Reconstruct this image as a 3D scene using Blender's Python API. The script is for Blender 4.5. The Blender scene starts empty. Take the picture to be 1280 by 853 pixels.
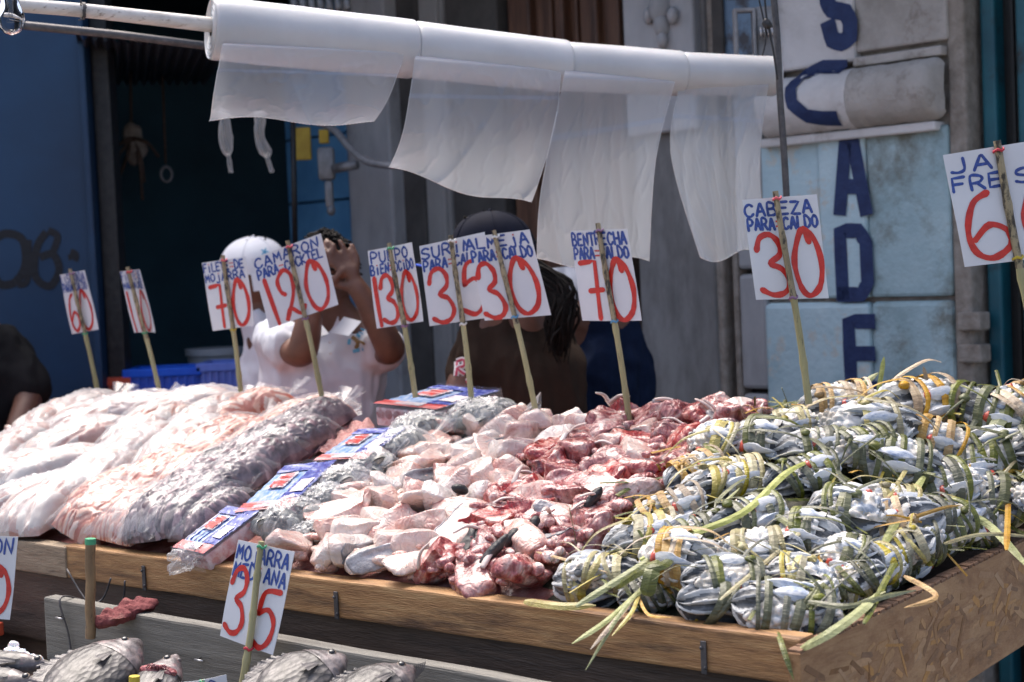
import bpy, bmesh, math, random
from mathutils import Vector, Matrix, noise
random.seed(7)
scn = bpy.context.scene
COL = scn.collection
V3 = Vector
R = math.radians
# ---------------------------------------------------------------- camera
CAMPOS = V3((0, 0, 1.55))
FPX = 1956.0
CAMROT = Matrix.Rotation(R(90 - 2.8), 3, 'X') @ Matrix.Rotation(R(-2.5), 3, 'Z')
cd = bpy.data.cameras.new('camera'); cam = bpy.data.objects.new('camera', cd); COL.objects.link(cam)
cam.matrix_world = Matrix.Translation(CAMPOS) @ CAMROT.to_4x4()
cd.sensor_width = 36; cd.lens = 36 * FPX / 1280
cd.clip_start = .05; cd.clip_end = 500
cd.dof.use_dof = True; cd.dof.focus_distance = 2.75; cd.dof.aperture_fstop = 5.2
scn.camera = cam
# ---------------------------------------------------------------- world, sun, exposure
SUN_EL, SUN_AZ = 66, -28          # azimuth from +Y towards +X: high, beyond the stall and to the left
w = bpy.data.worlds.new('World'); scn.world = w; w.use_nodes = True
nt = w.node_tree; bg = nt.nodes['Background']
sky = nt.nodes.new('ShaderNodeTexSky'); sky.sky_type = 'NISHITA'; sky.sun_disc = False
sky.sun_elevation = R(SUN_EL); sky.sun_rotation = R(SUN_AZ)
sky.air_density = .8; sky.dust_density = 6.0; sky.ozone_density = .9
nt.links.new(sky.outputs[0], bg.inputs[0]); bg.inputs[1].default_value = .15
sd = bpy.data.lights.new('sun', 'SUN'); sun = bpy.data.objects.new('sun', sd); COL.objects.link(sun)
sd.energy = 1.35; sd.angle = R(38); sd.color = (1, .965, .92)
_d = V3((math.sin(R(SUN_AZ)) * math.cos(R(SUN_EL)), math.cos(R(SUN_AZ)) * math.cos(R(SUN_EL)), math.sin(R(SUN_EL))))
sun.rotation_euler = _d.to_track_quat('Z', 'Y').to_euler(); sun.location = _d * 20
scn.view_settings.view_transform = 'Standard'; scn.view_settings.look = 'None'
scn.view_settings.exposure = 1.2; scn.view_settings.gamma = 1
scn.cycles.max_bounces = 8; scn.cycles.transparent_max_bounces = 16; scn.cycles.transmission_bounces = 4
scn.cycles.glossy_bounces = 3; scn.cycles.diffuse_bounces = 3; scn.cycles.caustics_reflective = False; scn.cycles.caustics_refractive = False
# ---------------------------------------------------------------- measuring helpers (photo pixel <-> place)
def ray(px, py): return CAMROT @ V3(((px - 640) / FPX, -(py - 426.5) / FPX, -1))
def P(px, py, Y):
    d = ray(px, py); return CAMPOS + d * (Y / d.y)
def proj(p):
    q = CAMROT.transposed() @ (V3(p) - CAMPOS)
    return 640 + FPX * q.x / -q.z, 426.5 - FPX * q.y / -q.z
# stall frame: u runs left and away along the front rail, v runs back across the table
SC = V3((.39, 2.2, 0)); SU = V3((-.782, .622, 0)).normalized(); SV = V3((.622, .782, 0)).normalized()
def S(u, v, z): return SC + SU * u + SV * v + V3((0, 0, z))
def interp(x, pts):
    if x <= pts[0][0]: return pts[0][1]
    for (a, b), (c, d) in zip(pts, pts[1:]):
        if x <= c: return b + (d - b) * (x - a) / (c - a)
    return pts[-1][1]
def mh(u, v):
    H = interp(u, [(-.1, .265), (.15, .272), (.5, .245), (.85, .215), (1.3, .215), (1.8, .200), (2.4, .196), (2.72, .178), (3.05, .08), (3.5, 0)])
    vr = interp(u, [(0, 1.12), (.25, 1.0), (.55, .82), (.8, .8)])
    x = max(v, 0) / vr
    s = x ** .85 if x < .92 else .93 - (x - .92) ** 2 * 4
    k = min(1, max(0, (v - .75) / .3)); k = k * k * (3 - 2 * k); lat = min(1, .12 + .88 * max(0, u) / .22); lat = lat + (1 - lat) * k
    return .985 + H * max(s, -.2) * lat
def mnormal(u, v):
    e = .01
    du = (mh(u + e, v) - mh(u - e, v)) / (2 * e); dv = (mh(u, v + e) - mh(u, v - e)) / (2 * e)
    return (V3((0, 0, 1)) - SU * du - SV * dv).normalized()
def uv_of(p):
    q = V3(p) - SC; return q.dot(SU), q.dot(SV)
def on_mound(px, py, h=.02):
    d = ray(px, py); d /= d.y; y = 1.9
    while y < 6.5:
        p = CAMPOS + d * y; u, v = uv_of(p)
        if v > -.02 and v < interp(u, [(0, 1.3), (.25, 1.18), (.55, .98), (.8, .95)]) and u > -.12 and p.z < mh(u, v) + h: return u, v, p
        y += .006
    return None
# ---------------------------------------------------------------- object helpers
def tag(o, label=None, cat=None, group=None, kind=None):
    if label: o['label'] = label
    if cat: o['category'] = cat
    if group: o['group'] = group
    if kind: o['kind'] = kind
    return o
def thing(name, label, cat, loc=(0, 0, 0), rot=None, group=None):
    o = bpy.data.objects.new(name, None); COL.objects.link(o); o.empty_display_size = .05
    m = Matrix.Translation(V3(loc))
    if rot is not None: m = m @ rot.to_4x4()
    o.matrix_world = m
    return tag(o, label, cat, group)
def frame(x, z):
    """rotation whose local x follows x and local z is as near z as it can be"""
    x = V3(x).normalized(); z = V3(z); z = (z - x * z.dot(x)).normalized(); y = z.cross(x)
    return Matrix((x, y, z)).transposed()
def link_mesh(name, me, parent=None):
    o = bpy.data.objects.new(name, me); COL.objects.link(o)
    if parent is not None: o.parent = parent
    return o
class MB:
    def __init__(s): s.v = []; s.f = []; s.m = []; s.mi = 0
    def add(s, vs, fs):
        b = len(s.v); s.v += [tuple(v) for v in vs]; s.f += [tuple(b + i for i in f) for f in fs]; s.m += [s.mi] * len(fs); return s
    def box(s, c, d, rot=None, bev=0):
        c = V3(c); hx, hy, hz = d[0] / 2, d[1] / 2, d[2] / 2
        if bev <= 0:
            vs = [V3((x, y, z)) for x in (-hx, hx) for y in (-hy, hy) for z in (-hz, hz)]
            fs = [(0, 1, 3, 2), (4, 6, 7, 5), (0, 4, 5, 1), (2, 3, 7, 6), (0, 2, 6, 4), (1, 5, 7, 3)]
        else:
            bm = bmesh.new(); bmesh.ops.create_cube(bm, size=1)
            for q in bm.verts: q.co = V3((q.co.x * d[0], q.co.y * d[1], q.co.z * d[2]))
            bmesh.ops.bevel(bm, geom=bm.edges[:], offset=bev, segments=2, profile=.5, affect='EDGES')
            bm.verts.index_update(); vs = [q.co.copy() for q in bm.verts]; fs = [[q.index for q in f.verts] for f in bm.faces]; bm.free()
        if rot is not None: vs = [rot @ q for q in vs]
        return s.add([q + c for q in vs], fs)
    def tube(s, pts, rad, n=8, cap=True, flat=1.0, up=None):
        pts = [V3(p) for p in pts]; k = len(pts)
        if not hasattr(rad, '__len__'): rad = [rad] * k
        if len(rad) != k: R0 = rad; rad = [interp(i / (k - 1), [(j / (len(R0) - 1), q) for j, q in enumerate(R0)]) for i in range(k)]
        vs = []; prev = None
        for i, p in enumerate(pts):
            t = (pts[min(i + 1, k - 1)] - pts[max(i - 1, 0)])
            t = t.normalized() if t.length > 1e-9 else V3((0, 0, 1))
            if prev is None:
                a = V3(up) if up is not None else (V3((0, 0, 1)) if abs(t.z) < .9 else V3((1, 0, 0)))
            else: a = prev
            a = (a - t * a.dot(t))
            if a.length < 1e-6: a = t.orthogonal()
            a.normalize(); prev = a; b = t.cross(a)
            for j in range(n):
                th = 2 * math.pi * j / n
                vs.append(p + (b * math.cos(th) + a * math.sin(th) * flat) * rad[i])
        fs = [(i * n + j, i * n + (j + 1) % n, (i + 1) * n + (j + 1) % n, (i + 1) * n + j) for i in range(k - 1) for j in range(n)]
        if cap: fs += [tuple(range(n))[::-1], tuple((k - 1) * n + j for j in range(n))]
        return s.add(vs, fs)
    def ell(s, c, r, rot=None, nu=10, nv=6, fn=None):
        c = V3(c); vs = [V3((0, 0, -r[2]))]; 
        for i in range(1, nv):
            ph = -math.pi / 2 + math.pi * i / nv
            for j in range(nu):
                th = 2 * math.pi * j / nu
                vs.append(V3((r[0] * math.cos(ph) * math.cos(th), r[1] * math.cos(ph) * math.sin(th), r[2] * math.sin(ph))))
        vs.append(V3((0, 0, r[2])))
        fs = [(0, 1 + (j + 1) % nu, 1 + j) for j in range(nu)]
        for i in range(nv - 2):
            for j in range(nu):
                a = 1 + i * nu; fs.append((a + j, a + (j + 1) % nu, a + nu + (j + 1) % nu, a + nu + j))
        L = len(vs) - 1; a = 1 + (nv - 2) * nu
        fs += [(a + j, a + (j + 1) % nu, L) for j in range(nu)]
        if fn: vs = [fn(q) for q in vs]
        if rot is not None: vs = [rot @ q for q in vs]
        return s.add([q + c for q in vs], fs)
    def grid(s, nu, nv, fn):
        vs = [fn(i / nu, j / nv) for j in range(nv + 1) for i in range(nu + 1)]
        fs = [(j * (nu + 1) + i, j * (nu + 1) + i + 1, (j + 1) * (nu + 1) + i + 1, (j + 1) * (nu + 1) + i) for j in range(nv) for i in range(nu)]
        return s.add(vs, fs)
    def ribbon(s, pts, nrm, wid, thick=.0008, taper=None):
        """thin strip along pts lying across nrm, closed slab"""
        pts = [V3(p) for p in pts]; k = len(pts); vs = []
        for i, p in enumerate(pts):
            t = (pts[min(i + 1, k - 1)] - pts[max(i - 1, 0)]).normalized()
            n = V3(nrm[i] if isinstance(nrm, list) else nrm); n = (n - t * n.dot(t)).normalized(); b = t.cross(n)
            ww = wid * (taper(i / (k - 1)) if taper else 1) / 2
            vs += [p - b * ww, p + n * ww * .25, p + b * ww, p - n * thick]
        fs = []
        for i in range(k - 1):
            for j in range(4): fs.append((i * 4 + j, i * 4 + (j + 1) % 4, (i + 1) * 4 + (j + 1) % 4, (i + 1) * 4 + j))
        fs += [(3, 2, 1, 0), tuple((k - 1) * 4 + j for j in range(4))]
        return s.add(vs, fs)
    def mesh(s, name, mats, smooth=False, sharp=None):
        me = bpy.data.meshes.new(name); me.from_pydata(s.v, [], s.f)
        if not isinstance(mats, (list, tuple)): mats = [mats]
        for m in mats: me.materials.append(m)
        if len(mats) > 1: me.polygons.foreach_set('material_index', s.m)
        if smooth: me.polygons.foreach_set('use_smooth', [True] * len(me.polygons))
        me.validate(); me.update()
        if smooth and sharp: me.set_sharp_from_angle(angle=R(sharp))
        return me
    def build(s, name, mats, parent=None, smooth=False, sharp=None):
        """world-space vertices become local to the parent"""
        if parent is not None:
            inv = parent.matrix_world.inverted(); s.v = [tuple(inv @ V3(q)) for q in s.v]
        return link_mesh(name, s.mesh(name, mats, smooth, sharp), parent)
    def local(s, name, mats, parent=None, smooth=False, sharp=None):
        return link_mesh(name, s.mesh(name, mats, smooth, sharp), parent)
def copy_tree(o, parent=None):
    c = o.copy(); COL.objects.link(c)
    if parent is not None: c.parent = parent
    for ch in o.children: copy_tree(ch, c)
    return c
def crom(pts, n=6):
    pts = [V3(p) for p in pts]
    if len(pts) < 3: return pts
    q = [pts[0]] + pts + [pts[-1]]; out = []
    for i in range(1, len(q) - 2):
        for k in range(n):
            t = k / n
            out.append(.5 * ((2 * q[i]) + (q[i + 1] - q[i - 1]) * t + (2 * q[i - 1] - 5 * q[i] + 4 * q[i + 1] - q[i + 2]) * t * t + (3 * q[i] - q[i - 1] - 3 * q[i + 1] + q[i + 2]) * t ** 3))
    out.append(pts[-1]); return out
def nz(p, s=1.0, seed=0.0): return noise.noise(V3(p) * s + V3((seed, seed * 1.7, -seed)))
def fbm(p, s=1.0, seed=0.0, o=4): return noise.fractal(V3(p) * s + V3((seed, seed * 1.7, -seed)), 1.0, 2.0, o)
# ---------------------------------------------------------------- materials
MATS = {}
def mat(name, cols, scale=20, detail=6, rough=.6, bump=0, bscale=60, coat=0, sss=0, metal=0, stretch=(1, 1, 1), rnd=0, spec=.5,
        distort=0, dirt=None, world=False, rvar=0, sssr=.01, rot=(0, 0, 0), wave=None, trans=0):
    m = bpy.data.materials.new(name); m.use_nodes = True; n = m.node_tree.nodes; l = m.node_tree.links; b = n['Principled BSDF']
    tc = n.new('ShaderNodeTexCoord'); mp = n.new('ShaderNodeMapping'); mp.inputs['Scale'].default_value = stretch; mp.inputs['Rotation'].default_value = rot
    l.new(tc.outputs['Object'], mp.inputs[0]); vec = mp.outputs[0]
    if world:
        g = n.new('ShaderNodeNewGeometry'); l.new(g.outputs['Position'], mp.inputs[0])
    oi = n.new('ShaderNodeObjectInfo')
    if not world:   # different patch of the noise for every copy
        ad = n.new('ShaderNodeVectorMath'); ad.operation = 'ADD'; sc = n.new('ShaderNodeMath'); sc.operation = 'MULTIPLY'; sc.inputs[1].default_value = 37
        l.new(oi.outputs['Random'], sc.inputs[0]); l.new(mp.outputs[0], ad.inputs[0]); l.new(sc.outputs[0], ad.inputs[1]); vec = ad.outputs[0]
    t = n.new('ShaderNodeTexNoise'); t.inputs['Scale'].default_value = scale; t.inputs['Detail'].default_value = detail; t.inputs['Distortion'].default_value = distort; t.inputs['Roughness'].default_value = .62
    l.new(vec, t.inputs[0])
    if not isinstance(cols[0], (list, tuple)): cols = [(0, cols)]
    if len(cols) > 1:
        r = n.new('ShaderNodeValToRGB'); e = r.color_ramp.elements
        while len(e) > 1: e.remove(e[-1])
        e[0].position = cols[0][0]; e[0].color = (*cols[0][1], 1)
        for p_, c_ in cols[1:]: q = e.new(p_); q.color = (*c_, 1)
        l.new(t.outputs['Fac'], r.inputs[0]); out = r.outputs[0]
    else:
        rg = n.new('ShaderNodeRGB'); rg.outputs[0].default_value = (*cols[0][1], 1); out = rg.outputs[0]
    if dirt:     # (colour, scale, lo, hi) patches of wear
        t2 = n.new('ShaderNodeTexNoise'); t2.inputs['Scale'].default_value = dirt[1]; t2.inputs['Detail'].default_value = 8; t2.inputs['Roughness'].default_value = .7; l.new(vec, t2.inputs[0])
        mr = n.new('ShaderNodeMapRange'); mr.inputs[1].default_value = dirt[2]; mr.inputs[2].default_value = dirt[3]; l.new(t2.outputs['Fac'], mr.inputs[0])
        mx = n.new('ShaderNodeMix'); mx.data_type = 'RGBA'; l.new(mr.outputs[0], mx.inputs[0]); l.new(out, mx.inputs[6]); mx.inputs[7].default_value = (*dirt[0], 1); out = mx.outputs[2]
    if wave:   # (scale, distortion, colour strength, bump distance): fibres and flakes of flesh
        wv = n.new('ShaderNodeTexWave'); wv.inputs['Scale'].default_value = wave[0]; wv.inputs['Distortion'].default_value = wave[1]; wv.inputs['Detail'].default_value = 3; wv.inputs['Detail Scale'].default_value = 1.6; l.new(vec, wv.inputs[0])
        mr = n.new('ShaderNodeMapRange'); mr.inputs[3].default_value = 1 - wave[2]; mr.inputs[4].default_value = 1 + wave[2] * .4; l.new(wv.outputs['Fac'], mr.inputs[0])
        vm = n.new('ShaderNodeVectorMath'); vm.operation = 'SCALE'; l.new(out, vm.inputs[0]); l.new(mr.outputs[0], vm.inputs['Scale']); out = vm.outputs[0]
    if rnd:
        h = n.new('ShaderNodeHueSaturation'); mr = n.new('ShaderNodeMapRange'); mr.inputs[3].default_value = 1 - rnd; mr.inputs[4].default_value = 1 + rnd
        l.new(oi.outputs['Random'], mr.inputs[0]); l.new(mr.outputs[0], h.inputs['Value']); l.new(out, h.inputs['Color'])
        m2 = n.new('ShaderNodeMath'); m2.operation = 'MULTIPLY'; m2.inputs[1].default_value = 7.31; m3 = n.new('ShaderNodeMath'); m3.operation = 'FRACT'
        l.new(oi.outputs['Random'], m2.inputs[0]); l.new(m2.outputs[0], m3.inputs[0])
        m4 = n.new('ShaderNodeMapRange'); m4.inputs[3].default_value = 1 - rnd * 1.6; m4.inputs[4].default_value = 1 + rnd * 1.6; l.new(m3.outputs[0], m4.inputs[0]); l.new(m4.outputs[0], h.inputs['Saturation'])
        out = h.outputs[0]
    l.new(out, b.inputs['Base Color'])
    b.inputs['Roughness'].default_value = rough; b.inputs['Metallic'].default_value = metal; b.inputs['Specular IOR Level'].default_value = spec
    if rvar:
        mr = n.new('ShaderNodeMapRange'); mr.inputs[3].default_value = max(.02, rough - rvar); mr.inputs[4].default_value = rough + rvar; l.new(t.outputs['Fac'], mr.inputs[0]); l.new(mr.outputs[0], b.inputs['Roughness'])
    b.inputs['Coat Weight'].default_value = coat; b.inputs['Coat Roughness'].default_value = .12
    if sss: b.inputs['Subsurface Weight'].default_value = sss; b.inputs['Subsurface Radius'].default_value = (1, .45, .3); b.inputs['Subsurface Scale'].default_value = sssr
    if trans: b.inputs['Transmission Weight'].default_value = trans
    if bump:
        t3 = n.new('ShaderNodeTexNoise'); t3.inputs['Scale'].default_value = bscale; t3.inputs['Detail'].default_value = 5; l.new(vec, t3.inputs[0])
        bp = n.new('ShaderNodeBump'); bp.inputs['Strength'].default_value = min(bump, 1); bp.inputs['Distance'].default_value = .004 if bump <= 1 else .004 * bump
        l.new(t3.outputs['Fac'], bp.inputs['Height']); l.new(bp.outputs[0], b.inputs['Normal'])
        if wave:
            b2 = n.new('ShaderNodeBump'); b2.inputs['Strength'].default_value = .8; b2.inputs['Distance'].default_value = wave[3]; l.new(wv.outputs['Fac'], b2.inputs['Height']); l.new(bp.outputs[0], b2.inputs['Normal']); l.new(b2.outputs[0], b.inputs['Normal'])
    MATS[name] = m; return m
def film_mat(name, col, lo, hi, rough=.12, wr=60, gloss=.35, transl=.3, bs=.4, my=.6):
    """thin plastic: clear, glossy, whiter where it creases and at grazing angles"""
    m = bpy.data.materials.new(name); m.use_nodes = True; n = m.node_tree.nodes; l = m.node_tree.links; n.remove(n['Principled BSDF']); o = n['Material Output']
    tr = n.new('ShaderNodeBsdfTransparent'); gl = n.new('ShaderNodeBsdfGlossy'); gl.inputs['Roughness'].default_value = rough
    df = n.new('ShaderNodeBsdfDiffuse'); df.inputs[0].default_value = (*col, 1); tl = n.new('ShaderNodeBsdfTranslucent'); tl.inputs[0].default_value = (*col, 1)
    md = n.new('ShaderNodeMixShader'); md.inputs[0].default_value = transl; l.new(df.outputs[0], md.inputs[1]); l.new(tl.outputs[0], md.inputs[2])
    tc = n.new('ShaderNodeTexCoord'); mp = n.new('ShaderNodeMapping'); mp.inputs['Scale'].default_value = (1, my, 1); l.new(tc.outputs['Object'], mp.inputs[0])
    t = n.new('ShaderNodeTexNoise'); t.inputs['Scale'].default_value = wr; t.inputs['Detail'].default_value = 4; t.inputs['Distortion'].default_value = 1.2; l.new(mp.outputs[0], t.inputs[0])
    bp = n.new('ShaderNodeBump'); bp.inputs['Strength'].default_value = bs; bp.inputs['Distance'].default_value = .004; l.new(t.outputs['Fac'], bp.inputs['Height'])
    l.new(bp.outputs[0], gl.inputs['Normal']); l.new(bp.outputs[0], df.inputs['Normal'])
    mg = n.new('ShaderNodeMixShader'); mg.inputs[0].default_value = gloss; l.new(md.outputs[0], mg.inputs[1]); l.new(gl.outputs[0], mg.inputs[2])
    lw = n.new('ShaderNodeLayerWeight'); lw.inputs[0].default_value = .35; mr = n.new('ShaderNodeMapRange'); mr.inputs[1].default_value = 0; mr.inputs[2].default_value = 1; mr.inputs[3].default_value = lo; mr.inputs[4].default_value = hi
    l.new(bp.outputs[0], lw.inputs['Normal']); l.new(lw.outputs['Facing'], mr.inputs[0])
    mx = n.new('ShaderNodeMixShader'); l.new(mr.outputs[0], mx.inputs[0]); l.new(tr.outputs[0], mx.inputs[1]); l.new(mg.outputs[0], mx.inputs[2]); l.new(mx.outputs[0], o.inputs[0])
    MATS[name] = m; return m
M = MATS
mat('rail_wood', [(.25, (.20, .095, .038)), (.5, (.36, .19, .075)), (.75, (.50, .31, .14))], scale=9, stretch=(1, 9, 9), rough=.62, bump=.5, bscale=50, distort=.6, dirt=((.09, .045, .022), 4, .47, .66))
mat('rail_wood_grey', [(.25, (.17, .12, .08)), (.5, (.28, .21, .14)), (.75, (.38, .30, .21))], scale=9, stretch=(1, 9, 9), rough=.7, bump=.5, bscale=50, distort=.6, dirt=((.07, .05, .04), 14, .56, .7))
mat('dark_wood', [(.25, (.03, .019, .013)), (.5, (.075, .048, .033)), (.8, (.13, .088, .062))], scale=7, stretch=(1, 8, 8), rough=.55, bump=.5, bscale=40, distort=.6)
mat('old_board', [(.2, (.10, .092, .08)), (.5, (.17, .16, .14)), (.8, (.25, .24, .21))], scale=8, stretch=(.6, 10, 10), rough=.8, bump=.6, bscale=60, dirt=((.05, .045, .04), 10, .58, .75))
mat('osb_wood', [(.2, (.13, .058, .022)), (.45, (.27, .14, .06)), (.7, (.40, .24, .115))], scale=6, stretch=(1, 2, 3), rough=.6, bump=.4, bscale=50, distort=1.5, dirt=((.08, .04, .02), 5, .55, .72))
mat('osb_light', [(.2, (.30, .16, .065)), (.6, (.42, .24, .105)), (.8, (.50, .31, .15))], scale=30, stretch=(1, 5, 5), rough=.6, rnd=.1)
mat('osb_edge', [(.3, (.13, .07, .04)), (.7, (.26, .15, .09))], scale=60, rough=.85, bump=.8, bscale=150)
mat('steel', [(.3, (.30, .30, .31)), (.7, (.5, .5, .52))], scale=60, rough=.4, metal=.9)
mat('dull_steel', [(.3, (.06, .06, .065)), (.7, (.14, .13, .13))], scale=50, rough=.55, metal=.6, bump=.2)
mat('bamboo', [(.25, (.22, .20, .09)), (.5, (.36, .33, .17)), (.75, (.47, .42, .24))], scale=16, stretch=(1, 1, .25), rough=.5, dirt=((.05, .04, .03), 130, .60, .68))
mat('bamboo_specked', [(.3, (.20, .16, .09)), (.6, (.34, .28, .17))], scale=30, stretch=(1, 1, .4), rough=.6, dirt=((.035, .028, .02), 110, .48, .58))
mat('bamboo_brown', [(.3, (.12, .07, .035)), (.6, (.25, .16, .08))], scale=30, stretch=(1, 1, .3), rough=.5, dirt=((.03, .022, .018), 130, .58, .66))
mat('card', [(.3, (.62, .63, .67)), (.7, (.69, .70, .73))], scale=9, rough=.35, coat=.5, dirt=((.6, .58, .55), 25, .64, .9))
mat('ink_red', [(.35, (.46, .012, .010)), (.6, (.62, .025, .016))], scale=60, rough=.35, coat=.4)
mat('ink_blue', [(.35, (.012, .035, .20)), (.65, (.03, .09, .38))], scale=200, rough=.35, coat=.4)
for nme, c in (('pink', (.62, .10, .13)), ('green', (.06, .32, .16)), ('white', (.7, .7, .68)), ('blue', (.10, .30, .50)), ('yellow', (.5, .38, .04)), ('purple', (.22, .12, .22)), ('red', (.5, .03, .05))):
    mat('tie_' + nme, c, rough=.55)
mat('plastic_roll', [(.3, (.44, .44, .45)), (.7, (.55, .55, .56))], scale=4, rough=.36, bump=.35, bscale=14, stretch=(1, 1, 1), coat=.25, sss=.15, sssr=.02)
film_mat('bag_sheet', (.74, .79, .86), .42, .76, rough=.28, wr=5, gloss=.16, transl=.5, bs=.12, my=1)
film_mat('clear_film', (.62, .63, .66), .05, .36, rough=.26, wr=9, gloss=.40, transl=.3)
film_mat('milky_film', (.66, .66, .68), .20, .58, rough=.30, wr=7, gloss=.25, transl=.45)
mat('pole_paint', [(.3, (.42, .38, .34)), (.5, (.62, .58, .54)), (.8, (.72, .69, .66))], scale=12, stretch=(.5, 3, 3), rough=.5, dirt=((.16, .10, .07), 30, .57, .7), bump=.2)
# ---------------------------------------------------------------- the stall's tray and boards
def plank(name, a, b, wid, hgt, m, parent, top, bev=.004, upv=(0, 0, 1), wob=.0):
    """board whose outer top edge runs a->b; wid goes inward along `top`, hgt downward"""
    a = V3(a); b = V3(b); x = (b - a).normalized(); L = (b - a).length; up = V3(upv)
    inw = V3(top); inw = (inw - x * inw.dot(x)).normalized(); up = x.cross(inw); up = up if up.z > 0 else -up
    c = (a + b) / 2 + inw * wid / 2 - up * hgt / 2
    rot = Matrix((x, up.cross(x), up)).transposed()
    o = bpy.data.objects.new(name, None)
    mb = MB(); bm = bmesh.new(); bmesh.ops.create_cube(bm, size=1)
    for q in bm.verts: q.co = V3((q.co.x * L, q.co.y * wid, q.co.z * hgt))
    bmesh.ops.bevel(bm, geom=bm.edges[:], offset=bev, segments=2, profile=.6, affect='EDGES')
    bmesh.ops.subdivide_edges(bm, edges=[e for e in bm.edges if e.calc_length() > L * .8], cuts=24)
    for q in bm.verts:
        if wob >= 0: q.co += V3((0, nz(q.co, 6, 3) * .0022, nz(q.co, 7, 9) * .0022))
    me = bpy.data.meshes.new(name); bm.to_mesh(me); bm.free(); me.materials.append(M[m])
    ob = link_mesh(name, me, parent)
    mw = Matrix.Translation(c) @ rot.to_4x4()
    ob.matrix_local = parent.matrix_world.inverted() @ mw if parent is not None else mw
    return ob
mat('osb_dark', [(.2, (.14, .066, .026)), (.6, (.22, .11, .045))], scale=30, stretch=(1, 5, 5), rough=.6, rnd=.08)
mat('osb_mid', [(.2, (.22, .115, .048)), (.6, (.33, .185, .085))], scale=30, stretch=(1, 5, 5), rough=.6, rnd=.08)
stall = thing('market_stall', 'wooden fish stall tray with planed front rail and chipboard side panel', 'stall', S(1.5, .4, 0))
plank('rail', S(1.735, 0, 1.0), S(0.0, 0, 1.0), .045, .068, 'rail_wood', stall, SV)
plank('rail', S(3.7, -.004, 1.004), S(1.72, -.004, .998), .04, .066, 'rail_wood_grey', stall, SV)
plank('apron_board', S(3.7, .022, .925), S(.0, .022, .930), .024, .15, 'dark_wood', stall, SV)
plank('apron_board', S(3.7, .05, .775), S(.02, .05, .785), .024, .2, 'dark_wood', stall, SV)
plank('tray_floor', S(3.7, .05, .93), S(.03, .05, .93), 1.3, .02, 'dark_wood', stall, SV)
plank('back_board', S(3.7, 1.36, 1.02), S(.03, 1.36, 1.02), .025, .14, 'dark_wood', stall, SV)
# chipboard side panel with its strands
A0 = S(-.016, -.03, .988); A1 = S(-.016, 1.36, 1.014)
pan = plank('side_panel', A1, A0, .02, .19, 'osb_wood', stall, SU, bev=.002, wob=-1)
mb = MB(); ax = (A1 - A0).normalized()
mb.mesh
edge = MB(); rr = random.Random(3)
for i in range(60):
    t = (i + .5) / 60; c = A0.lerp(A1, t) + SU * .01 + V3((0, 0, .0015 + rr.uniform(0, .002)))
    edge.box(c, (1.12 / 60 * 1.02, .021, .005), frame(ax, (0, 0, 1)), .001)
edge.build('panel_edge', M['osb_edge'], stall)
rr = random.Random(11)
for i in range(300):
    t = rr.random(); h = rr.uniform(.012, .17); c = A0.lerp(A1, t) - SU * .0002 - V3((0, 0, h))
    a = rr.choice([rr.gauss(-.05, .25), rr.gauss(.5, .4), rr.gauss(-.7, .4)]); L = rr.choice([rr.uniform(.015, .04), rr.uniform(.03, .075), rr.uniform(.02, .055)]); wd = rr.uniform(.004, .014)
    # keep the strand inside the face
    hh = abs(math.sin(a)) * L / 2 + wd
    if h - hh < .006 or h + hh > .184: continue
    d = ax * math.cos(a) + V3((0, 0, 1)) * math.sin(a)
    r_ = frame(d, -SU); o = thing_ = None
    m_ = MB(); k = rr.uniform(.6, 1)
    pts = [(-L / 2, -wd / 2 * k), (-L / 2 * .8, wd / 2), (L / 2 * k, wd / 2 * .9), (L / 2, -wd / 2 * .5), (L / 3, -wd / 2)]
    vs = [c + r_ @ V3((x, y, 0)) for x, y in pts] + [c + r_ @ V3((x, y, .0001 + i * .0000012)) for x, y in pts]
    n5 = 5; m_.add(vs, [tuple(range(5, 10))] + [(j, (j + 1) % 5, 5 + (j + 1) % 5, 5 + j) for j in range(5)])
    m_.build('wood_strand', M['osb_light' if rr.random() < .5 else 'osb_dark' if rr.random() < .4 else 'osb_mid'], stall)
# steel straps on the rail
for u in (.165, .93, 1.47):
    b = MB(); top = S(u, -.0025, .985); bot = S(u - .012, -.0025, .925)
    b.box((top + bot) / 2, (.010, .003, .050), frame(SU, (top - bot)), .001)
    for k in (-.015, .015): b.ell((top + bot) / 2 + (top - bot).normalized() * k - SV * .002, (.003, .003, .003), nu=6, nv=4)
    b.build('metal_strap', M['dull_steel'], stall)
for u in (.12, 1.2, 2.3, 3.4):
    for v in (.12, 1.2): plank('leg', S(u, v, .92), S(u, v, 0.0), .05, .05, 'dark_wood', stall, SV, upv=SU)
# bright thin wedges of wood on the rail
# lower tray in front
low = thing('lower_tray', 'weathered grey board tray standing below the wooden rail', 'tray', S(1.0, -.25, 0))
plank('front_board', S(1.64, -.118, .922), S(-.3, -.118, .905), .032, .13, 'old_board', low, SV, bev=.005)
plank('tray_floor', S(3.2, -.62, .80), S(-.3, -.62, .80), .49, .02, 'old_board', low, SV)
for u in (.0, 1.5, 2.6):
    plank('leg', S(u, -.5, .78), S(u, -.5, 0), .05, .05, 'dark_wood', low, SV, upv=SU)
for (x, y, an) in ((76, 771, .1), (250, 823, .2)):
    q = P(x, y, 0); 
    b = MB(); pt = None
    d = ray(x, y); 
    tt = ((S(0, -.12, 0) - CAMPOS).dot(SV)) / d.dot(SV); pt = CAMPOS + d * tt
    b.tube([pt + SV * .01, pt - SV * .012, pt - SV * .012 + SU * -.022], .0022, 6); b.build('nail', M['steel'], low, True)
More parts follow.
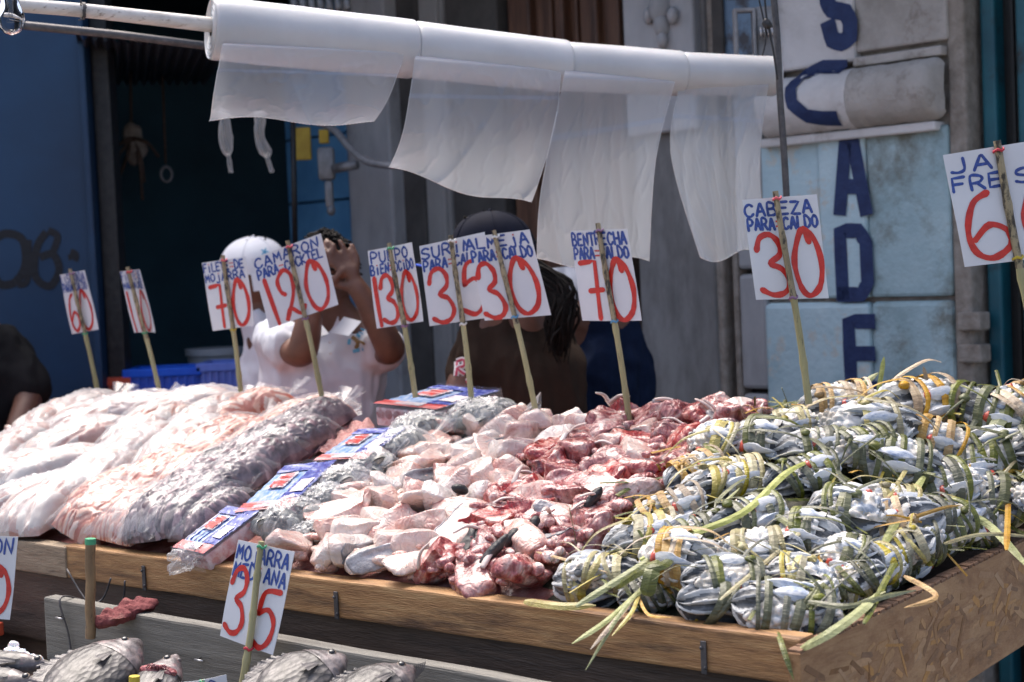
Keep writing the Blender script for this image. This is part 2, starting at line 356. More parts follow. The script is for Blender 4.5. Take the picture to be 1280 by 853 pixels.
# things down there: dark crate at far left, ice
mat('crate_red', [(.3, (.5, .06, .025)), (.7, (.65, .10, .04))], scale=15, rough=.5, rnd=.1)
mat('crate_blue', [(.3, (.04, .11, .58)), (.7, (.07, .18, .74))], scale=12, rough=.45, rnd=.12)
mat('ice', [(.3, (.7, .72, .76)), (.7, (.85, .87, .9))], scale=60, rough=.15, sss=.3, bump=1, bscale=90)
def crate(name, label, c, dims, m, rot, group=None):
    """open ribbed crate: four slotted walls, rim, handle holes"""
    L, W_, H = dims; t = thing(name, label, 'crate', c, rot, group)
    b = MB(); b.box((0, 0, .006), (L - .02, W_ - .02, .012)); b.local('floor_panel', M[m], t)
    for sx, sy, ln in ((1, 0, W_), (-1, 0, W_), (0, 1, L), (0, -1, L)):
        b = MB(); rt = Matrix.Rotation(0 if sy else math.pi / 2, 3, 'Z'); cc = V3((sx * L / 2 * .97, sy * W_ / 2 * .97, H / 2))
        b.box(cc, (ln * .94, .006, H * .96), rt)
        for k in range(9):
            q = rt @ V3(((k - 4) / 9 * ln * .96, 0, 0)); b.box(cc + q + V3((sx, sy, 0)) * .006, (.008, .010, H * .9), rt, .002)
        b.local('side_wall', M[m], t)
    b = MB()
    for sx, sy, ln in ((1, 0, W_), (-1, 0, W_), (0, 1, L), (0, -1, L)):
        rt = Matrix.Rotation(0 if sy else math.pi / 2, 3, 'Z'); b.box((sx * L / 2, sy * W_ / 2, H - .012), (ln + .02, .022, .03), rt, .004)
    b.local('rim', M[m], t)
    b = MB()
    for s_ in (-1, 1): b.tube(crom([(s_ * (L / 2 + .012), -.05, H * .55), (s_ * (L / 2 + .03), 0, H * .45), (s_ * (L / 2 + .012), .05, H * .55)]), .006, 6)
    b.local('handle', M['dull_steel'], t); return t
crate('plastic_crate', 'red plastic crate in the shade at lower left below the rail', S(2.10, -.16, .66), (.34, .24, .16), 'crate_red', frame(SU, (0, 0, 1)))
b = MB(); rr = random.Random(5)
for i in range(46):
    p = P(24 + rr.gauss(0, 13), 822 + rr.gauss(0, 7), 2.86) + V3((0, rr.uniform(-.03, .03), -.01)); b.ell(p, [rr.uniform(.006, .016) for _ in range(3)], Matrix.Rotation(rr.random() * 3, 3, 'X'), 6, 4)
tag(b.build('crushed_ice', M['ice']), 'white crushed ice beside the dark fish at lower left', 'ice', kind='stuff')
# wire hanging over the rail, hook of rope
b = MB()
w1 = [S(1.73, -.012, .95), S(1.70, -.02, .93), S(1.6, -.03, .90), S(1.48, -.13, .88)]
b.tube(crom([S(1.70, -.016, .955), S(1.62, -.02, .89), S(1.52, -.022, .90), S(1.50, -.022, .95)], 5), .0022, 5)
b.tube(crom([S(1.55, -.018, .95), S(1.58, -.03, .90), S(1.57, -.125, .93), S(1.555, -.124, .86), S(1.54, -.126, .79)], 6), .002, 5)
tag(b.build('black_wire', M['dull_steel'], None, True), 'thin black wire looped over the left end of the grey board', 'wire')
# red rag lying on the grey board
mat('rag', [(.3, (.10, .018, .022)), (.6, (.20, .05, .05)), (.8, (.32, .16, .13))], scale=30, rough=.9, bump=1, bscale=120)
b = MB()
d0 = on = P(155, 770, 2.93)
def ragf(q):
    n_ = fbm(q * 1, 26, 4) * .02; return q * (1 + n_ * 16) + V3((0, 0, abs(nz(q, 45, 2)) * .015))
b.ell(P(168, 764, 2.97), (.045, .03, .018), frame(V3((1, .2, .25)), (0, 0, 1)), 40, 24, ragf)
b.ell(P(141, 775, 2.93), (.036, .026, .016), frame(V3((1, -.1, .25)), (0, 0, 1)), 36, 20, ragf)
tag(b.build('rag', M['rag'], None, True), 'crumpled dark red rag lying on the grey board', 'rag')
# ---------------------------------------------------------------- price signs
STROKE = {
 'A': [[(0, 0), (.45, 1), (.55, 1), (1, 0)], [(.2, .35), (.82, .35)]], 'B': [[(0, 0), (0, 1), (.6, .98), (.8, .78), (.55, .55), (.1, .52)], [(.1, .52), (.75, .48), (.98, .24), (.7, .02), (0, 0)]],
 'C': [[(.95, .85), (.6, 1), (.15, .8), (0, .4), (.25, .05), (.65, 0), (1, .2)]], 'D': [[(.05, 0), (.02, 1), (.5, .97), (.98, .65), (.95, .25), (.5, 0), (.05, 0)]],
 'E': [[(.95, 1), (.05, .98), (0, 0), (.95, .02)], [(.03, .52), (.75, .52)]], 'F': [[(.95, 1), (.05, .98), (0, 0)], [(.03, .52), (.75, .52)]],
 'H': [[(0, 0), (0, 1)], [(1, 0), (1, 1)], [(0, .5), (1, .5)]], 'I': [[(.5, 0), (.5, .72)]], 'i': [[(.5, 0), (.5, .68)], ['dot', (.5, .95)]],
 'J': [[(.85, 1), (.85, .2), (.5, 0), (.1, .08)], ], 'j': [[(.7, .72), (.72, -.05), (.4, -.2), (.1, -.1)], ['dot', (.7, .98)]],
 'K': [[(0, 0), (0, 1)], [(.95, 1), (.05, .45), (1, 0)]], 'L': [[(.05, 1), (0, .03), (.95, 0)]], 'M': [[(0, 0), (.12, 1), (.5, .3), (.88, 1), (1, 0)]],
 'N': [[(0, 0), (.05, 1), (.9, .02), (1, 1)]], 'O': [[(.5, 1), (.08, .75), (.05, .25), (.45, 0), (.92, .22), (.95, .72), (.5, 1)]],
 'P': [[(0, 0), (.02, 1), (.7, .97), (.95, .72), (.65, .48), (.05, .45)]], 'R': [[(0, 0), (.02, 1), (.7, .97), (.9, .74), (.6, .5), (.05, .47)], [(.45, .48), (1, 0)]],
 'S': [[(.95, .88), (.55, 1), (.1, .85), (.15, .6), (.8, .42), (.95, .18), (.5, 0), (0, .12)]], 'T': [[(0, 1), (1, 1)], [(.5, 1), (.5, 0)]],
 'U': [[(0, 1), (.05, .25), (.45, 0), (.88, .2), (.95, 1)]], 'Z': [[(0, 1), (.95, .98), (0, .02), (1, 0)]],
 '0': [[(.62, .80), (.48, 1), (.25, .86), (.04, .5), (.18, .12), (.48, 0), (.85, .16), (.97, .5), (.8, .84), (.48, 1)]],
 '1': [[(.35, 1), (.55, 0)]], '2': [[(.28, .52), (.12, .62), (.1, .85), (.45, 1), (.72, .82), (.6, .45), (.1, .0), (.35, .22), (.75, .06), (1, .18)]],
 '3': [[(0, .75), (.15, .95), (.5, 1), (.78, .85), (.75, .65), (.4, .52), (.78, .42), (1, .2), (.8, .03), (.4, -.01), (.02, .08)]],
 '5': [[(.95, .98), (.25, .92), (.12, .55)], [(.12, .55), (.55, .64), (.9, .45), (.85, .15), (.5, -.01), (0, .1)]],
 '6': [[(.62, .98), (.25, .85), (.02, .45), (.12, .12), (.5, 0), (.95, .15), (.95, .38), (.55, .5), (.15, .3)]],
 '7': [[(0, .97), (.85, 1), (.8, 0)], [(.42, .48), (1.12, .5)]],
}
HARD = set('AEFHIKLMNTZ17')
def smooth2(pts, hard, n=5):
    p3 = [V3((a, b, 0)) for a, b in pts]
    if not hard: return [(q.x, q.y) for q in crom(p3, n)]
    out = []
    for a, b in zip(p3, p3[1:]):
        for k in range(3): q = a.lerp(b, k / 3); out.append((q.x, q.y))
    out.append((p3[-1].x, p3[-1].y)); return out
def write(mbuild, text, x0, x1, y0, y1, pen, place, lift=.0004, gap=.28, rs=None, dots=None, hardset=HARD, jit=1.0):
    """strokes of text into the box x0..x1, y0(bottom)..y1(top); place(x,y,h) maps card metres to world"""
    rs = rs or random.Random(1); n = len(text); cw = (x1 - x0) / (n + (n - 1) * gap * .0 + 0) 
    for i, ch in enumerate(text):
        cx = x0 + cw * i; w_ = cw * (1 - gap)
        if ch == ' ': continue
        jy = rs.uniform(-.04, .04) * (y1 - y0) * jit
        if ch == ':':
            for r_ in (.28, .72):
                for c_ in (.1, .5, .9): dots.append((cx + w_ * c_, y0 + (y1 - y0) * r_ + jy))
            continue
        for st in STROKE[ch]:
            if st and st[0] == 'dot':
                dots.append((cx + st[1][0] * w_, y0 + st[1][1] * (y1 - y0) + jy)); continue
            pts = [(cx + a * w_, y0 + b * (y1 - y0) + jy) for a, b in smooth2(st, ch in hardset)]
            stroke(mbuild, pts, pen, place, lift + (hash_(i) * .0001), rs)
def hash_(i): return (i * 7 % 5) / 5
def stroke(mbuild, pts, pen, place, lift, rs):
    k = len(pts); L = []; Rr = []
    for i, (x, y) in enumerate(pts):
        a = pts[max(i - 1, 0)]; b = pts[min(i + 1, k - 1)]; dx, dy = b[0] - a[0], b[1] - a[1]; d = math.hypot(dx, dy) or 1
        ww = pen / 2 * (1 + .14 * math.sin(i * .9 + rs.random() * 2)); nx, ny = -dy / d * ww, dx / d * ww
        L.append((x + nx, y + ny)); Rr.append((x - nx, y - ny))
    poly = []
    vs = [place(x, y, lift) for x, y in L] + [place(x, y, lift) for x, y in Rr]
    mbuild.add(vs, [(i, k + i, k + i + 1, i + 1) for i in range(k - 1)])
    for (x, y), s_ in ((pts[0], 0), (pts[-1], 1)):
        vs = [place(x, y, lift + .00003)] + [place(x + math.cos(t) * pen / 2, y + math.sin(t) * pen / 2, lift + .00003) for t in [j * math.pi / 4 for j in range(8)]]
        mbuild.add(vs, [(0, 1 + j, 1 + (j + 1) % 8) for j in range(8)])
def price_sign(label, TL, TR, BR, BL, Y, top, base, baseY, lines, price, ties=('pink', 'purple'), group='bamboo price signs', side=-1, pen=1.0, speck=True, ratio=.74, r=.0062, stickmat='bamboo'):
    """TL..BL photo corners; Y the distance of the stick; the card's left edge stands farther off when side=-1"""
    hpx = math.hypot(TL[0] - BL[0], TL[1] - BL[1]); wpx = math.hypot(TR[0] - TL[0], TR[1] - TL[1])
    hm = hpx * Y / FPX; wm = max(ratio * hm, wpx * Y / FPX); dep = math.sqrt(max(0, wm * wm - (wpx * Y / FPX) ** 2)) * -side
    yl, yr = Y + dep / 2, Y - dep / 2
    c = [P(*TL, yl), P(*TR, yr), P(*BR, yr), P(*BL, yl)]
    sb = P(*base, baseY)
    t = thing('price_sign', label, 'price sign', sb, None, group)
    rs = random.Random(sum(map(ord, label)))
    e1 = (c[1] - c[0]); e2 = (c[3] - c[0]); nrm = e1.cross(e2).normalized(); nrm = nrm if nrm.y < 0 else -nrm
    wd = e1.length; ht = e2.length; bw = rs.uniform(-.009, .009)
    def place(x, y, h):   # x 0..1 from left, y 0..1 from the bottom
        q = c[3].lerp(c[2], x).lerp(c[0].lerp(c[1], x), y)
        return q + nrm * (h + bw * math.sin(x * math.pi) + .0015 * math.sin(y * 5 + x * 3))
    d_ = ray(*base); t.matrix_world = Matrix.Translation(CAMPOS + d_ * ((c[0] + nrm * (r + .005) - CAMPOS).dot(nrm) / d_.dot(nrm)))
    mb = MB(); mb.grid(10, 10, lambda a, b_: place(a, b_, 0)); mb.grid(10, 10, lambda a, b_: place(1 - a, b_, -.0012))
    n_ = 11
    def rim(idx): 
        for a_, b_ in zip(idx, idx[1:]): mb.f.append((a_, b_, mirror(b_), mirror(a_))); mb.m.append(0)
    def mirror(i): j, i_ = divmod(i, n_); return n_ * n_ + j * n_ + (n_ - 1 - i_)
    rim([i for i in range(n_)]); rim([n_ * (n_ - 1) + i for i in range(n_)][::-1]); rim([j * n_ for j in range(n_)][::-1]); rim([j * n_ + n_ - 1 for j in range(n_)])
    mb.build('card', M['card'], t, True, 40)
    asp = wd / ht
    blue = MB(); red = MB(); dots = []
    def plc(s): 
        return lambda x, y, h: place(x / asp, y, h)
    pl = plc(0)
    for (txt, x0, x1, yt, yb) in lines: write(blue, txt, x0 * asp, x1 * asp, 1 - yb, 1 - yt, .026 * pen, pl, .0007, rs=rs, dots=dots)
    if blue.v: blue.build('lettering', M['ink_blue'], t)
    for (ch, x0, x1, yt, yb) in price: write(red, ch, x0 * asp, x1 * asp, 1 - yb, 1 - yt, .056 * pen, pl, .0011, gap=0, rs=rs, jit=0); red.build('price_figure', M['ink_red'], t); red = MB()
    for (x, y) in dots:
        vs = [pl(x, y, .0012)] + [pl(x + math.cos(j) * .011, y + math.sin(j) * .011, .0012) for j in [k * math.pi / 3 for k in range(6)]]
        red.add(vs, [(0, 1 + j, 1 + (j + 1) % 6) for j in range(6)])
    if red.v: red.build('red_dots', M['ink_red'], t)['kind'] = 'stuff'
    # the cane: in front of the card, splits into a speckled upper and a pale lower look
    def onpl(px, py):
        d = ray(px, py); return CAMPOS + d * ((c[0] + nrm * (r + .005) - CAMPOS).dot(nrm) / d.dot(nrm))
    tp = onpl(*top); sb = onpl(*base)
    mid_t = None
    k = 26; pts = []; rad = []
    for i in range(k + 1):
        s_ = i / k; q = sb.lerp(tp, s_); q += V3((.0016 * math.sin(s_ * 6 + r * 900), 0, 0)); pts.append(q)
        rr_ = r * (1.08 - .22 * s_) * (1 + .02 * rs.uniform(-1, 1))
        rad.append(rr_)
    for kk in (int(k * .22), int(k * .52), int(k * .8)): rad[kk] *= 1.2
    cut = int(k * max(.2, 1 - ht / max((tp - sb).length, .01) - .03)) if speck else k
    lo = MB(); lo.tube(pts[:cut + 1], rad[:cut + 1], 10); lo.build('stick', M[stickmat], t, True, 50)
    if speck and cut < k: 
        up = MB(); up.tube([p_ for p_ in pts[cut:]], [x * .99 for x in rad[cut:]], 10); up.build('stick_top', M['bamboo_specked'], t, True, 50)
    for fr, cn in zip((.97, None), ties):
        if fr: q = tp.lerp(sb, .035)
        else:
            # where the card's lower edge crosses the cane
            best = min(range(k + 1), key=lambda i: abs(proj(pts[i])[1] - (BL[1] + BR[1]) / 2 - 2)); q = pts[best]
        b = MB(); ax_ = (tp - sb).normalized(); o1 = ax_.orthogonal().normalized(); o2 = ax_.cross(o1)
        ring = [q + ax_ * (.0018 * (j % 3 - 1) + .001 * math.sin(j)) + (o1 * math.cos(j * .7) + o2 * math.sin(j * .7)) * (r * 1.22) for j in range(28)]
        b.tube(ring, .0017, 5); b.build('tie', M['tie_' + cn], t, True)
    return t
def L2(a, b, a0=.03, a1=.97, b0=.03, b1=.97): return [(a, a0, a1, .03, .16), (b, b0, b1, .185, .31)]
price_sign('small price sign reading 60, leftmost in the back row before the blue wall', (74, 344), (106, 338), (123, 412), (90, 418), 4.55, (88, 336), (127, 512), 4.62,
  [('LISERADA', .02, .98, .02, .16), ('PARA:CALDO', .03, .97, .18, .30)], [('6', .12, .42, .34, .96), ('0', .50, .92, .31, .97)], ('purple', 'green'), pen=.9)
price_sign('narrow price sign reading 110, standing above the blue crates', (149, 340), (175, 337), (194, 416), (168, 416), 4.35, (160, 334), (205, 512), 4.45,
  [('FILETE:DE', .02, .98, .02, .15), ('NARANJADE', .03, .97, .18, .29)], [('1', .03, .2, .34, .98), ('1', .25, .42, .34, .98), ('0', .50, .92, .33, .97)], ('red', 'green'), pen=.8)
price_sign('price sign reading 70 for filete de mojarra beside the white cap', (252, 329), (307, 321), (318, 407), (266, 414), 4.05, (279, 319), (303, 505), 4.15,
  [('FiLETE:DE', .02, .97, .03, .15), ('MOjARRA', .03, .97, .18, .29)], [('7', .1, .4, .35, .96), ('0', .60, .95, .30, .97)], ('pink', 'yellow'))
price_sign('tilted price sign reading 120 for shrimp before the man in the white shirt', (314, 324), (401, 292), (423, 381), (337, 411), 3.8, (360, 301), (406, 512), 3.95,
  [('CAMARoN'.replace('o', 'O'), .03, .97, .03, .16), ('PARA:COCKTEL', .03, .97, .185, .31)], [('1', .0, .28, .34, .98), ('2', .24, .56, .30, .98), ('0', .62, .93, .30, .98)], ('pink', 'purple'))
price_sign('price sign reading 130 for octopus in front of the dark doorway', (459, 314), (515, 303), (529, 402), (471, 411), 3.6, (487, 304), (520, 497), 3.7,
  [('PULPO', .05, .9, .04, .17), ('BiEN:OCiDO', .02, .98, .20, .32)], [('1', .0, .2, .36, .97), ('3', .17, .47, .35, .95), ('0', .56, .95, .34, .96)], ('green', 'purple'))
price_sign('price sign reading 35 for surimi half covered by the clam sign', (524, 308), (606, 290), (612, 397), (537, 408), 3.5, (564, 294), (590, 500), 3.6,
  [('SURiMi', .02, .98, .04, .17), ('PARA:CALDO', .03, .99, .20, .32)], [('3', .08, .43, .32, .97), ('5', .58, .98, .28, .93)], ('white', 'white'))
price_sign('large price sign reading 30 for clams overlapping the sign on its left', (585, 297), (662, 287), (689, 394), (606, 401), 3.4, (618, 288), (672, 522), 3.5,
  [('ALMEjA', -.06, .98, .03, .15), ('PARA:CALDO', .0, .98, .18, .30)], [('3', .03, .36, .33, .97), ('0', .47, .92, .30, .96)], ('white', 'blue'))
price_sign('price sign reading 70 for bentrecha under the hanging plastic sheets', (713, 289), (784, 286), (802, 401), (728, 401), 3.25, (748, 279), (790, 545), 3.35,
  [('BENTRECHA', .01, .99, .03, .16), ('PARA:CALDO', .02, .99, .19, .31)], [('7', .1, .42, .34, .97), ('0', .56, .96, .32, .99)], ('purple', 'blue'))
price_sign('price sign reading 30 for heads before the light blue painted pillar', (928, 250), (1021, 243), (1036, 373), (945, 375), 2.85, (970, 239), (1012, 505), 2.9,
  [('CABEZA', .01, .95, .05, .17), ('PARA:CALDO', .03, .99, .2, .31)], [('3', .10, .50, .36, .95), ('0', .58, .97, .32, .97)], ('pink', 'purple'))
price_sign('large price sign reading 60 cut by the right edge of the photo', (1179, 194), (1316, 172), (1338, 318), (1206, 334), 2.75, (1246, 176), (1310, 520), 2.85,
  [('JA', .03, .46, .05, .17), ('U', .74, 1.0, .05, .17), ('FRE', .03, .52, .22, .34), ('S', .60, .80, .22, .34)], [('6', .08, .46, .37, .95), ('0', .6, .98, .34, .97)], ('red', 'yellow'), speck=True, ratio=.8, r=.0075)
price_sign('price sign reading 35 for mojarra mediana standing in front of the wooden rail', (297, 675), (369, 690), (341, 819), (275, 795), 2.68, (328, 677), (303, 860), 2.62,
  [('MOjARRA', .03, .98, .04, .18), ('MEDiANA', .03, .99, .22, .36)], [('3', .05, .36, .27, .92), ('5', .56, .93, .40, .97)], ('green', 'red'), speck=False)
price_sign('price sign reading 0 cut off at the left edge below the rail', (-46, 667), (23, 671), (12, 775), (-60, 765), 2.8, (-12, 660), (-30, 850), 2.75,
  [('RON', .45, .99, .03, .22), ('AL', .52, .9, .24, .40)], [('0', .54, .95, .36, .96)], ('green', 'red'), speck=False)
price_sign('top of a low blue lettered card at the bottom edge', (222, 854), (283, 843), (290, 910), (230, 925), 2.45, (252, 850), (262, 930), 2.42,
  [('O', .58, .9, .05, .3)], [], ('green', 'red'), speck=False, r=.003)
def stub(label, top, bot, Y, r, m, band='green'):
    a = P(*top, Y); b = P(*bot, Y + .0); t = thing('wooden_stick', label, 'stick', b)
    mb = MB(); k = 14; mb.tube([b.lerp(a, i / k) + V3((.0008 * math.sin(i), 0, 0)) for i in range(k + 1)], [r * (1 + .04 * math.sin(i * 2.1)) for i in range(k + 1)], 10); mb.build('stick', M[m], t, True, 50)
    mb = MB(); d = (a - b).normalized(); mb.tube([a - d * .010, a + d * .001], r * 1.1, 10); mb.build('band', M['tie_' + band], t, True, 50)
    return t
s1 = stub('brown stick stub with a green band standing before the rail', (113, 674), (113, 798), 2.92, .0095, 'bamboo_brown')
stub('short stick end between the fish at the bottom edge', (168, 846), (168, 880), 2.5, .008, 'bamboo', 'yellow')
# ---------------------------------------------------------------- flesh materials
mat('pale_flesh', [(.30, (.46, .18, .15)), (.41, (.58, .35, .30)), (.54, (.65, .50, .44)), (.72, (.70, .63, .57))], scale=18, detail=7, rough=.30, bump=.5, bscale=60, coat=.55, wave=(30, 16, .07, .0012), sss=.12, sssr=.012, rnd=.10, distort=.8, dirt=((.50, .12, .11), 22, .62, .80), rvar=.1)
mat('white_flesh', [(.35, (.58, .42, .36)), (.5, (.67, .57, .51)), (.7, (.70, .65, .61))], scale=12, detail=7, rough=.32, bump=.4, bscale=50, coat=.4, wave=(26, 18, .05, .0010), sss=.12, rnd=.08, distort=.6, dirt=((.56, .25, .22), 16, .62, .82))
mat('red_flesh', [(.30, (.07, .006, .008)), (.40, (.20, .022, .024)), (.47, (.36, .085, .08)), (.54, (.50, .23, .20)), (.61, (.60, .40, .35)), (.70, (.64, .52, .47)), (.8, (.26, .10, .09))], scale=26, detail=9, rough=.30, bump=.9, bscale=80, coat=.6, wave=(30, 12, .18, .0016), sss=.1, sssr=.01, rnd=.14, distort=1.4, rvar=.1)
mat('deep_red', [(.3, (.10, .004, .006)), (.5, (.28, .014, .018)), (.7, (.48, .07, .06)), (.85, (.6, .3, .26))], scale=34, detail=8, rough=.3, bump=.9, bscale=90, coat=.4, wave=(34, 14, .3, .0018), rnd=.18, distort=1.2)
mat('fish_skin', [(.3, (.008, .008, .009)), (.5, (.020, .019, .020)), (.7, (.055, .052, .05))], scale=30, rough=.5, bump=.8, bscale=140, coat=.05, rnd=.3)
mat('silver_skin', [(.3, (.10, .10, .11)), (.5, (.26, .25, .26)), (.7, (.46, .43, .44))], scale=34, rough=.4, bump=.8, bscale=160, coat=.2, rnd=.25)
mat('bone', [(.3, (.55, .40, .35)), (.7, (.74, .66, .60))], scale=30, rough=.35, coat=.4, rnd=.1)
mat('bed', [(.3, (.16, .03, .03)), (.5, (.34, .13, .11)), (.7, (.5, .3, .26))], scale=30, rough=.4, bump=1, bscale=80, coat=.4)
# ---------------------------------------------------------------- which part of the pile a photo pixel belongs to
def inpoly(x, y, poly):
    c = False; j = len(poly) - 1
    for i in range(len(poly)):
        xi, yi = poly[i]; xj, yj = poly[j]
        if (yi > y) != (yj > y) and x < (xj - xi) * (y - yi) / (yj - yi) + xi: c = not c
        j = i
    return c
CRABZ = [(655, 760), (672, 722), (740, 678), (780, 640), (815, 598), (870, 560), (935, 535), (985, 490), (1100, 440), (1400, 420), (1400, 900), (900, 900)]
REDZ = [(470, 760), (520, 720), (560, 690), (600, 640), (640, 585), (660, 560), (740, 535), (770, 500), (860, 460), (985, 480), (985, 490), (935, 535), (870, 560), (815, 598), (780, 640), (740, 678), (672, 722), (655, 760)]
PALEZ = [(318, 725), (352, 690), (395, 660), (430, 610), (490, 570), (555, 545), (610, 500), (780, 500), (770, 500), (740, 535), (660, 560), (640, 585), (600, 640), (560, 690), (520, 720), (470, 770)]
# ---------------------------------------------------------------- the bed under the goods
b = MB()
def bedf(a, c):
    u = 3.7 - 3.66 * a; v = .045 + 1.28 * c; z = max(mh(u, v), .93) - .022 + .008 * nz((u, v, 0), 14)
    return S(u, v, z)
b.grid(110, 44, bedf)
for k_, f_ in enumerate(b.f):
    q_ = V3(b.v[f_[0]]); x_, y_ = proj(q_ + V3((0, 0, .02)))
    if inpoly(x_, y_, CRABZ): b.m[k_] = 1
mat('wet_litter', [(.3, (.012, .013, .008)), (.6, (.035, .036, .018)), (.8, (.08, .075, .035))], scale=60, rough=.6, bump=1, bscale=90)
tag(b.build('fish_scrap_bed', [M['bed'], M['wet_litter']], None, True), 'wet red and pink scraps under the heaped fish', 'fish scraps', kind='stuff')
# ---------------------------------------------------------------- flesh pieces
def chunk_mesh(seed, a, b_, c, cuts, rough_, bend=0, flakes=0, dents=0, box=.7, subdiv=4, ragged=0, smooth=2, grain=1):
    """returns (verts, faces, skin_face_flags, dent_flags)"""
    rs = random.Random(seed); bm = bmesh.new(); bmesh.ops.create_icosphere(bm, subdivisions=subdiv, radius=1)
    planes = []
    for i in range(cuts):
        n = V3((rs.gauss(0, 1), rs.gauss(0, 1), rs.gauss(0, .8))).normalized(); planes.append((n, rs.uniform(.5, .78)))
    planes[0] = (V3((rs.uniform(-.3, .3), -1, rs.uniform(.1, .5))).normalized(), .62)
    if len(planes) > 1: planes[1] = (V3((rs.uniform(-.2, .2), rs.uniform(-.3, .3), 1)).normalized(), .72)
    if len(planes) > 2: planes[2] = (V3((1, rs.uniform(-.3, .3), rs.uniform(-.2, .3))).normalized(), rs.uniform(.55, .8))
    ds = [(V3((rs.uniform(-.7, .7), rs.uniform(-.9, -.2), rs.uniform(.35, .9))), rs.uniform(.4, .62)) for _ in range(dents)]
    sk = {}; dn = {}; off = rs.uniform(0, 100); fd = V3((rs.gauss(0, 1), rs.gauss(0, 1), rs.gauss(0, 1))).normalized()
    for v in bm.verts:
        p = v.co; p = V3([math.copysign(abs(q) ** box, q) for q in p])
        for i, (n, d) in enumerate(planes):
            k = p.dot(n)
            if k > d: 
                p = p - n * (k - d) * .96
                if i == 0: sk[v.index] = True
        for (q, r_) in ds:
            e = (p - q).length
            if e < r_: p = p - q.normalized() * (r_ - e) * .9; dn[v.index] = True
        p = p + p.normalized() * (fbm(p, 1.6, off) * rough_ + fbm(p, 4.5, off, 3) * rough_ * .35 + ragged * max(0, fbm(p, 3, off + 9, 3)))
        if flakes: p = p + p.normalized() * (abs(math.sin(p.dot(fd) * 9 + fbm(p, 2, off) * 2.5)) ** .5) * flakes
        p = V3((p.x * a, p.y * b_, p.z * c)); p.z += bend * (p.x / a) ** 2 * c + .15 * bend * p.y
        v.co = p
    for _ in range(smooth): bmesh.ops.smooth_vert(bm, verts=bm.verts[:], factor=.5, use_axis_x=True, use_axis_y=True, use_axis_z=True)
    for v in bm.verts: v.co += v.normal * (fbm(v.co, 90, off, 3) * .0012 + fbm(v.co, 30, off + 3, 2) * .0016 * grain)
    bm.verts.index_update(); vs = [v.co.copy() for v in bm.verts]; fs = [[q.index for q in f.verts] for f in bm.faces]
    sf = [all(i in sk for i in f) for f in fs]; df = [sum(i in dn for i in f) >= 2 for f in fs]; bm.free(); return vs, fs, sf, df
def shell(vs, fs, flags, lift):
    """a skin lying on the flagged faces with its own thickness"""
    idx = {}; nv = []; nf = []; nor = {}
    for f, k in zip(fs, flags):
        if not k: continue
        n = (vs[f[1]] - vs[f[0]]).cross(vs[f[2]] - vs[f[0]]).normalized()
        for i in f: nor[i] = nor.get(i, V3((0, 0, 0))) + n
    cnt = {}
    for f, k in zip(fs, flags):
        if not k: continue
        for x, y in ((f[0], f[1]), (f[1], f[2]), (f[2], f[0])): cnt[(x, y)] = 1
    for i in nor: idx[i] = len(nv); nv.append(vs[i] + nor[i].normalized() * lift); 
    low_ = {}
    for i in nor: low_[i] = len(nv); nv.append(vs[i] - nor[i].normalized() * .0004)
    for f, k in zip(fs, flags):
        if k: nf.append(tuple(idx[i] for i in f))
    for (x, y) in cnt:
        if (y, x) not in cnt: nf.append((idx[y], idx[x], low_[x], low_[y]))
    return nv, nf
def frill(rs, n, L, wid):
    """gill frills: a fan of thin wavy plates"""
    b = MB()
    for i in range(n):
        a = (i - n / 2) * .22; pts = [V3((L * t * math.cos(a), L * t * math.sin(a) , .012 * math.sin(t * 2.6) + rs.uniform(-.001, .001))) for t in [k / 7 for k in range(8)]]
        b.ribbon(pts, V3((0, 0, 1)), wid, .0012, lambda t: .5 + math.sin(t * 3))
    return b
protoP = []; protoR = []; protoW = []
def proto(kind, seed, dims, cuts, rough_, **k):
    fm = {'pale': 'pale_flesh', 'white': 'white_flesh', 'red': 'red_flesh'}[kind]; skin = k.pop('skin', None); bone = k.pop('bone', 0); gill = k.pop('gill', 0)
    vs, fs, sf, df = chunk_mesh(seed, *dims, cuts, rough_, **k); rs = random.Random(seed)
    me = bpy.data.meshes.new('fish_piece'); me.from_pydata(vs, [], fs); me.materials.append(M[fm]); me.materials.append(M['deep_red'])
    me.polygons.foreach_set('use_smooth', [True] * len(fs)); me.polygons.foreach_set('material_index', [1 if (d and kind == 'red') else 0 for d in df]); kids = []
    if skin and any(sf):
        nv, nf = shell(vs, fs, sf, .0012); s_ = bpy.data.meshes.new('skin'); s_.from_pydata(nv, [], nf); s_.materials.append(M[skin]); s_.polygons.foreach_set('use_smooth', [True] * len(nf)); kids.append(('skin', s_))
    for i in range(bone):
        b = MB(); a0 = V3((rs.uniform(-.6, .2) * dims[0], rs.uniform(-.6, .3) * dims[1], dims[2] * .75)); dr = V3((rs.uniform(.4, 1), rs.uniform(-1, .6), rs.uniform(-.1, .35))).normalized() * rs.uniform(.035, .06)
        b.tube(crom([a0, a0 + dr * .5 + V3((0, 0, .006)), a0 + dr]), [x * .0042 for x in (.9, 1, 1.1, 1.1, 1, 1, 1, .95, .9, .8, .7, .6, .4)][:13], 7, flat=.55)
        kids.append(('bone', b.mesh('bone', M['bone'], True)))
    if gill:
        b = frill(rs, 9, .032, .005); s_ = b
        rt = Matrix.Rotation(rs.uniform(0, 6), 3, 'Z') @ Matrix.Rotation(-.5, 3, 'Y'); s_.v = [tuple(rt @ V3(q) + V3((0, -dims[1] * .3, dims[2] * .55))) for q in s_.v]; kids.append(('gill', s_.mesh('gill', M['deep_red'], True)))
    return me, kids
SK = [None, None, None, 'silver_skin', None, None, None, None, None, None, None, None]
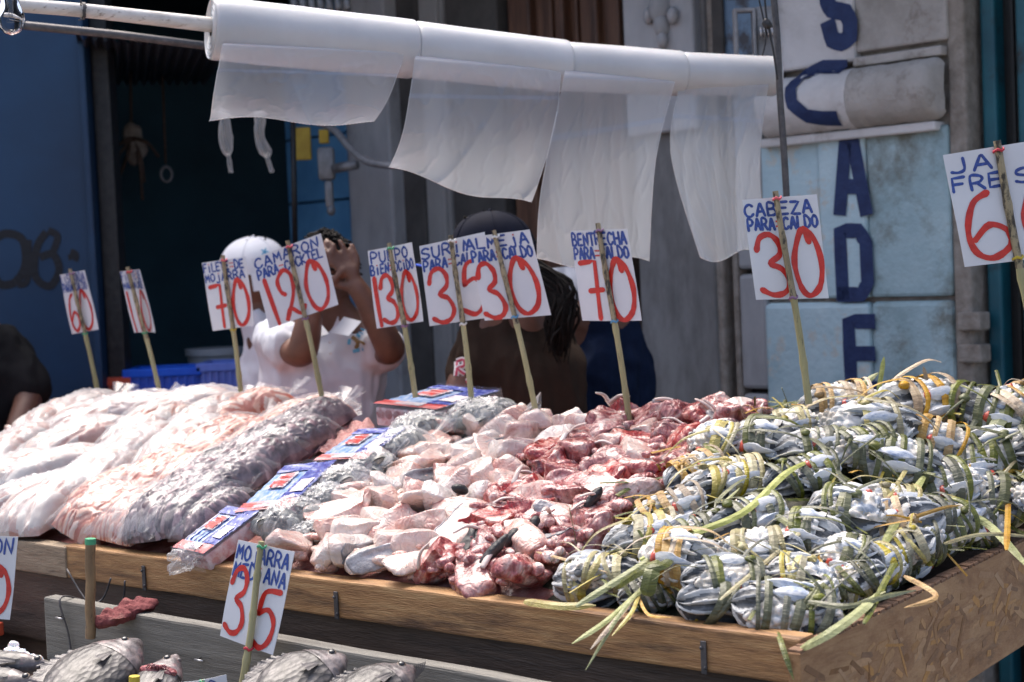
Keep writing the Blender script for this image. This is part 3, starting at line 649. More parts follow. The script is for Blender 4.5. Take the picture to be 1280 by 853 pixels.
for i in range(16):
    rs = random.Random(100 + i)
    protoP.append(proto('pale' if i % 3 else 'white', 200 + i, (rs.uniform(.042, .058), rs.uniform(.026, .036), rs.uniform(.020, .030)), rs.choice([4, 5, 6, 7]), .11, bend=rs.uniform(-.5, .3), flakes=rs.choice([0, 0, .03, .05]), dents=rs.choice([0, 0, 1]), skin=SK[i % 12], bone=0, box=.68))
for i in range(5):   # thin slabs and flaps
    rs = random.Random(150 + i); protoP.append(proto('white' if i % 2 else 'pale', 250 + i, (.062, .038, .013), 4, .14, bend=rs.choice([-1.4, 1.0, -.8]), flakes=.03, skin=[None, None, 'silver_skin'][i % 3], box=.6))
for i in range(18):
    rs = random.Random(300 + i)
    protoR.append(proto('red', 400 + i, (rs.uniform(.038, .055), rs.uniform(.026, .036), rs.uniform(.022, .032)), rs.choice([3, 4, 5]), .24, bend=rs.uniform(-.5, .3), flakes=rs.choice([.0, .05, .08]), dents=rs.choice([0, 1, 2]), skin=['fish_skin', None, None, 'silver_skin', None, None][i % 6], bone=[0, 1, 0, 0, 2][i % 5], gill=0, ragged=.3, subdiv=4, box=.7, grain=2.6))
ORD = ['zeroth', 'first', 'second', 'third', 'fourth', 'fifth', 'sixth', 'seventh', 'eighth', 'ninth', 'tenth', 'eleventh', 'twelfth', 'thirteenth', 'fourteenth', 'fifteenth', 'sixteenth', 'seventeenth']
def put(pr, name, u, v, h, yaw, tilt, roll, sc, group):
    n = mnormal(u, v); base = S(u, v, mh(u, v)) + n * h
    x = SU * math.cos(yaw) + SV * math.sin(yaw); rot = frame(x, n) @ Matrix.Rotation(tilt, 3, 'Y') @ Matrix.Rotation(roll, 3, 'X')
    me, kids = pr; o = link_mesh(name, me); o.matrix_world = Matrix.Translation(base) @ rot.to_4x4() @ Matrix.Diagonal((sc, sc, sc, 1))
    for kn, km in kids: link_mesh(kn, km, o)
    o['group'] = group; return o
rs = random.Random(21); rows = []; nrow = 12
for r_ in range(nrow):
    v = .082 + r_ * .064; lst = []; u = .2 + (r_ % 2) * .035
    while u < 1.6:
        uu = u + rs.uniform(-.014, .014); vv = v + rs.uniform(-.016, .016)
        p = S(uu, vv, mh(uu, vv) + .02); x, y = proj(p); k = 'red' if inpoly(x, y, REDZ) else 'pale' if inpoly(x, y, PALEZ) else None
        if k: lst.append((x, uu, vv, k))
        u += .075
    rows.append(sorted(lst))
used = {}
for r_, lst in enumerate(rows):
    for kind in ('pale', 'red'):
        sub = [q for q in lst if q[3] == kind]
        for i, (x, u, v, k) in enumerate(sub):
            if kind == 'pale': pi = rs.randrange(len(protoP)); pr = protoP[pi]; nm = 'fish_piece'
            else: pi = rs.randrange(len(protoR)); pr = protoR[pi] if rs.random() < .8 else protoP[rs.randrange(16)]; nm = 'fish_head_piece'
            h = rs.uniform(.012, .028); sc = rs.uniform(.85, 1.12) * (1.22 if kind == 'pale' else 1.3)
            o = put(pr, nm, u, v, h, rs.uniform(0, 6.28), rs.gauss(0, .3), rs.gauss(0, .3), sc, 'pale pink fish chunks heaped in the middle' if kind == 'pale' else 'red fish heads and collars heaped beside the crabs')
            kids = [a for a, _ in pr[1]]; 
            feat = 'with skin edge' if 'skin' in kids else 'with bone' if 'bone' in kids else 'with dark red gill' if 'gill' in kids else 'with bare cut faces'
            colr = 'pale pink fish chunk' if kind == 'pale' else 'raw red fish head piece'
            o['label'] = '%s %s, %s from left, %s row above rail' % (colr, feat, ORD[i + 1], ORD[r_ + 1]); o['category'] = 'fish piece' if kind == 'pale' else 'fish head'
# small scraps between the pieces (joined: nobody could count them)
for nm, mt, n_, zone in (('pale_scraps', 'pale_flesh', 260, PALEZ), ('red_scraps', 'red_flesh', 620, REDZ)):
    b = MB(); k = 0; sh = [chunk_mesh(900 + j, .016, .010, .008, 3, .5, subdiv=2, box=.8, ragged=.3)[:2] for j in range(8)]; tries = 0
    while k < n_ and tries < 20000:
        tries += 1; u = rs.uniform(.2, 1.6); v = rs.uniform(.045, .84); x, y = proj(S(u, v, mh(u, v) + .02))
        if not inpoly(x, y, zone): continue
        k += 1; vs, fs = sh[k % 8]; n = mnormal(u, v); rot = frame(SU * math.cos(k) + SV * math.sin(k) + n * rs.uniform(-.4, .4), n); s_ = rs.uniform(.8, 1.7)
        c = S(u, v, mh(u, v)) + n * rs.uniform(.004, .040 if zone is REDZ else .026)
        b.add([c + rot @ q * s_ for q in vs], fs)
    tag(b.build(nm, M[mt], None, True), 'small %s fish scraps lying between the pieces' % nm.split('_')[0], 'fish scraps', kind='stuff')
# ---------------------------------------------------------------- a few pieces one can recognise
def special(name, label, cat, pts, rads, flat, m, kids=(), pins=None):
    pts = crom(pts, 6); k = len(pts); rads = [interp(i / (k - 1), [(j / (len(rads) - 1), q) for j, q in enumerate(rads)]) for i in range(k)]
    c = pts[k // 2]; t = thing(name, label, cat, c)
    b = MB(); b.tube(pts, rads, 16, flat=flat, up=(0, 0, 1)); b.v = [tuple(V3(q) + V3((nz(q, 60), nz(q, 60, 5), nz(q, 60, 9))) * .003) for q in b.v]
    b.build('flesh', M[m], t, True)
    return t
def mp(x, y, h=.02, hz=0): 
    q = on_mound(x, y, h); 
    return q[2] if q else P(x, y, 3.5)
Yj = 3.18
t = special('fish_jaw', 'long open red fish jaw pointing left on top of the heap', 'fish head', [P(820, 502, Yj), P(845, 511, Yj + .02), P(875, 522, Yj + .05), P(900, 528, Yj + .1)], [.008, .017, .024, .020], .8, 'red_flesh')
b = MB(); b.tube(crom([P(818, 500, Yj - .01), P(835, 499, Yj - .01), P(862, 509, Yj), P(886, 518, Yj + .02)]), .0035, 8); b.build('bone', M['bone'], t, True)
b = MB(); b.ell(P(822, 503, Yj - .004), (.012, .008, .007), frame((1, 0, -.4), (0, 0, 1)), 12, 8); b.build('lip', M['silver_skin'], t, True)
t = special('fish_jaw', 'dark upright fish jaw bone right of the long open jaw', 'fish head', [P(886, 515, 3.1), P(896, 530, 3.08), P(902, 552, 3.08)], [.008, .016, .012], .6, 'silver_skin')
b = MB(); b.tube(crom([P(857, 541, 3.05), P(870, 533, 3.05), P(886, 521, 3.06)]), [.003] * 6 + [.005] * 7, 8); b.build('bone', M['bone'], t, True)
t = special('fish_jowl', 'big rounded fish head with a white crescent edge near the ridge', 'fish head', [P(775, 588, 3.02), P(800, 573, 3.04), P(835, 566, 3.06), P(862, 580, 3.06)], [.022, .042, .046, .026], .7, 'pale_flesh')
b = MB(); b.tube(crom([P(775, 580, 2.985), P(800, 566, 2.98), P(822, 572, 2.975), P(834, 588, 2.975)]), [.005] * 19, 8, flat=.5); b.build('bone', M['bone'], t, True)
special('fish_fillet', 'pink fish fillet folded on the ridge below the middle sticks', 'fish piece', [P(690, 540, 3.42), P(712, 530, 3.42), P(733, 546, 3.42)], [.018, .028, .018], .75, 'pale_flesh')
t = special('fish_chunk', 'thick fish cut with rough dark scaly skin below the clam bag', 'fish piece', [P(604, 531, 3.5), P(622, 531, 3.5), P(646, 536, 3.5)], [.018, .025, .020], .8, 'fish_skin')
t = special('fish_cheek', 'red folded fish cheek next to the first crab bundles', 'fish head', [P(822, 612, 2.86), P(845, 603, 2.86), P(868, 594, 2.88)], [.014, .030, .022], .9, 'red_flesh')
b = MB(); b.tube(crom([P(836, 625, 2.83), P(850, 611, 2.83), P(862, 602, 2.84)]), .005, 8, flat=.6); b.build('bone', M['bone'], t, True)
special('fish_cheek', 'bright red gill lump at the right end of the ridge', 'fish head', [P(905, 530, 3.1), P(925, 524, 3.1), P(940, 535, 3.1)], [.012, .024, .018], .9, 'deep_red')
b = MB(); b.tube([P(944, 527, 3.1), P(950, 515, 3.1), P(954, 503, 3.1)], [.008, .006, .001], 7); tag(b.build('fish_bone', M['bone'], None, True), 'short white spike of bone standing up at the ridge', 'bone')
for (x, y, an, L, Yo) in ((742, 623, .9, .055, 0), (617, 689, .8, .075, 0), (668, 655, 1.2, .03, 0), (640, 672, 1.0, .04, 0), (575, 612, -.3, .035, 0)):
    q = mp(x, y, .05); d = (V3((math.cos(an), .15, math.sin(an)))).normalized()
    b = MB(); b.ell(q, (L / 2, .010, .013), frame(d, V3((0, -1, .5))), 16, 10, lambda s_: s_ * (1 + .15 * nz(s_, 60))); tag(b.build('fish_fin', M['fish_skin'], None, True), 'black skinned fish flap %s' % {742: 'in the middle of the red heads, largest', 617: 'low on the border of pale and red fish', 668: 'small, left of the wide red gill', 640: 'small, upright beside the lower skin', 575: 'on the pale chunks, tilted left', 520: 'on the pale chunks near the rail'}[x], 'fish piece', 'dark skin flaps on the fish')
# ---------------------------------------------------------------- crabs tied with palm strips
mat('crab_shell', [(.3, (.018, .020, .024)), (.48, (.05, .056, .064)), (.62, (.14, .15, .16)), (.8, (.34, .35, .34))], scale=14, stretch=(.5, 2.2, 2.2), rough=.5, bump=.7, bscale=120, coat=.1, rnd=.25, distort=.8)
mat('crab_white', [(.3, (.24, .20, .15)), (.40, (.52, .48, .41)), (.50, (.68, .65, .60)), (.7, (.72, .72, .70))], scale=30, rough=.5, bump=.7, bscale=110, coat=.05, rnd=.10, dirt=((.25, .20, .14), 28, .58, .8), sss=.08, sssr=.005)
mat('crab_blue', [(.3, (.10, .13, .20)), (.42, (.30, .34, .40)), (.54, (.55, .57, .58)), (.8, (.66, .66, .63))], scale=13, stretch=(1, 2, 2), rough=.42, bump=.5, bscale=110, coat=.15, rnd=.15)
mat('crab_claw', [(.3, (.14, .20, .34)), (.38, (.44, .50, .60)), (.46, (.68, .69, .70)), (.64, (.74, .73, .70)), (.8, (.50, .46, .40))], scale=22, stretch=(1, 1.6, 1.6), rough=.4, bump=.4, bscale=110, coat=.2, rnd=.12, dirt=((.30, .25, .18), 24, .6, .8))
mat('crab_rim', [(.3, (.22, .23, .24)), (.5, (.42, .43, .43)), (.7, (.60, .60, .58))], scale=20, stretch=(.5, 2, 2), rough=.5, bump=.6, bscale=120, rnd=.15)
mat('crab_red', [(.3, (.42, .03, .02)), (.7, (.62, .12, .06))], scale=30, rough=.35, coat=.4)
mat('leaf_green', [(.3, (.035, .042, .014)), (.5, (.085, .095, .03)), (.75, (.19, .19, .07))], scale=16, stretch=(.3, 5, 5), rough=.42, bump=.5, bscale=90, rnd=.35, coat=.15)
mat('leaf_yellow', [(.3, (.19, .14, .04)), (.5, (.32, .27, .09)), (.75, (.43, .39, .17))], scale=14, stretch=(.3, 5, 5), rough=.42, bump=.5, bscale=90, rnd=.3, coat=.15, dirt=((.18, .09, .02), 12, .6, .8))
mat('leaf_dry', [(.3, (.22, .12, .045)), (.5, (.40, .26, .11)), (.75, (.56, .42, .22))], scale=14, stretch=(.3, 5, 5), rough=.5, bump=.5, bscale=90, rnd=.3, dirt=((.08, .035, .015), 12, .58, .75))
mat('leaf_pale', [(.3, (.20, .21, .07)), (.5, (.32, .34, .13)), (.75, (.46, .46, .23))], scale=14, stretch=(.3, 5, 5), rough=.45, bump=.5, bscale=90, rnd=.2)
def claw(b, p0, d, up, L, w_, open_=.22):
    """faceted palm with ridges running on into the fixed finger"""
    d = V3(d).normalized(); up = V3(up); up = (up - d * up.dot(d)).normalized(); sd_ = d.cross(up)
    k = 6; rows = []
    prof = [(0, .12), (.07, .28), (.2, .43), (.38, .50), (.5, .47), (.6, .33), (.72, .24), (.85, .15), (.95, .08), (1, .02)]; off = [0, 0, 0, 0, .04, .13, .16, .13, .05, -.02]
    vs = []; n = 9
    for (t, r_), o_ in zip(prof, off):
        for j in range(n):
            a = 2 * math.pi * j / n; rr_ = r_ * (1 + (.14 if j % 2 else -.10)) * (1 + .05 * math.sin(t * 40))
            vs.append(p0 + d * L * t + sd_ * w_ * (o_ + math.cos(a) * rr_) + up * w_ * math.sin(a) * rr_ * .62)
    m = len(prof); fs = [(i * n + j, i * n + (j + 1) % n, (i + 1) * n + (j + 1) % n, (i + 1) * n + j) for i in range(m - 1) for j in range(n)] + [tuple(range(n))[::-1], tuple((m - 1) * n + j for j in range(n))]
    b.add(vs, fs)
def claw2(b, p0, d, up, L, w_, open_=.22):
    d = V3(d).normalized(); up = V3(up); up = (up - d * up.dot(d)).normalized(); sd_ = d.cross(up); q = p0 + d * L * .5 - sd_ * w_ * .26
    b.tube(crom([q, q + d * L * .22 - sd_ * w_ * .10, q + d * L * .48 + sd_ * w_ * .12], 4), [w_ * k for k in (.17, .19, .19, .17, .15, .12, .09, .06, .02)], 7, flat=.8, up=up)
def band_mb(xc, rx, ry, tilt, wid, seed, cy=0, cz=0):
    rs_ = random.Random(seed); b = MB(); pts = []; nr = []
    for i in range(25):
        a = 2 * math.pi * i / 24 + .4; y = math.cos(a) * rx; z = math.sin(a) * ry; x = xc + math.tan(tilt) * z + math.sin(a * 2 + seed) * .002
        pts.append(V3((x, y + cy, z + cz))); nr.append(V3((0, math.cos(a) / rx, math.sin(a) / ry)).normalized())
    b.ribbon(pts, nr, wid * 1.3, .0008); return b
def packed(p, size, seed, depth):
    """cells pressed against one another: (bulge 0..1, cell hash)"""
    q = V3((p[0] / size[0] + seed * 3.1, p[1] / size[1], p[2] / size[2])); d, pts = noise.voronoi(q); c = pts[0]
    return min(1, (d[1] - d[0]) * 2.0) ** .5 * depth, abs(math.sin(c.x * 12.9898 + c.y * 78.233 + c.z * 37.7)) * 43.7 % 1
def crab_proto(seed, style):
    """crabs pressed into an oval bunch: ridged shell rims on one side, packed legs and chest plates on the other, claws lying flush outside"""
    rs_ = random.Random(seed); out = []; A, B_, C_ = (.079, .042, .0315) if style != 1 else (.054, .045, .037)
    def add(nm, b, m, sm=True, sh=None): out.append((nm, b.mesh(nm, m if isinstance(m, list) else M[m], sm, sh)))
    def surf(s_, th, g=0.0):
        r_ = max(0, 1 - abs(s_) ** 2.7) ** .48; return V3((s_ * A, math.cos(th) * (B_ * r_ + g), math.sin(th) * (C_ * r_ + g)))
    o1 = rs_.uniform(-.12, .12); o2 = rs_.uniform(0, 6); nr = rs_.choice([7, 8, 9])
    def isshell(s_, th):
        if style == 0: return s_ < o1 - .22 + .2 * math.sin(th * 2 + o2)
        if style == 1: return s_ > .35 or math.cos(th) > .75
        return math.sin(th) < -.45 + .3 * math.sin(s_ * 4 + o2) or s_ > .6 + .2 * math.sin(th * 3)
    NU, NV = 84, 70; V = {}; sh = MB(); lg = MB()
    for tgt, shell_ in ((sh, True), (lg, False)):
        vs = []; info = []
        for j in range(NV + 1):
            for i in range(NU):
                s_ = math.sin((-.5 + j / NV) * math.pi) ; th = 2 * math.pi * i / NU; p = surf(s_, th); n = V3((s_ * .35, p.y / B_, p.z / C_)).normalized()
                if shell_:
                    ph = (th * nr / (2 * math.pi) * 1.0 + .35 * nz((s_ * 2, seed, th), 1) + s_ * .5) % 1; k = abs(ph - .5) * 2; g = .0078 * k ** 1.8 - .004 + .0016 * nz(p, 120, seed); hsh = k
                else: g, hsh = packed(p, (.0185, .0125, .0125), seed, .0085); g -= .0035; 
                w9 = V3((nz(p, 22, seed), nz(p, 22, seed + 7), nz(p, 22, seed + 13))) * .007; vs.append(p + n * g + w9); info.append(hsh)
        tgt.v = [tuple(q) for q in vs]
        for j in range(NV):
            for i in range(NU):
                s_ = math.sin((-.5 + (j + .5) / NV) * math.pi); th = 2 * math.pi * (i + .5) / NU; f = (j * NU + i, j * NU + (i + 1) % NU, (j + 1) * NU + (i + 1) % NU, (j + 1) * NU + i)
                if isshell(s_, th) == shell_: tgt.f.append(f); tgt.m.append((1 if info[f[0]] > .60 else 0) if shell_ else (1 if info[f[0]] > .80 else 2 if info[f[0]] < .10 else 0))
    core = MB(); core.ell((0, 0, 0), (A * .95, B_ * .9, C_ * .9), None, 16, 10); add('shell', core, 'crab_shell')
    add('shell_rims', sh, [M['crab_shell'], M['crab_rim']]); add('packed_legs', lg, [M['crab_white'], M['crab_blue'], M['crab_shell']])
    cl = {0: [(-.06, 2.75, 1, 0), (.02, 1.95, 1, 1)], 1: [(-.52, 2.5, 1, 1), (-.45, 1.55, 1, 0)], 2: [(.18, 2.95, -1, 1), (-.30, 2.1, 1, 0), (.3, 1.7, -1, 0)]}[style]
    for (s_, th, sg, rd) in cl:      # th: pi faces the street, pi/2 up
        th += rs_.uniform(-.15, .15); p = surf(s_, th, .003); n = V3((0, math.cos(th), math.sin(th))); CL = rs_.uniform(.066, .080) * (.8 if style == 1 else 1); e_ = surf(max(-.93, min(.93, s_ + sg * CL / A)), th, .004); d = (e_ - p).normalized()
        for nm, fn in (('claw', claw), ('claw_finger', claw2)):
            b = MB(); fn(b, p, d, n.cross(d), CL, .036); b.m = [1 if (i % 9) in (2, 3, 7) else 0 for i in range(len(b.f))] if nm == 'claw' else b.m; cd_ = p; 
            b.v = [tuple(V3(q) - n * ((V3(q) - p).dot(n)) * .30) for q in b.v]; add(nm, b, [M['crab_claw'], M['crab_blue']], True, 28)
        if rd: b = MB(); b.ell(p + d * .004 + n * .0005, (.008, .0095, .0060), frame(d, n), 12, 6, lambda q: q * (1 + .4 * nz(q, 140, seed))); add('claw_joint', b, 'crab_red')
    for k in range(4):      # single walking legs escaping the bunch
        th = rs_.uniform(1.2, 3.0); s0 = rs_.uniform(-.3, .5); b = MB(); q0 = surf(s0, th, .001); q1 = surf(min(.9, s0 + .45), th + .15, .004); q2 = surf(min(.95, s0 + .75), th + rs_.uniform(-.5, .3), .005)
        b.tube(crom([q0, q0.lerp(q1, .5), q1, q2], 4), [.0042, .0048, .0046, .0036, .0042, .0038, .0028, .0012], 7, flat=.8); add('leg', b, 'crab_blue' if k % 2 else 'crab_white')
    return out
CP = [crab_proto(500 + i, st) for i, st in enumerate((0, 2, 0, 1, 2, 0, 1))]
CST = [0, 2, 0, 1, 2, 0, 1]
BW = {}
def bands(style_i, var, m):
    key = (style_i, var, m)
    if key in BW: return BW[key]
    rs_ = random.Random(var * 31 + style_i); out = []; W_, H = .0490, .0385
    xs = {0: [-.030, .020], 1: [-.038, .0, .036], 2: [-.012, .026]}[var % 3]
    if CST[style_i] == 1: xs = [-.012, .004]; 
    for x in xs:
        t_ = rs_.uniform(-.5, .5); b = band_mb(x, W_, H if CST[style_i] != 1 else .0440, t_, rs_.uniform(.009, .014), rs_.random() * 6); out.append(('palm_band', b.mesh('palm_band', M[m], False)))
        b = band_mb(x + .008, W_ * 1.03, (H if CST[style_i] != 1 else .0440) * 1.03, t_ + rs_.uniform(.15, .45), rs_.uniform(.005, .008), rs_.random() * 6); out.append(('palm_band', b.mesh('palm_band', M[m], False)))
    # loose ends
    for k in range(2 + style_i % 2):
        a = rs_.uniform(-.6, .9) * (1 if k else -1); b = MB(); x = xs[0]; y0 = rs_.uniform(-.02, .02); L = rs_.uniform(.05, .12)
        p0 = V3((x, y0, H * 1.05)); d = V3((math.cos(a) * (1 if k else -1), math.sin(a) - .4, 0)).normalized()
        pts = crom([p0 - d * .012, p0 + d * .01 + V3((0, 0, .008)), p0 + d * L * .6 + V3((0, 0, .010)), p0 + d * L + V3((0, 0, -.012))], 5); b.ribbon(pts, V3((0, 0, 1)), rs_.uniform(.0025, .008), .0008, lambda t: 1 - .8 * t ** 3); out.append(('leaf_end', b.mesh('leaf_end', M[m], False)))
    b = MB(); b.ell((xs[0], 0, H * 1.08), (.010, .008, .006), None, 10, 6, lambda q: q * (1 + .3 * nz(q, 200))); out.append(('knot', b.mesh('knot', M[m], True)))
    BW[key] = out; return out
# (px, py, pixel length, image-plane angle deg, proto, band variant, band colour)
G, Y_, D, Pl = 'leaf_green', 'leaf_yellow', 'leaf_dry', 'leaf_pale'
CR = [(1145, 504, 125, 6, 0, 0, D), (1050, 507, 100, 8, 2, 1, D), (1088, 532, 120, 2, 1, 2, Y_), (1157, 550, 105, -14, 0, 1, D), (1016, 560, 90, 6, 2, 2, G), (1118, 580, 120, -10, 1, 1, G), (1232, 517, 110, -12, 0, 1, G),
      (1276, 505, 100, 20, 2, 2, D), (1243, 567, 115, 12, 1, 2, G), (958, 556, 80, 20, 3, 0, G), (918, 600, 100, 8, 2, 2, Y_), (1003, 596, 100, 12, 0, 1, G), (1168, 610, 110, 12, 2, 2, G), (1240, 622, 125, -4, 0, 1, G),
      (1112, 630, 95, -4, 2, 2, Y_), (1058, 646, 90, 5, 6, 0, G), (931, 652, 115, 14, 0, 0, G), (1122, 660, 120, 14, 0, 2, D), (1012, 671, 80, 10, 3, 0, G), (1190, 662, 95, 22, 1, 1, G), (1276, 664, 90, 5, 4, 1, G), (950, 693, 105, 6, 1, 0, Y_),
      (1062, 702, 78, 5, 6, 0, G), (912, 727, 115, -2, 1, 0, G), (1000, 730, 85, 6, 6, 0, Y_), (884, 762, 130, -5, 0, 0, G), (962, 768, 130, -8, 1, 1, G), (1034, 760, 66, -10, 3, 0, G), (1132, 690, 90, 22, 5, 1, Y_), (852, 704, 95, 8, 3, 0, D), (703, 738, 80, 4, 6, 0, Y_),
      (752, 714, 100, -4, 5, 0, Y_), (812, 672, 110, 14, 2, 0, Y_), (838, 640, 95, 18, 0, 1, D), (900, 606, 100, 10, 2, 0, Y_), (874, 668, 95, 10, 0, 1, G), (786, 748, 90, 10, 4, 1, G), (1200, 585, 90, 5, 5, 0, G), (1085, 728, 85, 20, 2, 1, G), (1075, 560, 90, 10, 4, 1, G), (868, 590, 80, 20, 5, 1, D), (985, 535, 80, 10, 5, 2, Y_), (1320, 560, 110, 5, 0, 1, G), (1320, 620, 110, 5, 1, 1, G), (900, 560, 75, 15, 6, 0, Y_), (1060, 760, 80, 25, 0, 1, G), (1110, 715, 90, 24, 2, 2, Y_), (1165, 690, 90, 24, 5, 1, G), (1225, 655, 95, 22, 1, 2, G), (1150, 650, 90, 12, 4, 1, G), (1270, 625, 100, 18, 0, 0, Y_)]
rs = random.Random(77)
cw = {G: 'green', Y_: 'yellow', D: 'dry brown', Pl: 'pale'}
CR2 = []
for c in CR:
    q = on_mound(c[0], c[1], .035)
    if q is None: q = on_mound(c[0], c[1] + 12, .035)
    if q is None: print('crab off mound', c); continue
    CR2.append((c, q))
for u_, v_, z_, c in ((.060, .13, 1.012, (0, 0, 88, 24, 2, 1, G)), (.058, .25, 1.02, (0, 0, 92, 30, 0, 2, Y_)), (.060, .38, 1.02, (0, 0, 90, 24, 5, 1, G)), (.056, .50, 1.03, (0, 0, 92, 28, 4, 1, G)), (.06, .64, 1.04, (0, 0, 92, 20, 2, 2, G)), (.06, .78, 1.07, (0, 0, 92, 20, 1, 1, Y_)), (.14, .30, 1.04, (0, 0, 92, 14, 0, 1, G)), (.14, .46, 1.06, (0, 0, 92, 8, 1, 0, G))):
    p_ = S(u_, v_, z_); xy = proj(p_); CR2.append(((xy[0], xy[1]) + c[2:], (u_, v_, p_)))
srt = sorted(CR2, key=lambda k: (int(k[0][1] // 36), k[0][0])); rown = {}
for c, q in srt: rown.setdefault(int(c[1] // 36), []).append(c)
keys = sorted(rown); camx = CAMROT @ V3((1, 0, 0)); camz = CAMROT @ V3((0, 1, 0))
lo_crabs = []
EXTRA = []
for c, (u, v, p) in CR2:
    x, y, L, an, pi, bv, lm = c; rk = keys.index(int(y // 36)) + 1; ck = rown[int(y // 36)].index(c) + 1
    if p.z < 1.06 and u < .045: p = S(.045, v, p.z); u = .045
    if v < .085: p = S(u, .085, p.z - .006); v = .085
    want = L * p.y / FPX; native = .152 if CST[pi] != 1 else .105; sc = max(.66, min(1.2, want / native * 1.02))
    n = mnormal(u, v); up = (n * .8 + V3((0, -.35, .5)) * .5).normalized()
    d = camx * math.cos(R(an)) + camz * math.sin(R(an)); d = d + V3((0, 1, 0)) * (math.sin(R(an)) * .8 + rs.uniform(-.25, .25)); d = d.normalized()
    if CST[pi] == 1: d = (camx * math.cos(R(an)) + V3((0, -.55, -.15)) * .8).normalized()
    if rs.random() < .3: d = -d
    rot = frame(d, up) @ Matrix.Rotation(rs.gauss(0, .25), 3, 'X')
    lb = '%s crab bundle with %s leaf, %s from left, %s row down' % ({0: 'blue grey', 2: 'blue white', 1: 'round blue white'}[CST[pi]], cw[lm], ORD[ck], ORD[rk])
    t = thing('crab_bundle', lb, 'crabs', p, rot, 'blue crabs tied in bundles with palm leaf'); t.scale = (sc, sc, sc)
    for nm, me in CP[pi] + bands(pi, bv, lm):
        ob = link_mesh(nm, me, t)
        if nm in ('packed_legs', 'shell_rims'): ob['kind'] = 'stuff'
    t.location = p - up * .0
# loose blades of palm leaf: (list of photo points with height above the heap, width px, material, label)
LV = [([(1113, 478, .02), (1085, 492, .03)], 8, 'leaf_pale', ''), ([(1060, 500, .03), (1080, 480, .05), (1098, 466, .06)], 8, 'leaf_pale', 'pale leaf blade leaning up beside the letter E'),
 ([(1098, 490, .03), (1102, 466, .05), (1105, 446, .07)], 6, 'leaf_pale', 'narrow leaf spike standing highest before the letter E'), ([(1160, 484, .03), (1157, 470, .04), (1154, 458, .05)], 5, 'leaf_dry', 'short brown leaf stub standing above the top crabs'),
 ([(1300, 470, .08), (1262, 510, .08), (1228, 555, .06)], 17, 'leaf_pale', 'widest pale green blade rising at the right edge'), ([(1104, 682, .05), (1132, 632, .07), (1162, 585, .07)], 11, 'leaf_pale', 'long pale green blade hanging over the crab heap middle'),
 ([(1258, 688, .07), (1260, 630, .07), (1259, 565, .07)], 8, 'leaf_dry', 'straight tan leaf strip standing near the side panel'), ([(1150, 660, .05), (1200, 610, .07), (1215, 595, .06)], 6, 'leaf_green', 'slim green blade crossing right of the long pale one'),
 ([(800, 700, .06), (860, 670, .07), (930, 640, .07), (985, 590, .08), (1030, 570, .05)], 10, 'leaf_pale', 'longest leaf blade sweeping diagonally over the crabs'), ([(720, 758, .05), (800, 708, .06), (870, 660, .06), (925, 610, .06)], 10, 'leaf_pale', 'pale blade lying diagonally over the lower left crabs'),
 ([(900, 750, .06), (960, 700, .06), (1010, 655, .06), (1040, 610, .05)], 6, 'leaf_yellow', 'thin yellow strip curving through the heap centre'), ([(1000, 812, .05), (1040, 790, .05), (1080, 760, .05), (1100, 738, .04)], 13, 'leaf_pale', 'wide pale blade along the inner side of the panel'),
 ([(1010, 752, .05), (1060, 758, .05), (1110, 745, .05), (1145, 738, .04)], 8, 'leaf_green', 'dark green strip lying level above the tray corner'), ([(1205, 640, .06), (1240, 660, .05), (1290, 715, .02)], 10, 'leaf_pale', 'blade hanging over the chipboard panel at the right'),
 ([(1020, 522, .05), (1060, 540, .05), (1100, 575, .04)], 9, 'leaf_green', 'green strip bending between the upper crab bundles'), ([(840, 592, .04), (900, 592, .05), (958, 598, .05)], 5, 'leaf_green', 'thin green leaf rib lying level left of the crabs'),
 ([(1060, 615, .06), (1030, 560, .07), (1005, 545, .05)], 7, 'leaf_green', 'green blade leaning left in the upper heap'), ([(1200, 560, .06), (1230, 500, .06), (1205, 488, .05), (1160, 495, .04)], 7, 'leaf_green', 'green leaf loop arching over the upper right crabs'),
 ([(670, 690, .04), (715, 702, .05), (760, 716, .05)], 4, 'leaf_dry', 'thin dry stem reaching left over the red fish'), ([(655, 752, .025), (700, 758, .025), (745, 757, .025)], 11, 'leaf_yellow', 'yellow leaf strip lying flat on the rail top'),
 ([(760, 590, .04), (800, 560, .05), (812, 555, .04)], 5, 'leaf_green', ''), ([(905, 570, .05), (885, 560, .06), (880, 545, .05)], 7, 'leaf_green', 'short olive blade sticking up over the red cheek'), ([(1100, 640, .07), (1150, 560, .06), (1180, 520, .06)], 6, 'leaf_yellow', 'yellow strip slanting below the top crabs'),
 ([(1080, 780, .04), (1110, 720, .05), (1125, 690, .05)], 9, 'leaf_green', 'green strip standing between the crabs and panel'), ([(960, 640, .06), (990, 660, .06), (1000, 700, .05)], 9, 'leaf_green', 'green strip looping round the round crab bunch'),
 ([(1130, 720, .05), (1170, 745, .03), (1130, 760, .02)], 7, 'leaf_dry', 'brown strip curling by the panel edge'), ([(1150, 600, .06), (1210, 588, .06), (1290, 590, .05)], 7, 'leaf_dry', 'brown strip lying level towards the right edge'), ([(1180, 680, .06), (1230, 668, .06), (1300, 672, .04)], 6, 'leaf_yellow', 'yellow rib over the crabs beside the panel')]
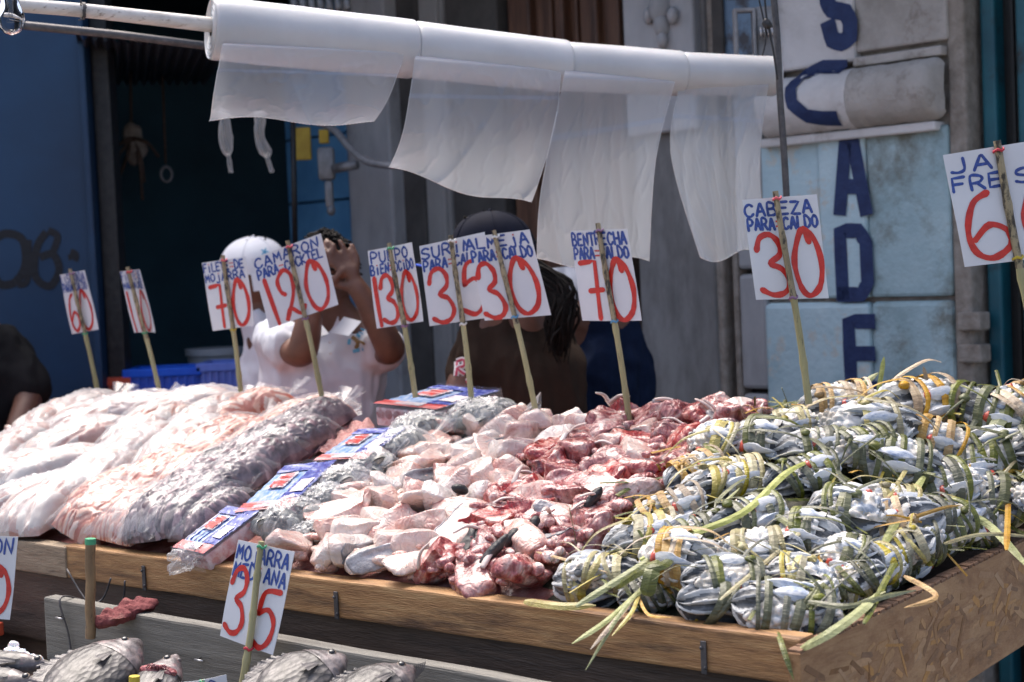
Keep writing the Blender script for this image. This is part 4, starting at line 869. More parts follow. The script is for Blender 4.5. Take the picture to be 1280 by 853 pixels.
def leafblade(label, pts3, wpx, m, thr=.5):
    pts = crom(pts3, 8); w_ = wpx * pts[0].y / FPX; c = pts[0]; b = MB(); f = (CAMPOS - pts[len(pts) // 2]).normalized()
    b.ribbon(pts, (f + V3((0, 0, .6))).normalized(), w_, .0009, lambda t: min(1, .45 + 5 * t, .12 + 3.2 * (1 - t)) if thr else 1)
    me_o = b.build('palm_leaf_strip', M[m]); tag(me_o, label, 'palm leaf', 'loose palm leaf strips on the crabs'); return me_o
for pts, wpx, m, lb in LV:
    if not lb: continue
    q3 = []
    for (x, y, h) in pts:
        q = on_mound(x, y, h); q3.append(q[2] if q else None)
    last = ([q for q in q3 if q] + [P(1100, 490, 3.02)])[0]
    for i, q in enumerate(q3):
        if q is None: q3[i] = P(pts[i][0], pts[i][1], last.y)
    leafblade(lb, q3, wpx, m)
# spray of dry strips hanging over the rail at the left of the crabs
base = P(800, 735, 2.33)
for i, (x, y, x2, y2, w_, nm) in enumerate(((760, 775, 715, 805, 7, 'lowest and leftmost'), (770, 775, 738, 812, 6, 'second from the left'), (775, 768, 732, 838, 5, 'longest, hanging almost straight'), (790, 765, 765, 795, 5, 'shortest on the left side'), (810, 768, 840, 772, 4, 'bent towards the right'))):
    leafblade('dry leaf strip spilling over the front rail, %s' % nm, [P(812 - i * 4, 728 + i * 3, 2.42), P(x, y, 2.31), P(x2, y2, 2.27)], w_, ['leaf_pale', 'leaf_dry', 'leaf_pale', 'leaf_yellow', 'leaf_dry'][i])
leafblade('fresh green leaf strip hanging at the right end of the rail', [P(972, 790, 2.25), P(978, 808, 2.19), P(992, 850, 2.16)], 7, 'leaf_green')
leafblade('broad dark green leaf crossing in front of the lower crabs', [mp(770, 735, .04), mp(800, 715, .08), mp(830, 706, .08), mp(845, 690, .05)], 13, 'leaf_green')
leafblade('wide folded green leaf standing on the lower left crabs', [mp(808, 745, .05), mp(815, 715, .08), mp(822, 700, .07)], 20, 'leaf_green')
# leafy litter filling the gaps under the crabs
b = MB(); rs = random.Random(5)
for i in range(380):
    for _ in range(50):
        u = rs.uniform(.01, .75); v = rs.uniform(.05, 1.15); x, y = proj(S(u, v, mh(u, v)))
        if inpoly(x, y, CRABZ): break
    c = S(u, v, mh(u, v) + rs.uniform(.0, .03)); d = V3((rs.gauss(0, 1), rs.gauss(0, 1), rs.gauss(0, .25))).normalized(); L = rs.uniform(.03, .09)
    b.mi = rs.choice([0, 0, 0, 1, 2]); b.ribbon(crom([c - d * L, c + V3((0, 0, .012)), c + d * L], 3), V3((rs.gauss(0, .4), -.3, 1)), rs.uniform(.003, .009), .0008)
tag(b.build('leaf_litter', [M['leaf_green'], M['leaf_yellow'], M['leaf_dry']]), 'torn palm leaf shreds lying among the crab bundles', 'palm leaf', kind='stuff')
# ---------------------------------------------------------------- bags of shrimp, squid, octopus and clams
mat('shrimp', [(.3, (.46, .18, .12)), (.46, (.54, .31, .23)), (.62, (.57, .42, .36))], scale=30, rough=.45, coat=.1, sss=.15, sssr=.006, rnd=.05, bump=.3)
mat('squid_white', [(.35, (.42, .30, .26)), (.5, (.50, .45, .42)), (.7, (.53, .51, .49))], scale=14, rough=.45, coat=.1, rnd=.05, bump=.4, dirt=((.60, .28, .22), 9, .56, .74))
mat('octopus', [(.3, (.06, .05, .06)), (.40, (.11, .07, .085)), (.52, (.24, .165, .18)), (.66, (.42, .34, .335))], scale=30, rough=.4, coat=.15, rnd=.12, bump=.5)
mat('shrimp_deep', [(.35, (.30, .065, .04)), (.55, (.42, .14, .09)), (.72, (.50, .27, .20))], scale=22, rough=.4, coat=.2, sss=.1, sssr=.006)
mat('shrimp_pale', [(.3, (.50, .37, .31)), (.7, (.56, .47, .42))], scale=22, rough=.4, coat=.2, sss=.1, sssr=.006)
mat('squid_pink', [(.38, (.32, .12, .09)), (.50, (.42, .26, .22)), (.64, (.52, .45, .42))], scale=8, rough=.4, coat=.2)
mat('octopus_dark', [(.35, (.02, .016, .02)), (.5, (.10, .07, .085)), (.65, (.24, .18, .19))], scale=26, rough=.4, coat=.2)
mat('clam', [(.3, (.14, .135, .115)), (.5, (.32, .32, .29)), (.7, (.50, .50, .46))], scale=20, rough=.5, rnd=.2, bump=.4, bscale=140)
mat('net', [(.4, (.42, .16, .15)), (.6, (.56, .32, .29))], scale=120, rough=.7, bump=1, bscale=260)
def pillow(x, y, a, b_, c, p=3.2):
    """height of a plump bag over its middle plane at x,y in -1..1"""
    k = max(0, 1 - abs(x) ** p) * max(0, 1 - abs(y) ** p); return c * k ** .58
def content(kind, seed, a, b_, c):
    """goods pressed flat against the plastic: packed cells over a plump pillow; deeper colour shows in the folds between them"""
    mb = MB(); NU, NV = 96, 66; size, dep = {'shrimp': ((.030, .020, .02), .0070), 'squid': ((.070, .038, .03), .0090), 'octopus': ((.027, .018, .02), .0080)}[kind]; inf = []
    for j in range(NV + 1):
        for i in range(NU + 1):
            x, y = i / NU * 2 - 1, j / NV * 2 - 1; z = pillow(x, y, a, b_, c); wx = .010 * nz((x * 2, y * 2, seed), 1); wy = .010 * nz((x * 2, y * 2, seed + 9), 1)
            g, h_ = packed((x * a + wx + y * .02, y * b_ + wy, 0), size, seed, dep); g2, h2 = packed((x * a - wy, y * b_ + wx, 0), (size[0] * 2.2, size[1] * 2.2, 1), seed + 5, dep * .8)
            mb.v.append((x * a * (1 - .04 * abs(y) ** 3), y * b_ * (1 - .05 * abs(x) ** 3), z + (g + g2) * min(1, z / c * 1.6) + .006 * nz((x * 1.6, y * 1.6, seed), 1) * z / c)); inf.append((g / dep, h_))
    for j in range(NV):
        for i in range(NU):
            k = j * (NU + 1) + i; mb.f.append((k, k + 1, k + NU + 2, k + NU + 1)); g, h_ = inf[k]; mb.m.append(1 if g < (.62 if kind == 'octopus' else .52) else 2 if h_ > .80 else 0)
    return mb
mclam = None
def clam_mesh():
    b = MB()
    for s_ in (1, -1):
        def f(i, j):
            r_ = j; a = -2.5 + 5.0 * i; x = .021 * r_ * math.sin(a) ; y = .019 * r_ * (math.cos(a) * .9 + .25) ; z = s_ * (.0105 * (1 - r_ ** 2.4) ** .6 + .0008 + .0011 * math.sin(r_ * 46))
            return V3((x, y, z))
        b.grid(22, 26, f)
        if s_ < 0: n = len(b.f) // 2; b.f[n:] = [q[::-1] for q in b.f[n:]]
    return b.mesh('clam', M['clam'], True)
mclam = clam_mesh()
def film_mesh(seed, a, b_, c, mt, tail=True, wr=1.0):
    rs_ = random.Random(seed); mb = MB(); nu, nv = 52, 38; off = rs_.uniform(0, 50); dirw = rs_.uniform(-.8, .8)
    def f(i, j, s_=1):
        x, y = i * 2 - 1, j * 2 - 1; z = (pillow(x * .985, y * .985, a, b_, c) * 1.04 + .0085) * s_
        ln = (x * math.cos(dirw) + y * math.sin(dirw)); rd = abs(fbm((x * 2.2, y * 2.2, 0), 1.4, off, 3)); rg = (1 - min(1, rd * 3.2)) ** 2
        w_ = .0022 * wr * rg + .0016 * wr * fbm((x * 5, y * 5, 0), 1, off, 3) * (1 if s_ > 0 else .3)
        fl = max(0, abs(x) - .8) / .2
        return V3((x * a * (1.03 + .12 * fl), y * b_ * (1.03 - .12 * fl) + .004 * nz((x * 3, y, 0), 2, off), z + w_ + fl * .008 * nz((x, y * 5, 0), 1, off)))
    mb.grid(nu, nv, f)
    if tail:
        rs2 = random.Random(seed + 5); x0 = a * 1.05; 
        def g(i, j):
            th = i * 2 * math.pi; t = j; r_ = interp(t, [(0, b_ * .5), (.35, .006), (.5, .007), (1, .026 + .01 * math.sin(th * 3))]) * (1 + .25 * math.sin(th * 5 + seed) * (t > .4))
            return V3((x0 - .02 + t * .075, math.cos(th) * r_, c * .35 * (1 - t) + math.sin(th) * r_ * .55 + .01 * t + .02 * t * t))
        mb.grid(26, 12, g)
    return mb.mesh('bag_film', M[mt], True)
BT = {}
for kind, cnt, (a, b_, c), fm in (('shrimp', 3, (.098, .062, .050), 'clear_film'), ('squid', 4, (.105, .066, .054), 'milky_film'), ('octopus', 3, (.098, .052, .050), 'clear_film')):
    mt = {'shrimp': ['shrimp', 'shrimp_deep', 'shrimp_pale'], 'squid': ['squid_white', 'squid_pink', 'squid_white'], 'octopus': ['octopus', 'octopus_dark', 'octopus_dark']}[kind]
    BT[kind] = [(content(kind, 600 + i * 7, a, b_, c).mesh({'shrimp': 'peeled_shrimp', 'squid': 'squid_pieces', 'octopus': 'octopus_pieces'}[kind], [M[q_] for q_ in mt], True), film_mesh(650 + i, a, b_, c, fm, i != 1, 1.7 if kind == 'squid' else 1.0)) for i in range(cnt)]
def clambag(seed):
    rs_ = random.Random(seed); out = []; a, b_, c = .058, .046, .036
    for i in range(26):
        x, y = rs_.uniform(-.8, .8), rs_.uniform(-.8, .8); z = pillow(x, y, a, b_, c) * .75 * (1 if i > 5 else .3); out.append((V3((x * a, y * b_, z)), frame((rs_.gauss(0, 1), rs_.gauss(0, 1), rs_.gauss(0, .5)), (rs_.gauss(0, .7), rs_.gauss(-.3, .7), 1))))
    return out, film_mesh(seed, a, b_, c + .004, 'milky_film', seed % 2 == 0, 2.4)
# (x, y, width px, image angle, kind)
SHR = [(93, 660, 105, 28), (148, 662, 105, 30), (140, 622, 100, 30), (188, 640, 105, 30), (208, 596, 110, 30), (262, 590, 120, 30), (278, 556, 120, 28), (236, 618, 90, 30), (304, 520, 110, 22), (345, 548, 120, 28), (378, 528, 110, 20), (318, 570, 100, 30), (395, 516, 70, 10)]
OCT = [(170, 668, 105, 32), (205, 676, 86, 30), (206, 642, 105, 32), (240, 640, 95, 32), (246, 614, 105, 32), (280, 612, 95, 32), (288, 586, 105, 32), (318, 586, 95, 32), (335, 562, 100, 32), (362, 556, 86, 30), (385, 536, 84, 32)]
SQ = [(20, 645, 130, 12), (75, 628, 130, 30), (5, 606, 130, 24), (70, 594, 130, 16), (128, 598, 130, 34), (18, 568, 120, 30), (95, 560, 130, 22), (165, 572, 130, 32), (60, 536, 120, 34), (125, 530, 130, 18), (192, 540, 130, 28), (232, 562, 100, 34), (100, 512, 100, 26), (160, 512, 120, 8), (228, 518, 130, 14), (-35, 625, 120, 20), (262, 532, 90, 30)]
CL = [(362, 652, 66, 30), (404, 628, 56, 25), (428, 606, 66, 20), (458, 588, 56, 25), (502, 562, 66, 20), (524, 542, 58, 25), (338, 692, 46, 20), (600, 516, 76, 5)]
rs = random.Random(31)
def place_bag(kind, x, y, wpx, an, label, group, h=.022):
    q = on_mound(x, y, h) or on_mound(x, y + 10, h) or on_mound(x, y + 20, h)
    u, v, p = q
    if v < .125: p = S(u, .125, p.z + (.125 - v) * .25); v = .125
    n = mnormal(u, v)
    # direction on the heap that runs to the photo's upper right at this angle
    d = None; best = 9
    for k in range(72):
        th = k * math.pi / 36; w3 = SU * math.cos(th) + SV * math.sin(th); w3 = (w3 - n * w3.dot(n)).normalized(); a1 = proj(p); a2 = proj(p + w3 * .02)
        e = abs((math.degrees(math.atan2(-(a2[1] - a1[1]), a2[0] - a1[0])) - an + 180) % 360 - 180)
        if e < best: best = e; d = w3; L = math.hypot(a2[0] - a1[0], a2[1] - a1[1]) / .02
    half = {'shrimp': .098, 'squid': .105, 'octopus': .098, 'clam': .058}[kind]; sc = max(.55, min(1.5, wpx / (L * half * 2) * {'clam': 1.0, 'squid': 1.12, 'shrimp': 1.02, 'octopus': 1.08}[kind]))
    rot = frame(d, n + V3((rs.gauss(0, .16), rs.gauss(0, .16), 0)))
    t = thing('seafood_bag' if kind != 'clam' else 'clam_bag', label, 'bag', p - n * .012, rot, group); t.scale = (sc, min(sc, 1.15), min(sc, 1.15))
    if kind == 'clam':
        cl, fm = clambag(int(x * 3 + y))
        for c, r_ in cl:
            o = link_mesh('clam', mclam, t); o.matrix_local = Matrix.Translation(c) @ r_.to_4x4() @ Matrix.Diagonal((1, 1, 1, 1)); 
        link_mesh('bag_film', fm, t)
    else:
        a, fm = rs.choice(BT[kind]); o = link_mesh(a.name.split('.')[0], a, t); o['kind'] = 'stuff'; link_mesh('bag_film', fm, t)
    return t
def order_labels(lst, fmt):
    s_ = sorted(range(len(lst)), key=lambda i: -lst[i][1]); out = {}
    for r_, i in enumerate(s_): out[i] = fmt % ORDX[r_ + 1]
    return out
TENS = ['', '', 'twenty']
ORDX = ORD[:18] + ['eighteenth', 'nineteenth', 'twentieth', 'twenty-first', 'twenty-second', 'twenty-third', 'twenty-fourth', 'twenty-fifth']
for lst, kind, fmt, gr, h in ((SQ, 'squid', 'milky clear bag of white squid at far left, %s counting up from the rail', 'plastic bags of white squid', .03), (SHR, 'shrimp', 'clear bag of peeled orange pink shrimp, %s counting up from the rail', 'plastic bags of peeled shrimp', .03), (OCT, 'octopus', 'clear bag of purple grey octopus pieces, %s counting up from the rail', 'plastic bags of octopus', .03), (CL, 'clam', 'clear bag of grey clams beside the packs, %s counting up from the rail', 'plastic bags of clams', .03)):
    lb = order_labels(lst, fmt)
    for i, (x, y, wp, an) in enumerate(lst): place_bag(kind, x, y, wp, an, lb[i], gr, h + (.018 if kind == 'octopus' else 0))
# ragged pinkish fillets at the far left end of the ridge
for i, (x, y) in enumerate(((0, 556), (22, 545), (45, 533), (68, 520), (92, 508), (118, 506), (8, 570))):
    q = on_mound(x, y, .02) or on_mound(x, y + 14, .02)
    if q: o = put(protoP[(i * 5 + 3) % 16], 'fish_piece', q[0], q[1], .02, i, .2, .1, 1.1, 'pinkish fillets at the far left end'); o['label'] = 'pinkish fillet at the far left end, %s from the left edge' % ORD[i + 1]; o['category'] = 'fish piece'
# pink net and the plastic crumple by the 120 stick
b = MB(); q0 = on_mound(438, 545, .01)[2]
def cloth(name, label, cat, corners, m, amp=.008, n=24, seed=1, thick=.002):
    """corners: photo TL TR BR BL on the heap"""
    pts = [(on_mound(x, y, h) or (0, 0, P(x, y, 3.6)))[2] for x, y, h in corners]; b = MB()
    def f(i, j):
        q = pts[3].lerp(pts[2], i).lerp(pts[0].lerp(pts[1], i), j); return q + V3((0, 0, 1)) * (fbm((i * 3, j * 3, seed), 1.3, seed, 4) * amp * 2 + math.sin(i * math.pi) * amp)
    b.grid(n, n, f); return tag(b.build(name, M[m], None, True), label, cat)
cloth('net_cloth', 'folded pinkish red netting lying left of the upper surimi packs', 'net', [(412, 532, .02), (470, 528, .02), (455, 562, .02), (385, 572, .02)], 'net', .01)
cloth('woven_mat', 'strip of red and green woven cloth showing at the back ridge', 'cloth', [(735, 540, .0), (800, 540, .0), (800, 552, .0), (720, 556, .0)], 'net', .004, 12)
def crumple(label, x, y, Yd, r_, m, seed=3):
    c = P(x, y, Yd); b = MB(); b.ell(c, (r_, r_ * .7, r_ * .6), frame(V3((1, 0, .3)), (0, 0, 1)), 40, 26, lambda q: q * (1 + .55 * (abs(fbm(q, 34, seed, 4)) * 2 - .5)))
    return tag(b.build('plastic_bag', M[m], None, True), label, 'plastic bag')
crumple('knotted clear plastic bag end sticking up by the 120 sign stick', 424, 514, 3.9, .04, 'milky_film')
crumple('clear crumpled plastic peak above the ridge between 110 and 70 signs', 275, 510, 4.2, .035, 'milky_film', 8)
crumple('loose clear plastic lying on the rail left of the surimi pack', 232, 697, 2.98, .035, 'milky_film', 5)
# ---------------------------------------------------------------- surimi packs
mat('pack_tray', [(.4, (.62, .30, .30)), (.6, (.76, .62, .62))], scale=60, rough=.3, coat=.6, bump=.5)
mat('pack_red', [(.4, (.46, .035, .04)), (.55, (.56, .14, .13)), (.68, (.62, .42, .42))], scale=20, rough=.28, coat=.7, bump=.3)
mat('pack_blue', [(.42, (.03, .045, .27)), (.56, (.12, .15, .42)), (.68, (.42, .44, .56))], scale=60, rough=.25, coat=.7, bump=.2)
mat('pack_light_blue', [(.3, (.08, .20, .50)), (.45, (.22, .36, .62)), (.6, (.52, .56, .66)), (.75, (.60, .60, .64))], scale=40, rough=.25, coat=.7, bump=.2, stretch=(1, 3, 1))
mat('pack_white', [(.3, (.72, .62, .66)), (.7, (.80, .76, .80))], scale=40, rough=.25, coat=.7)
def pack(label, FL, FR, BR, BL, Yf, Yb, th, striped):
    """photo corners of the top face, front depth, back depth"""
    c = [P(*FL, Yf[0]), P(*FR, Yf[1]), P(*BR, Yb[1]), P(*BL, Yb[0])]; cen = (c[0] + c[1] + c[2] + c[3]) / 4
    x = ((c[3] + c[2]) - (c[0] + c[1])).normalized(); y0 = ((c[0] + c[3]) - (c[1] + c[2])).normalized(); n = x.cross(y0).normalized(); n = n if n.z > 0 else -n
    L = ((c[3] + c[2]) - (c[0] + c[1])).length / 2; W_ = ((c[0] + c[3]) - (c[1] + c[2])).length / 2; rot = frame(x, n); t = thing('surimi_pack', label, 'food pack', cen, rot, 'packs of surimi sticks')
    b = MB(); b.box((0, 0, -th * .55), (L * .97, W_ * .95, th * .86), None, .004); b.local('tray', M['pack_tray'], t, True, 40)
    k = 7
    for i in range(k):
        b = MB(); yy = (i - (k - 1) / 2) / k * W_ * .93; b.tube([(-L * .485, yy, -th * .42), (L * .485, yy, -th * .42)], W_ / k * .47, 8, flat=.9); b.local('surimi_stick', M['pack_red'], t, True, 50)
    def top(name, x0, x1, y0_, y1_, m, h, cut=0):
        b = MB(); b.grid(14, 6, lambda i, j: V3((x0 + (x1 - x0) * i + cut * j * L * .1, y0_ + (y1_ - y0_) * j, h + .0012 * math.sin(i * 40 + j * 3) * (m != 'x') + .0006 * nz((i * 9, j * 5, 0), 2)))); b.local(name, M[m], t, True)
    top('printed_film', -L / 2, L / 2, -W_ / 2, W_ / 2, 'pack_light_blue', .0012)
    top('printed_band', -L * .30, L * .5, -W_ / 2, -W_ * .12, 'pack_blue', .0034)
    top('printed_band', L * .32, L * .5, -W_ * .12, W_ / 2, 'pack_blue', .0034, 0)
    top('printed_band', -L * .5, -L * .31, -W_ * .5, W_ * .5, 'pack_red', .0034)
    top('printed_panel', -L * .18, L * .10, -W_ * .44, -W_ * .2, 'pack_white', .0052)
    top('printed_panel', -L * .05, L * .28, W_ * .02, W_ * .34, 'pack_white', .0052)
    b = MB(); rs_ = random.Random(4)
    pl = lambda x_, y_, h: V3((-L * .5 + x_, -W_ * .5 + y_, h))
    write(b, 'SURiMi', L * .47, L * .76, W_ * .56, W_ * .80, .004, pl, .0072, rs=rs_, dots=[]); b.local('lettering', M['ink_red'], t)
    b = MB(); write(b, 'SURiMi', L * .04, L * .17, W_ * .3, W_ * .7, .003, pl, .0056, rs=rs_, dots=[]); b.local('lettering', M['pack_white'], t)
    if striped:
        for i in range(8):
            yy = -W_ * .46 + i * W_ * .92 / 7; b = MB(); b.tube([(-L * .28, yy, .0015), (L * .49, yy, .0015)], .0018, 6); b.local('film_crease', M['pack_white' if i % 2 else 'pack_blue'], t, True)
    b = MB()
    for s_ in (-1, 1): b.grid(10, 8, lambda i, j: V3((s_ * (L * .51 + j * .012), (i - .5) * W_ * 1.04, .008 - th * 1.0 * j + .003 * nz((i * 8, j * 4, s_), 1.4))))
    b.grid(30, 6, lambda i, j: V3(((i - .5) * L * 1.02, -W_ * .5 - .002 - .003 * math.sin(j * 3), .008 - th * j + .001 * nz((i * 12, j * 3, 0), 1.4))))
    b.local('wrap_film', M['clear_film'], t, True); return t
def packat(label, FL, FR, BR, BL, h, th, st):
    ys = [(on_mound(*q, h) or (0, 0, V3((0, 3.7, 0))))[2].y for q in (FL, FR, BR, BL)]; return pack(label, FL, FR, BR, BL, (ys[0], ys[1]), (ys[3], ys[2]), th, st)
packat('surimi pack lying lowest, its front end over the wooden rail', (213, 687), (258, 693), (321, 642), (289, 632), .062, .04, True)
packat('surimi pack lying second up from the rail', (303, 637), (352, 642), (410, 585), (368, 576), .062, .04, False)
packat('surimi pack lying third up from the rail, under the clam bags', (400, 575), (448, 578), (505, 541), (455, 533), .062, .04, False)
pack('blue and red surimi pack raised on top of the heap, highest of the packs', (480, 502), (530, 518), (612, 492), (560, 481), (3.60, 3.44), (3.78, 3.62), .05, False)
# ---------------------------------------------------------------- ground, walls and the shop behind
mat('asphalt', [(.3, (.13, .125, .12)), (.7, (.20, .195, .185))], scale=3, rough=.85, bump=.6, bscale=60, world=True)
mat('concrete', [(.25, (.14, .135, .13)), (.5, (.25, .245, .24)), (.75, (.34, .335, .33))], scale=5, detail=9, rough=.85, bump=.8, bscale=26, world=True, dirt=((.10, .095, .09), 2.6, .52, .72), stretch=(1, 1, .35))
mat('concrete_light', [(.25, (.24, .24, .245)), (.5, (.38, .38, .39)), (.75, (.48, .48, .49))], scale=6, detail=9, rough=.85, bump=.8, bscale=26, world=True, dirt=((.09, .08, .07), 5, .55, .75), stretch=(1, 1, .4))
mat('dark_stone', [(.3, (.04, .037, .035)), (.7, (.095, .088, .082))], scale=6, rough=.85, bump=.5, bscale=30, world=True)
mat('render_rough', [(.3, (.20, .17, .14)), (.7, (.36, .32, .28))], scale=30, rough=.9, bump=1, bscale=60, world=True)
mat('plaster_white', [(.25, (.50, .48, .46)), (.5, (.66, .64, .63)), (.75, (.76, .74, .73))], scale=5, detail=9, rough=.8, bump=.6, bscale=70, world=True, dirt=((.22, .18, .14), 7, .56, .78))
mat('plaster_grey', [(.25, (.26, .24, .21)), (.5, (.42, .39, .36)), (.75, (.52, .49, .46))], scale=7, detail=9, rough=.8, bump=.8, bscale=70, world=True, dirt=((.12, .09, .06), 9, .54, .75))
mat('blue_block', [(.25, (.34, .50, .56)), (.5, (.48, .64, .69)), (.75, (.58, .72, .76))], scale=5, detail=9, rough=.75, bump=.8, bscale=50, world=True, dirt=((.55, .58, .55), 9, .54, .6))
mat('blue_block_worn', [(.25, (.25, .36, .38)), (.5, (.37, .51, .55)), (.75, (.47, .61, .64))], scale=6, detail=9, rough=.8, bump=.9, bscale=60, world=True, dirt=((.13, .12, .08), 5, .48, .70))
mat('navy_paint', [(.3, (.010, .022, .085)), (.7, (.022, .045, .14))], scale=26, rough=.7, bump=.6, bscale=70, world=True)
mat('door_wood', [(.3, (.045, .018, .010)), (.5, (.11, .05, .028)), (.75, (.18, .09, .05))], scale=6, stretch=(5, 5, .5), rough=.55, world=True, bump=.3)
mat('teal_paint', [(.3, (.005, .06, .09)), (.7, (.012, .13, .17))], scale=4, rough=.5, world=True, dirt=((.02, .015, .012), 7, .56, .72))
mat('door_black', [(.3, (.004, .004, .005)), (.7, (.014, .013, .012))], scale=8, rough=.5, world=True, bump=.4)
mat('shop_blue', [(.3, (.003, .024, .065)), (.6, (.007, .046, .115)), (.8, (.013, .066, .155))], scale=1.6, detail=8, rough=.55, world=True, dirt=((.01, .03, .08), 2.5, .56, .8))
mat('shop_inner', [(.3, (.014, .055, .085)), (.6, (.025, .09, .135))], scale=2, detail=8, rough=.7, world=True)
mat('black_spray', (.004, .004, .008), rough=.6)
mat('sky_blue_paint', [(.3, (.08, .26, .50)), (.6, (.13, .36, .62)), (.8, (.20, .44, .70))], scale=5, rough=.6, world=True, bump=.4)
mat('sheet_metal', [(.3, (.020, .022, .032)), (.7, (.05, .052, .066))], scale=5, rough=.5, metal=.3)
mat('yellow_paint', [(.3, (.38, .24, .01)), (.7, (.52, .36, .03))], scale=20, rough=.5)
mat('grey_metal', [(.3, (.16, .16, .17)), (.7, (.30, .30, .31))], scale=30, rough=.45, metal=.3, bump=.2)
mat('black_metal', [(.3, (.012, .012, .014)), (.7, (.035, .034, .034))], scale=40, rough=.45, metal=.3, bump=.3)
b = MB(); b.grid(2, 2, lambda i, j: V3(((i - .5) * 400, (j - .5) * 400, 0))); tag(b.build('ground', M['asphalt']), kind='structure')
WA = V3((1.2, 4.27, 0)); WD = V3((-.70, .714, 0)).normalized(); WN = V3((-WD.y, WD.x, 0)); WN = WN if WN.y < 0 else -WN      # WN faces the street
def wt(px, py=330, off=0):
    d = ray(px, py); k = ((WA + WN * off - CAMPOS).dot(WN)) / V3((d.x, d.y, 0)).dot(WN); p = CAMPOS + d * k; return (p - WA).dot(WD), p.z
def W(t, z, off=0): return WA + WD * t + WN * off + V3((0, 0, z))
def wbox(b, t0, t1, z0, z1, o0, o1, bev=.004):
    c = W((t0 + t1) / 2, (z0 + z1) / 2, (o0 + o1) / 2); b.box(c, (abs(t1 - t0), abs(o1 - o0), z1 - z0), Matrix((WD, V3((0, 0, 1)).cross(WD), V3((0, 0, 1)))).transposed(), bev)
TOP = 2.75
# painted pillar with its rusticated blocks
pil = thing('painted_pillar', 'light blue and white painted stone pillar with navy letters down its face', 'pillar', W(.25, 0))
tL = wt(952)[0]; tR = wt(1187)[0]; tC = wt(1084, 300)[0]; tG = wt(1022, 230)[0]
zJ = wt(1020, 376)[1]; zMb = wt(1010, 170)[1]; zMt = wt(1010, 92)[1]; zK = wt(1020, 585)[1]
zCs = wt(1084, 160)[1]; zCt = wt(1084, 84)[1]
zMb, zMt = zCs, zCt
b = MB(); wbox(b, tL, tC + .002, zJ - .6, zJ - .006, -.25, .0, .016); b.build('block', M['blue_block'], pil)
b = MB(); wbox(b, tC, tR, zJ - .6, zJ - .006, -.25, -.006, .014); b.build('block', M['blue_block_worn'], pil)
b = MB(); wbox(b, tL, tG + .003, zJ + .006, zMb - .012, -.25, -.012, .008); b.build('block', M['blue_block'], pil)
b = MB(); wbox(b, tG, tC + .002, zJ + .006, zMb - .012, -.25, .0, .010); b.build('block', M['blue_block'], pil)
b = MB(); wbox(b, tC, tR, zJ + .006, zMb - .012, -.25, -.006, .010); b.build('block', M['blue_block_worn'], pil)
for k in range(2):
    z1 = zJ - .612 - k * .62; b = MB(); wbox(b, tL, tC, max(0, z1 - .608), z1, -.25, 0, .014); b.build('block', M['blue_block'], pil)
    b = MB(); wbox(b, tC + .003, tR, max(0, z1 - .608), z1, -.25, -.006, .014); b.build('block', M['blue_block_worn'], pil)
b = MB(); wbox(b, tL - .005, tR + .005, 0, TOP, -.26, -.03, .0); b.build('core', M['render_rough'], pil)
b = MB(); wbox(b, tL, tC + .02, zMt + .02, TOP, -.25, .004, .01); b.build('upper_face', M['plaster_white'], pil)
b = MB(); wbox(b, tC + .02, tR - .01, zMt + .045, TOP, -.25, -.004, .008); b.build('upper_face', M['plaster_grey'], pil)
rm = (zMt - zMb) / 2; zc = (zMt + zMb) / 2
def moff(z):     # how far the moulding stands out
    k = (z - zc) / rm
    return .004 + (.075 * math.sqrt(max(0, 1 - k * k)) if abs(k) < 1 else 0)
def mould(t0, t1, m, ex=1.0):
    b = MB(); n = 18
    rings = [(zc + rm * math.sin(-math.pi / 2 + math.pi * i / n), .004 + .075 * ex * math.cos(-math.pi / 2 + math.pi * i / n)) for i in range(n + 1)]
    L = 30; rf = lambda i: math.sqrt(max(.02, 1 - max(0, (i - .86) / .14) ** 2)) if m == 'plaster_grey' else 1
    b.grid(L, n, lambda i, j: W(t0 + (t1 - t0) * i, zc + (rings[int(round(j * n))][0] - zc) * (.7 + .3 * rf(i)) + .004 * nz((i * 5, j * 3, t0), 2), rings[int(round(j * n))][1] * rf(i) + .004 * nz((i * 8, j * 4, t0), 2)))
    for tt in ((t0, t1) if m != 'plaster_grey' else (t0,)): b.add([W(tt, zc, 0)] + [W(tt, z, o) for z, o in rings], [(0, i + 1, i + 2) for i in range(n)])
    b.build('moulding', M[m], pil, True, 60)
mould(tL - .05, tC + .01, 'plaster_white'); mould(tC + .0105, tR - .005, 'plaster_grey', 1.0)
b = MB(); wbox(b, tL - .02, tR + .02, zMb - .028, zMb - .002, -.2, .022, .006); b.build('bead', M['plaster_white'], pil)
b = MB(); wbox(b, tC + .022, tR, zMt + .004, zMt + .03, -.2, .012, .005); b.build('bead', M['plaster_grey'], pil)
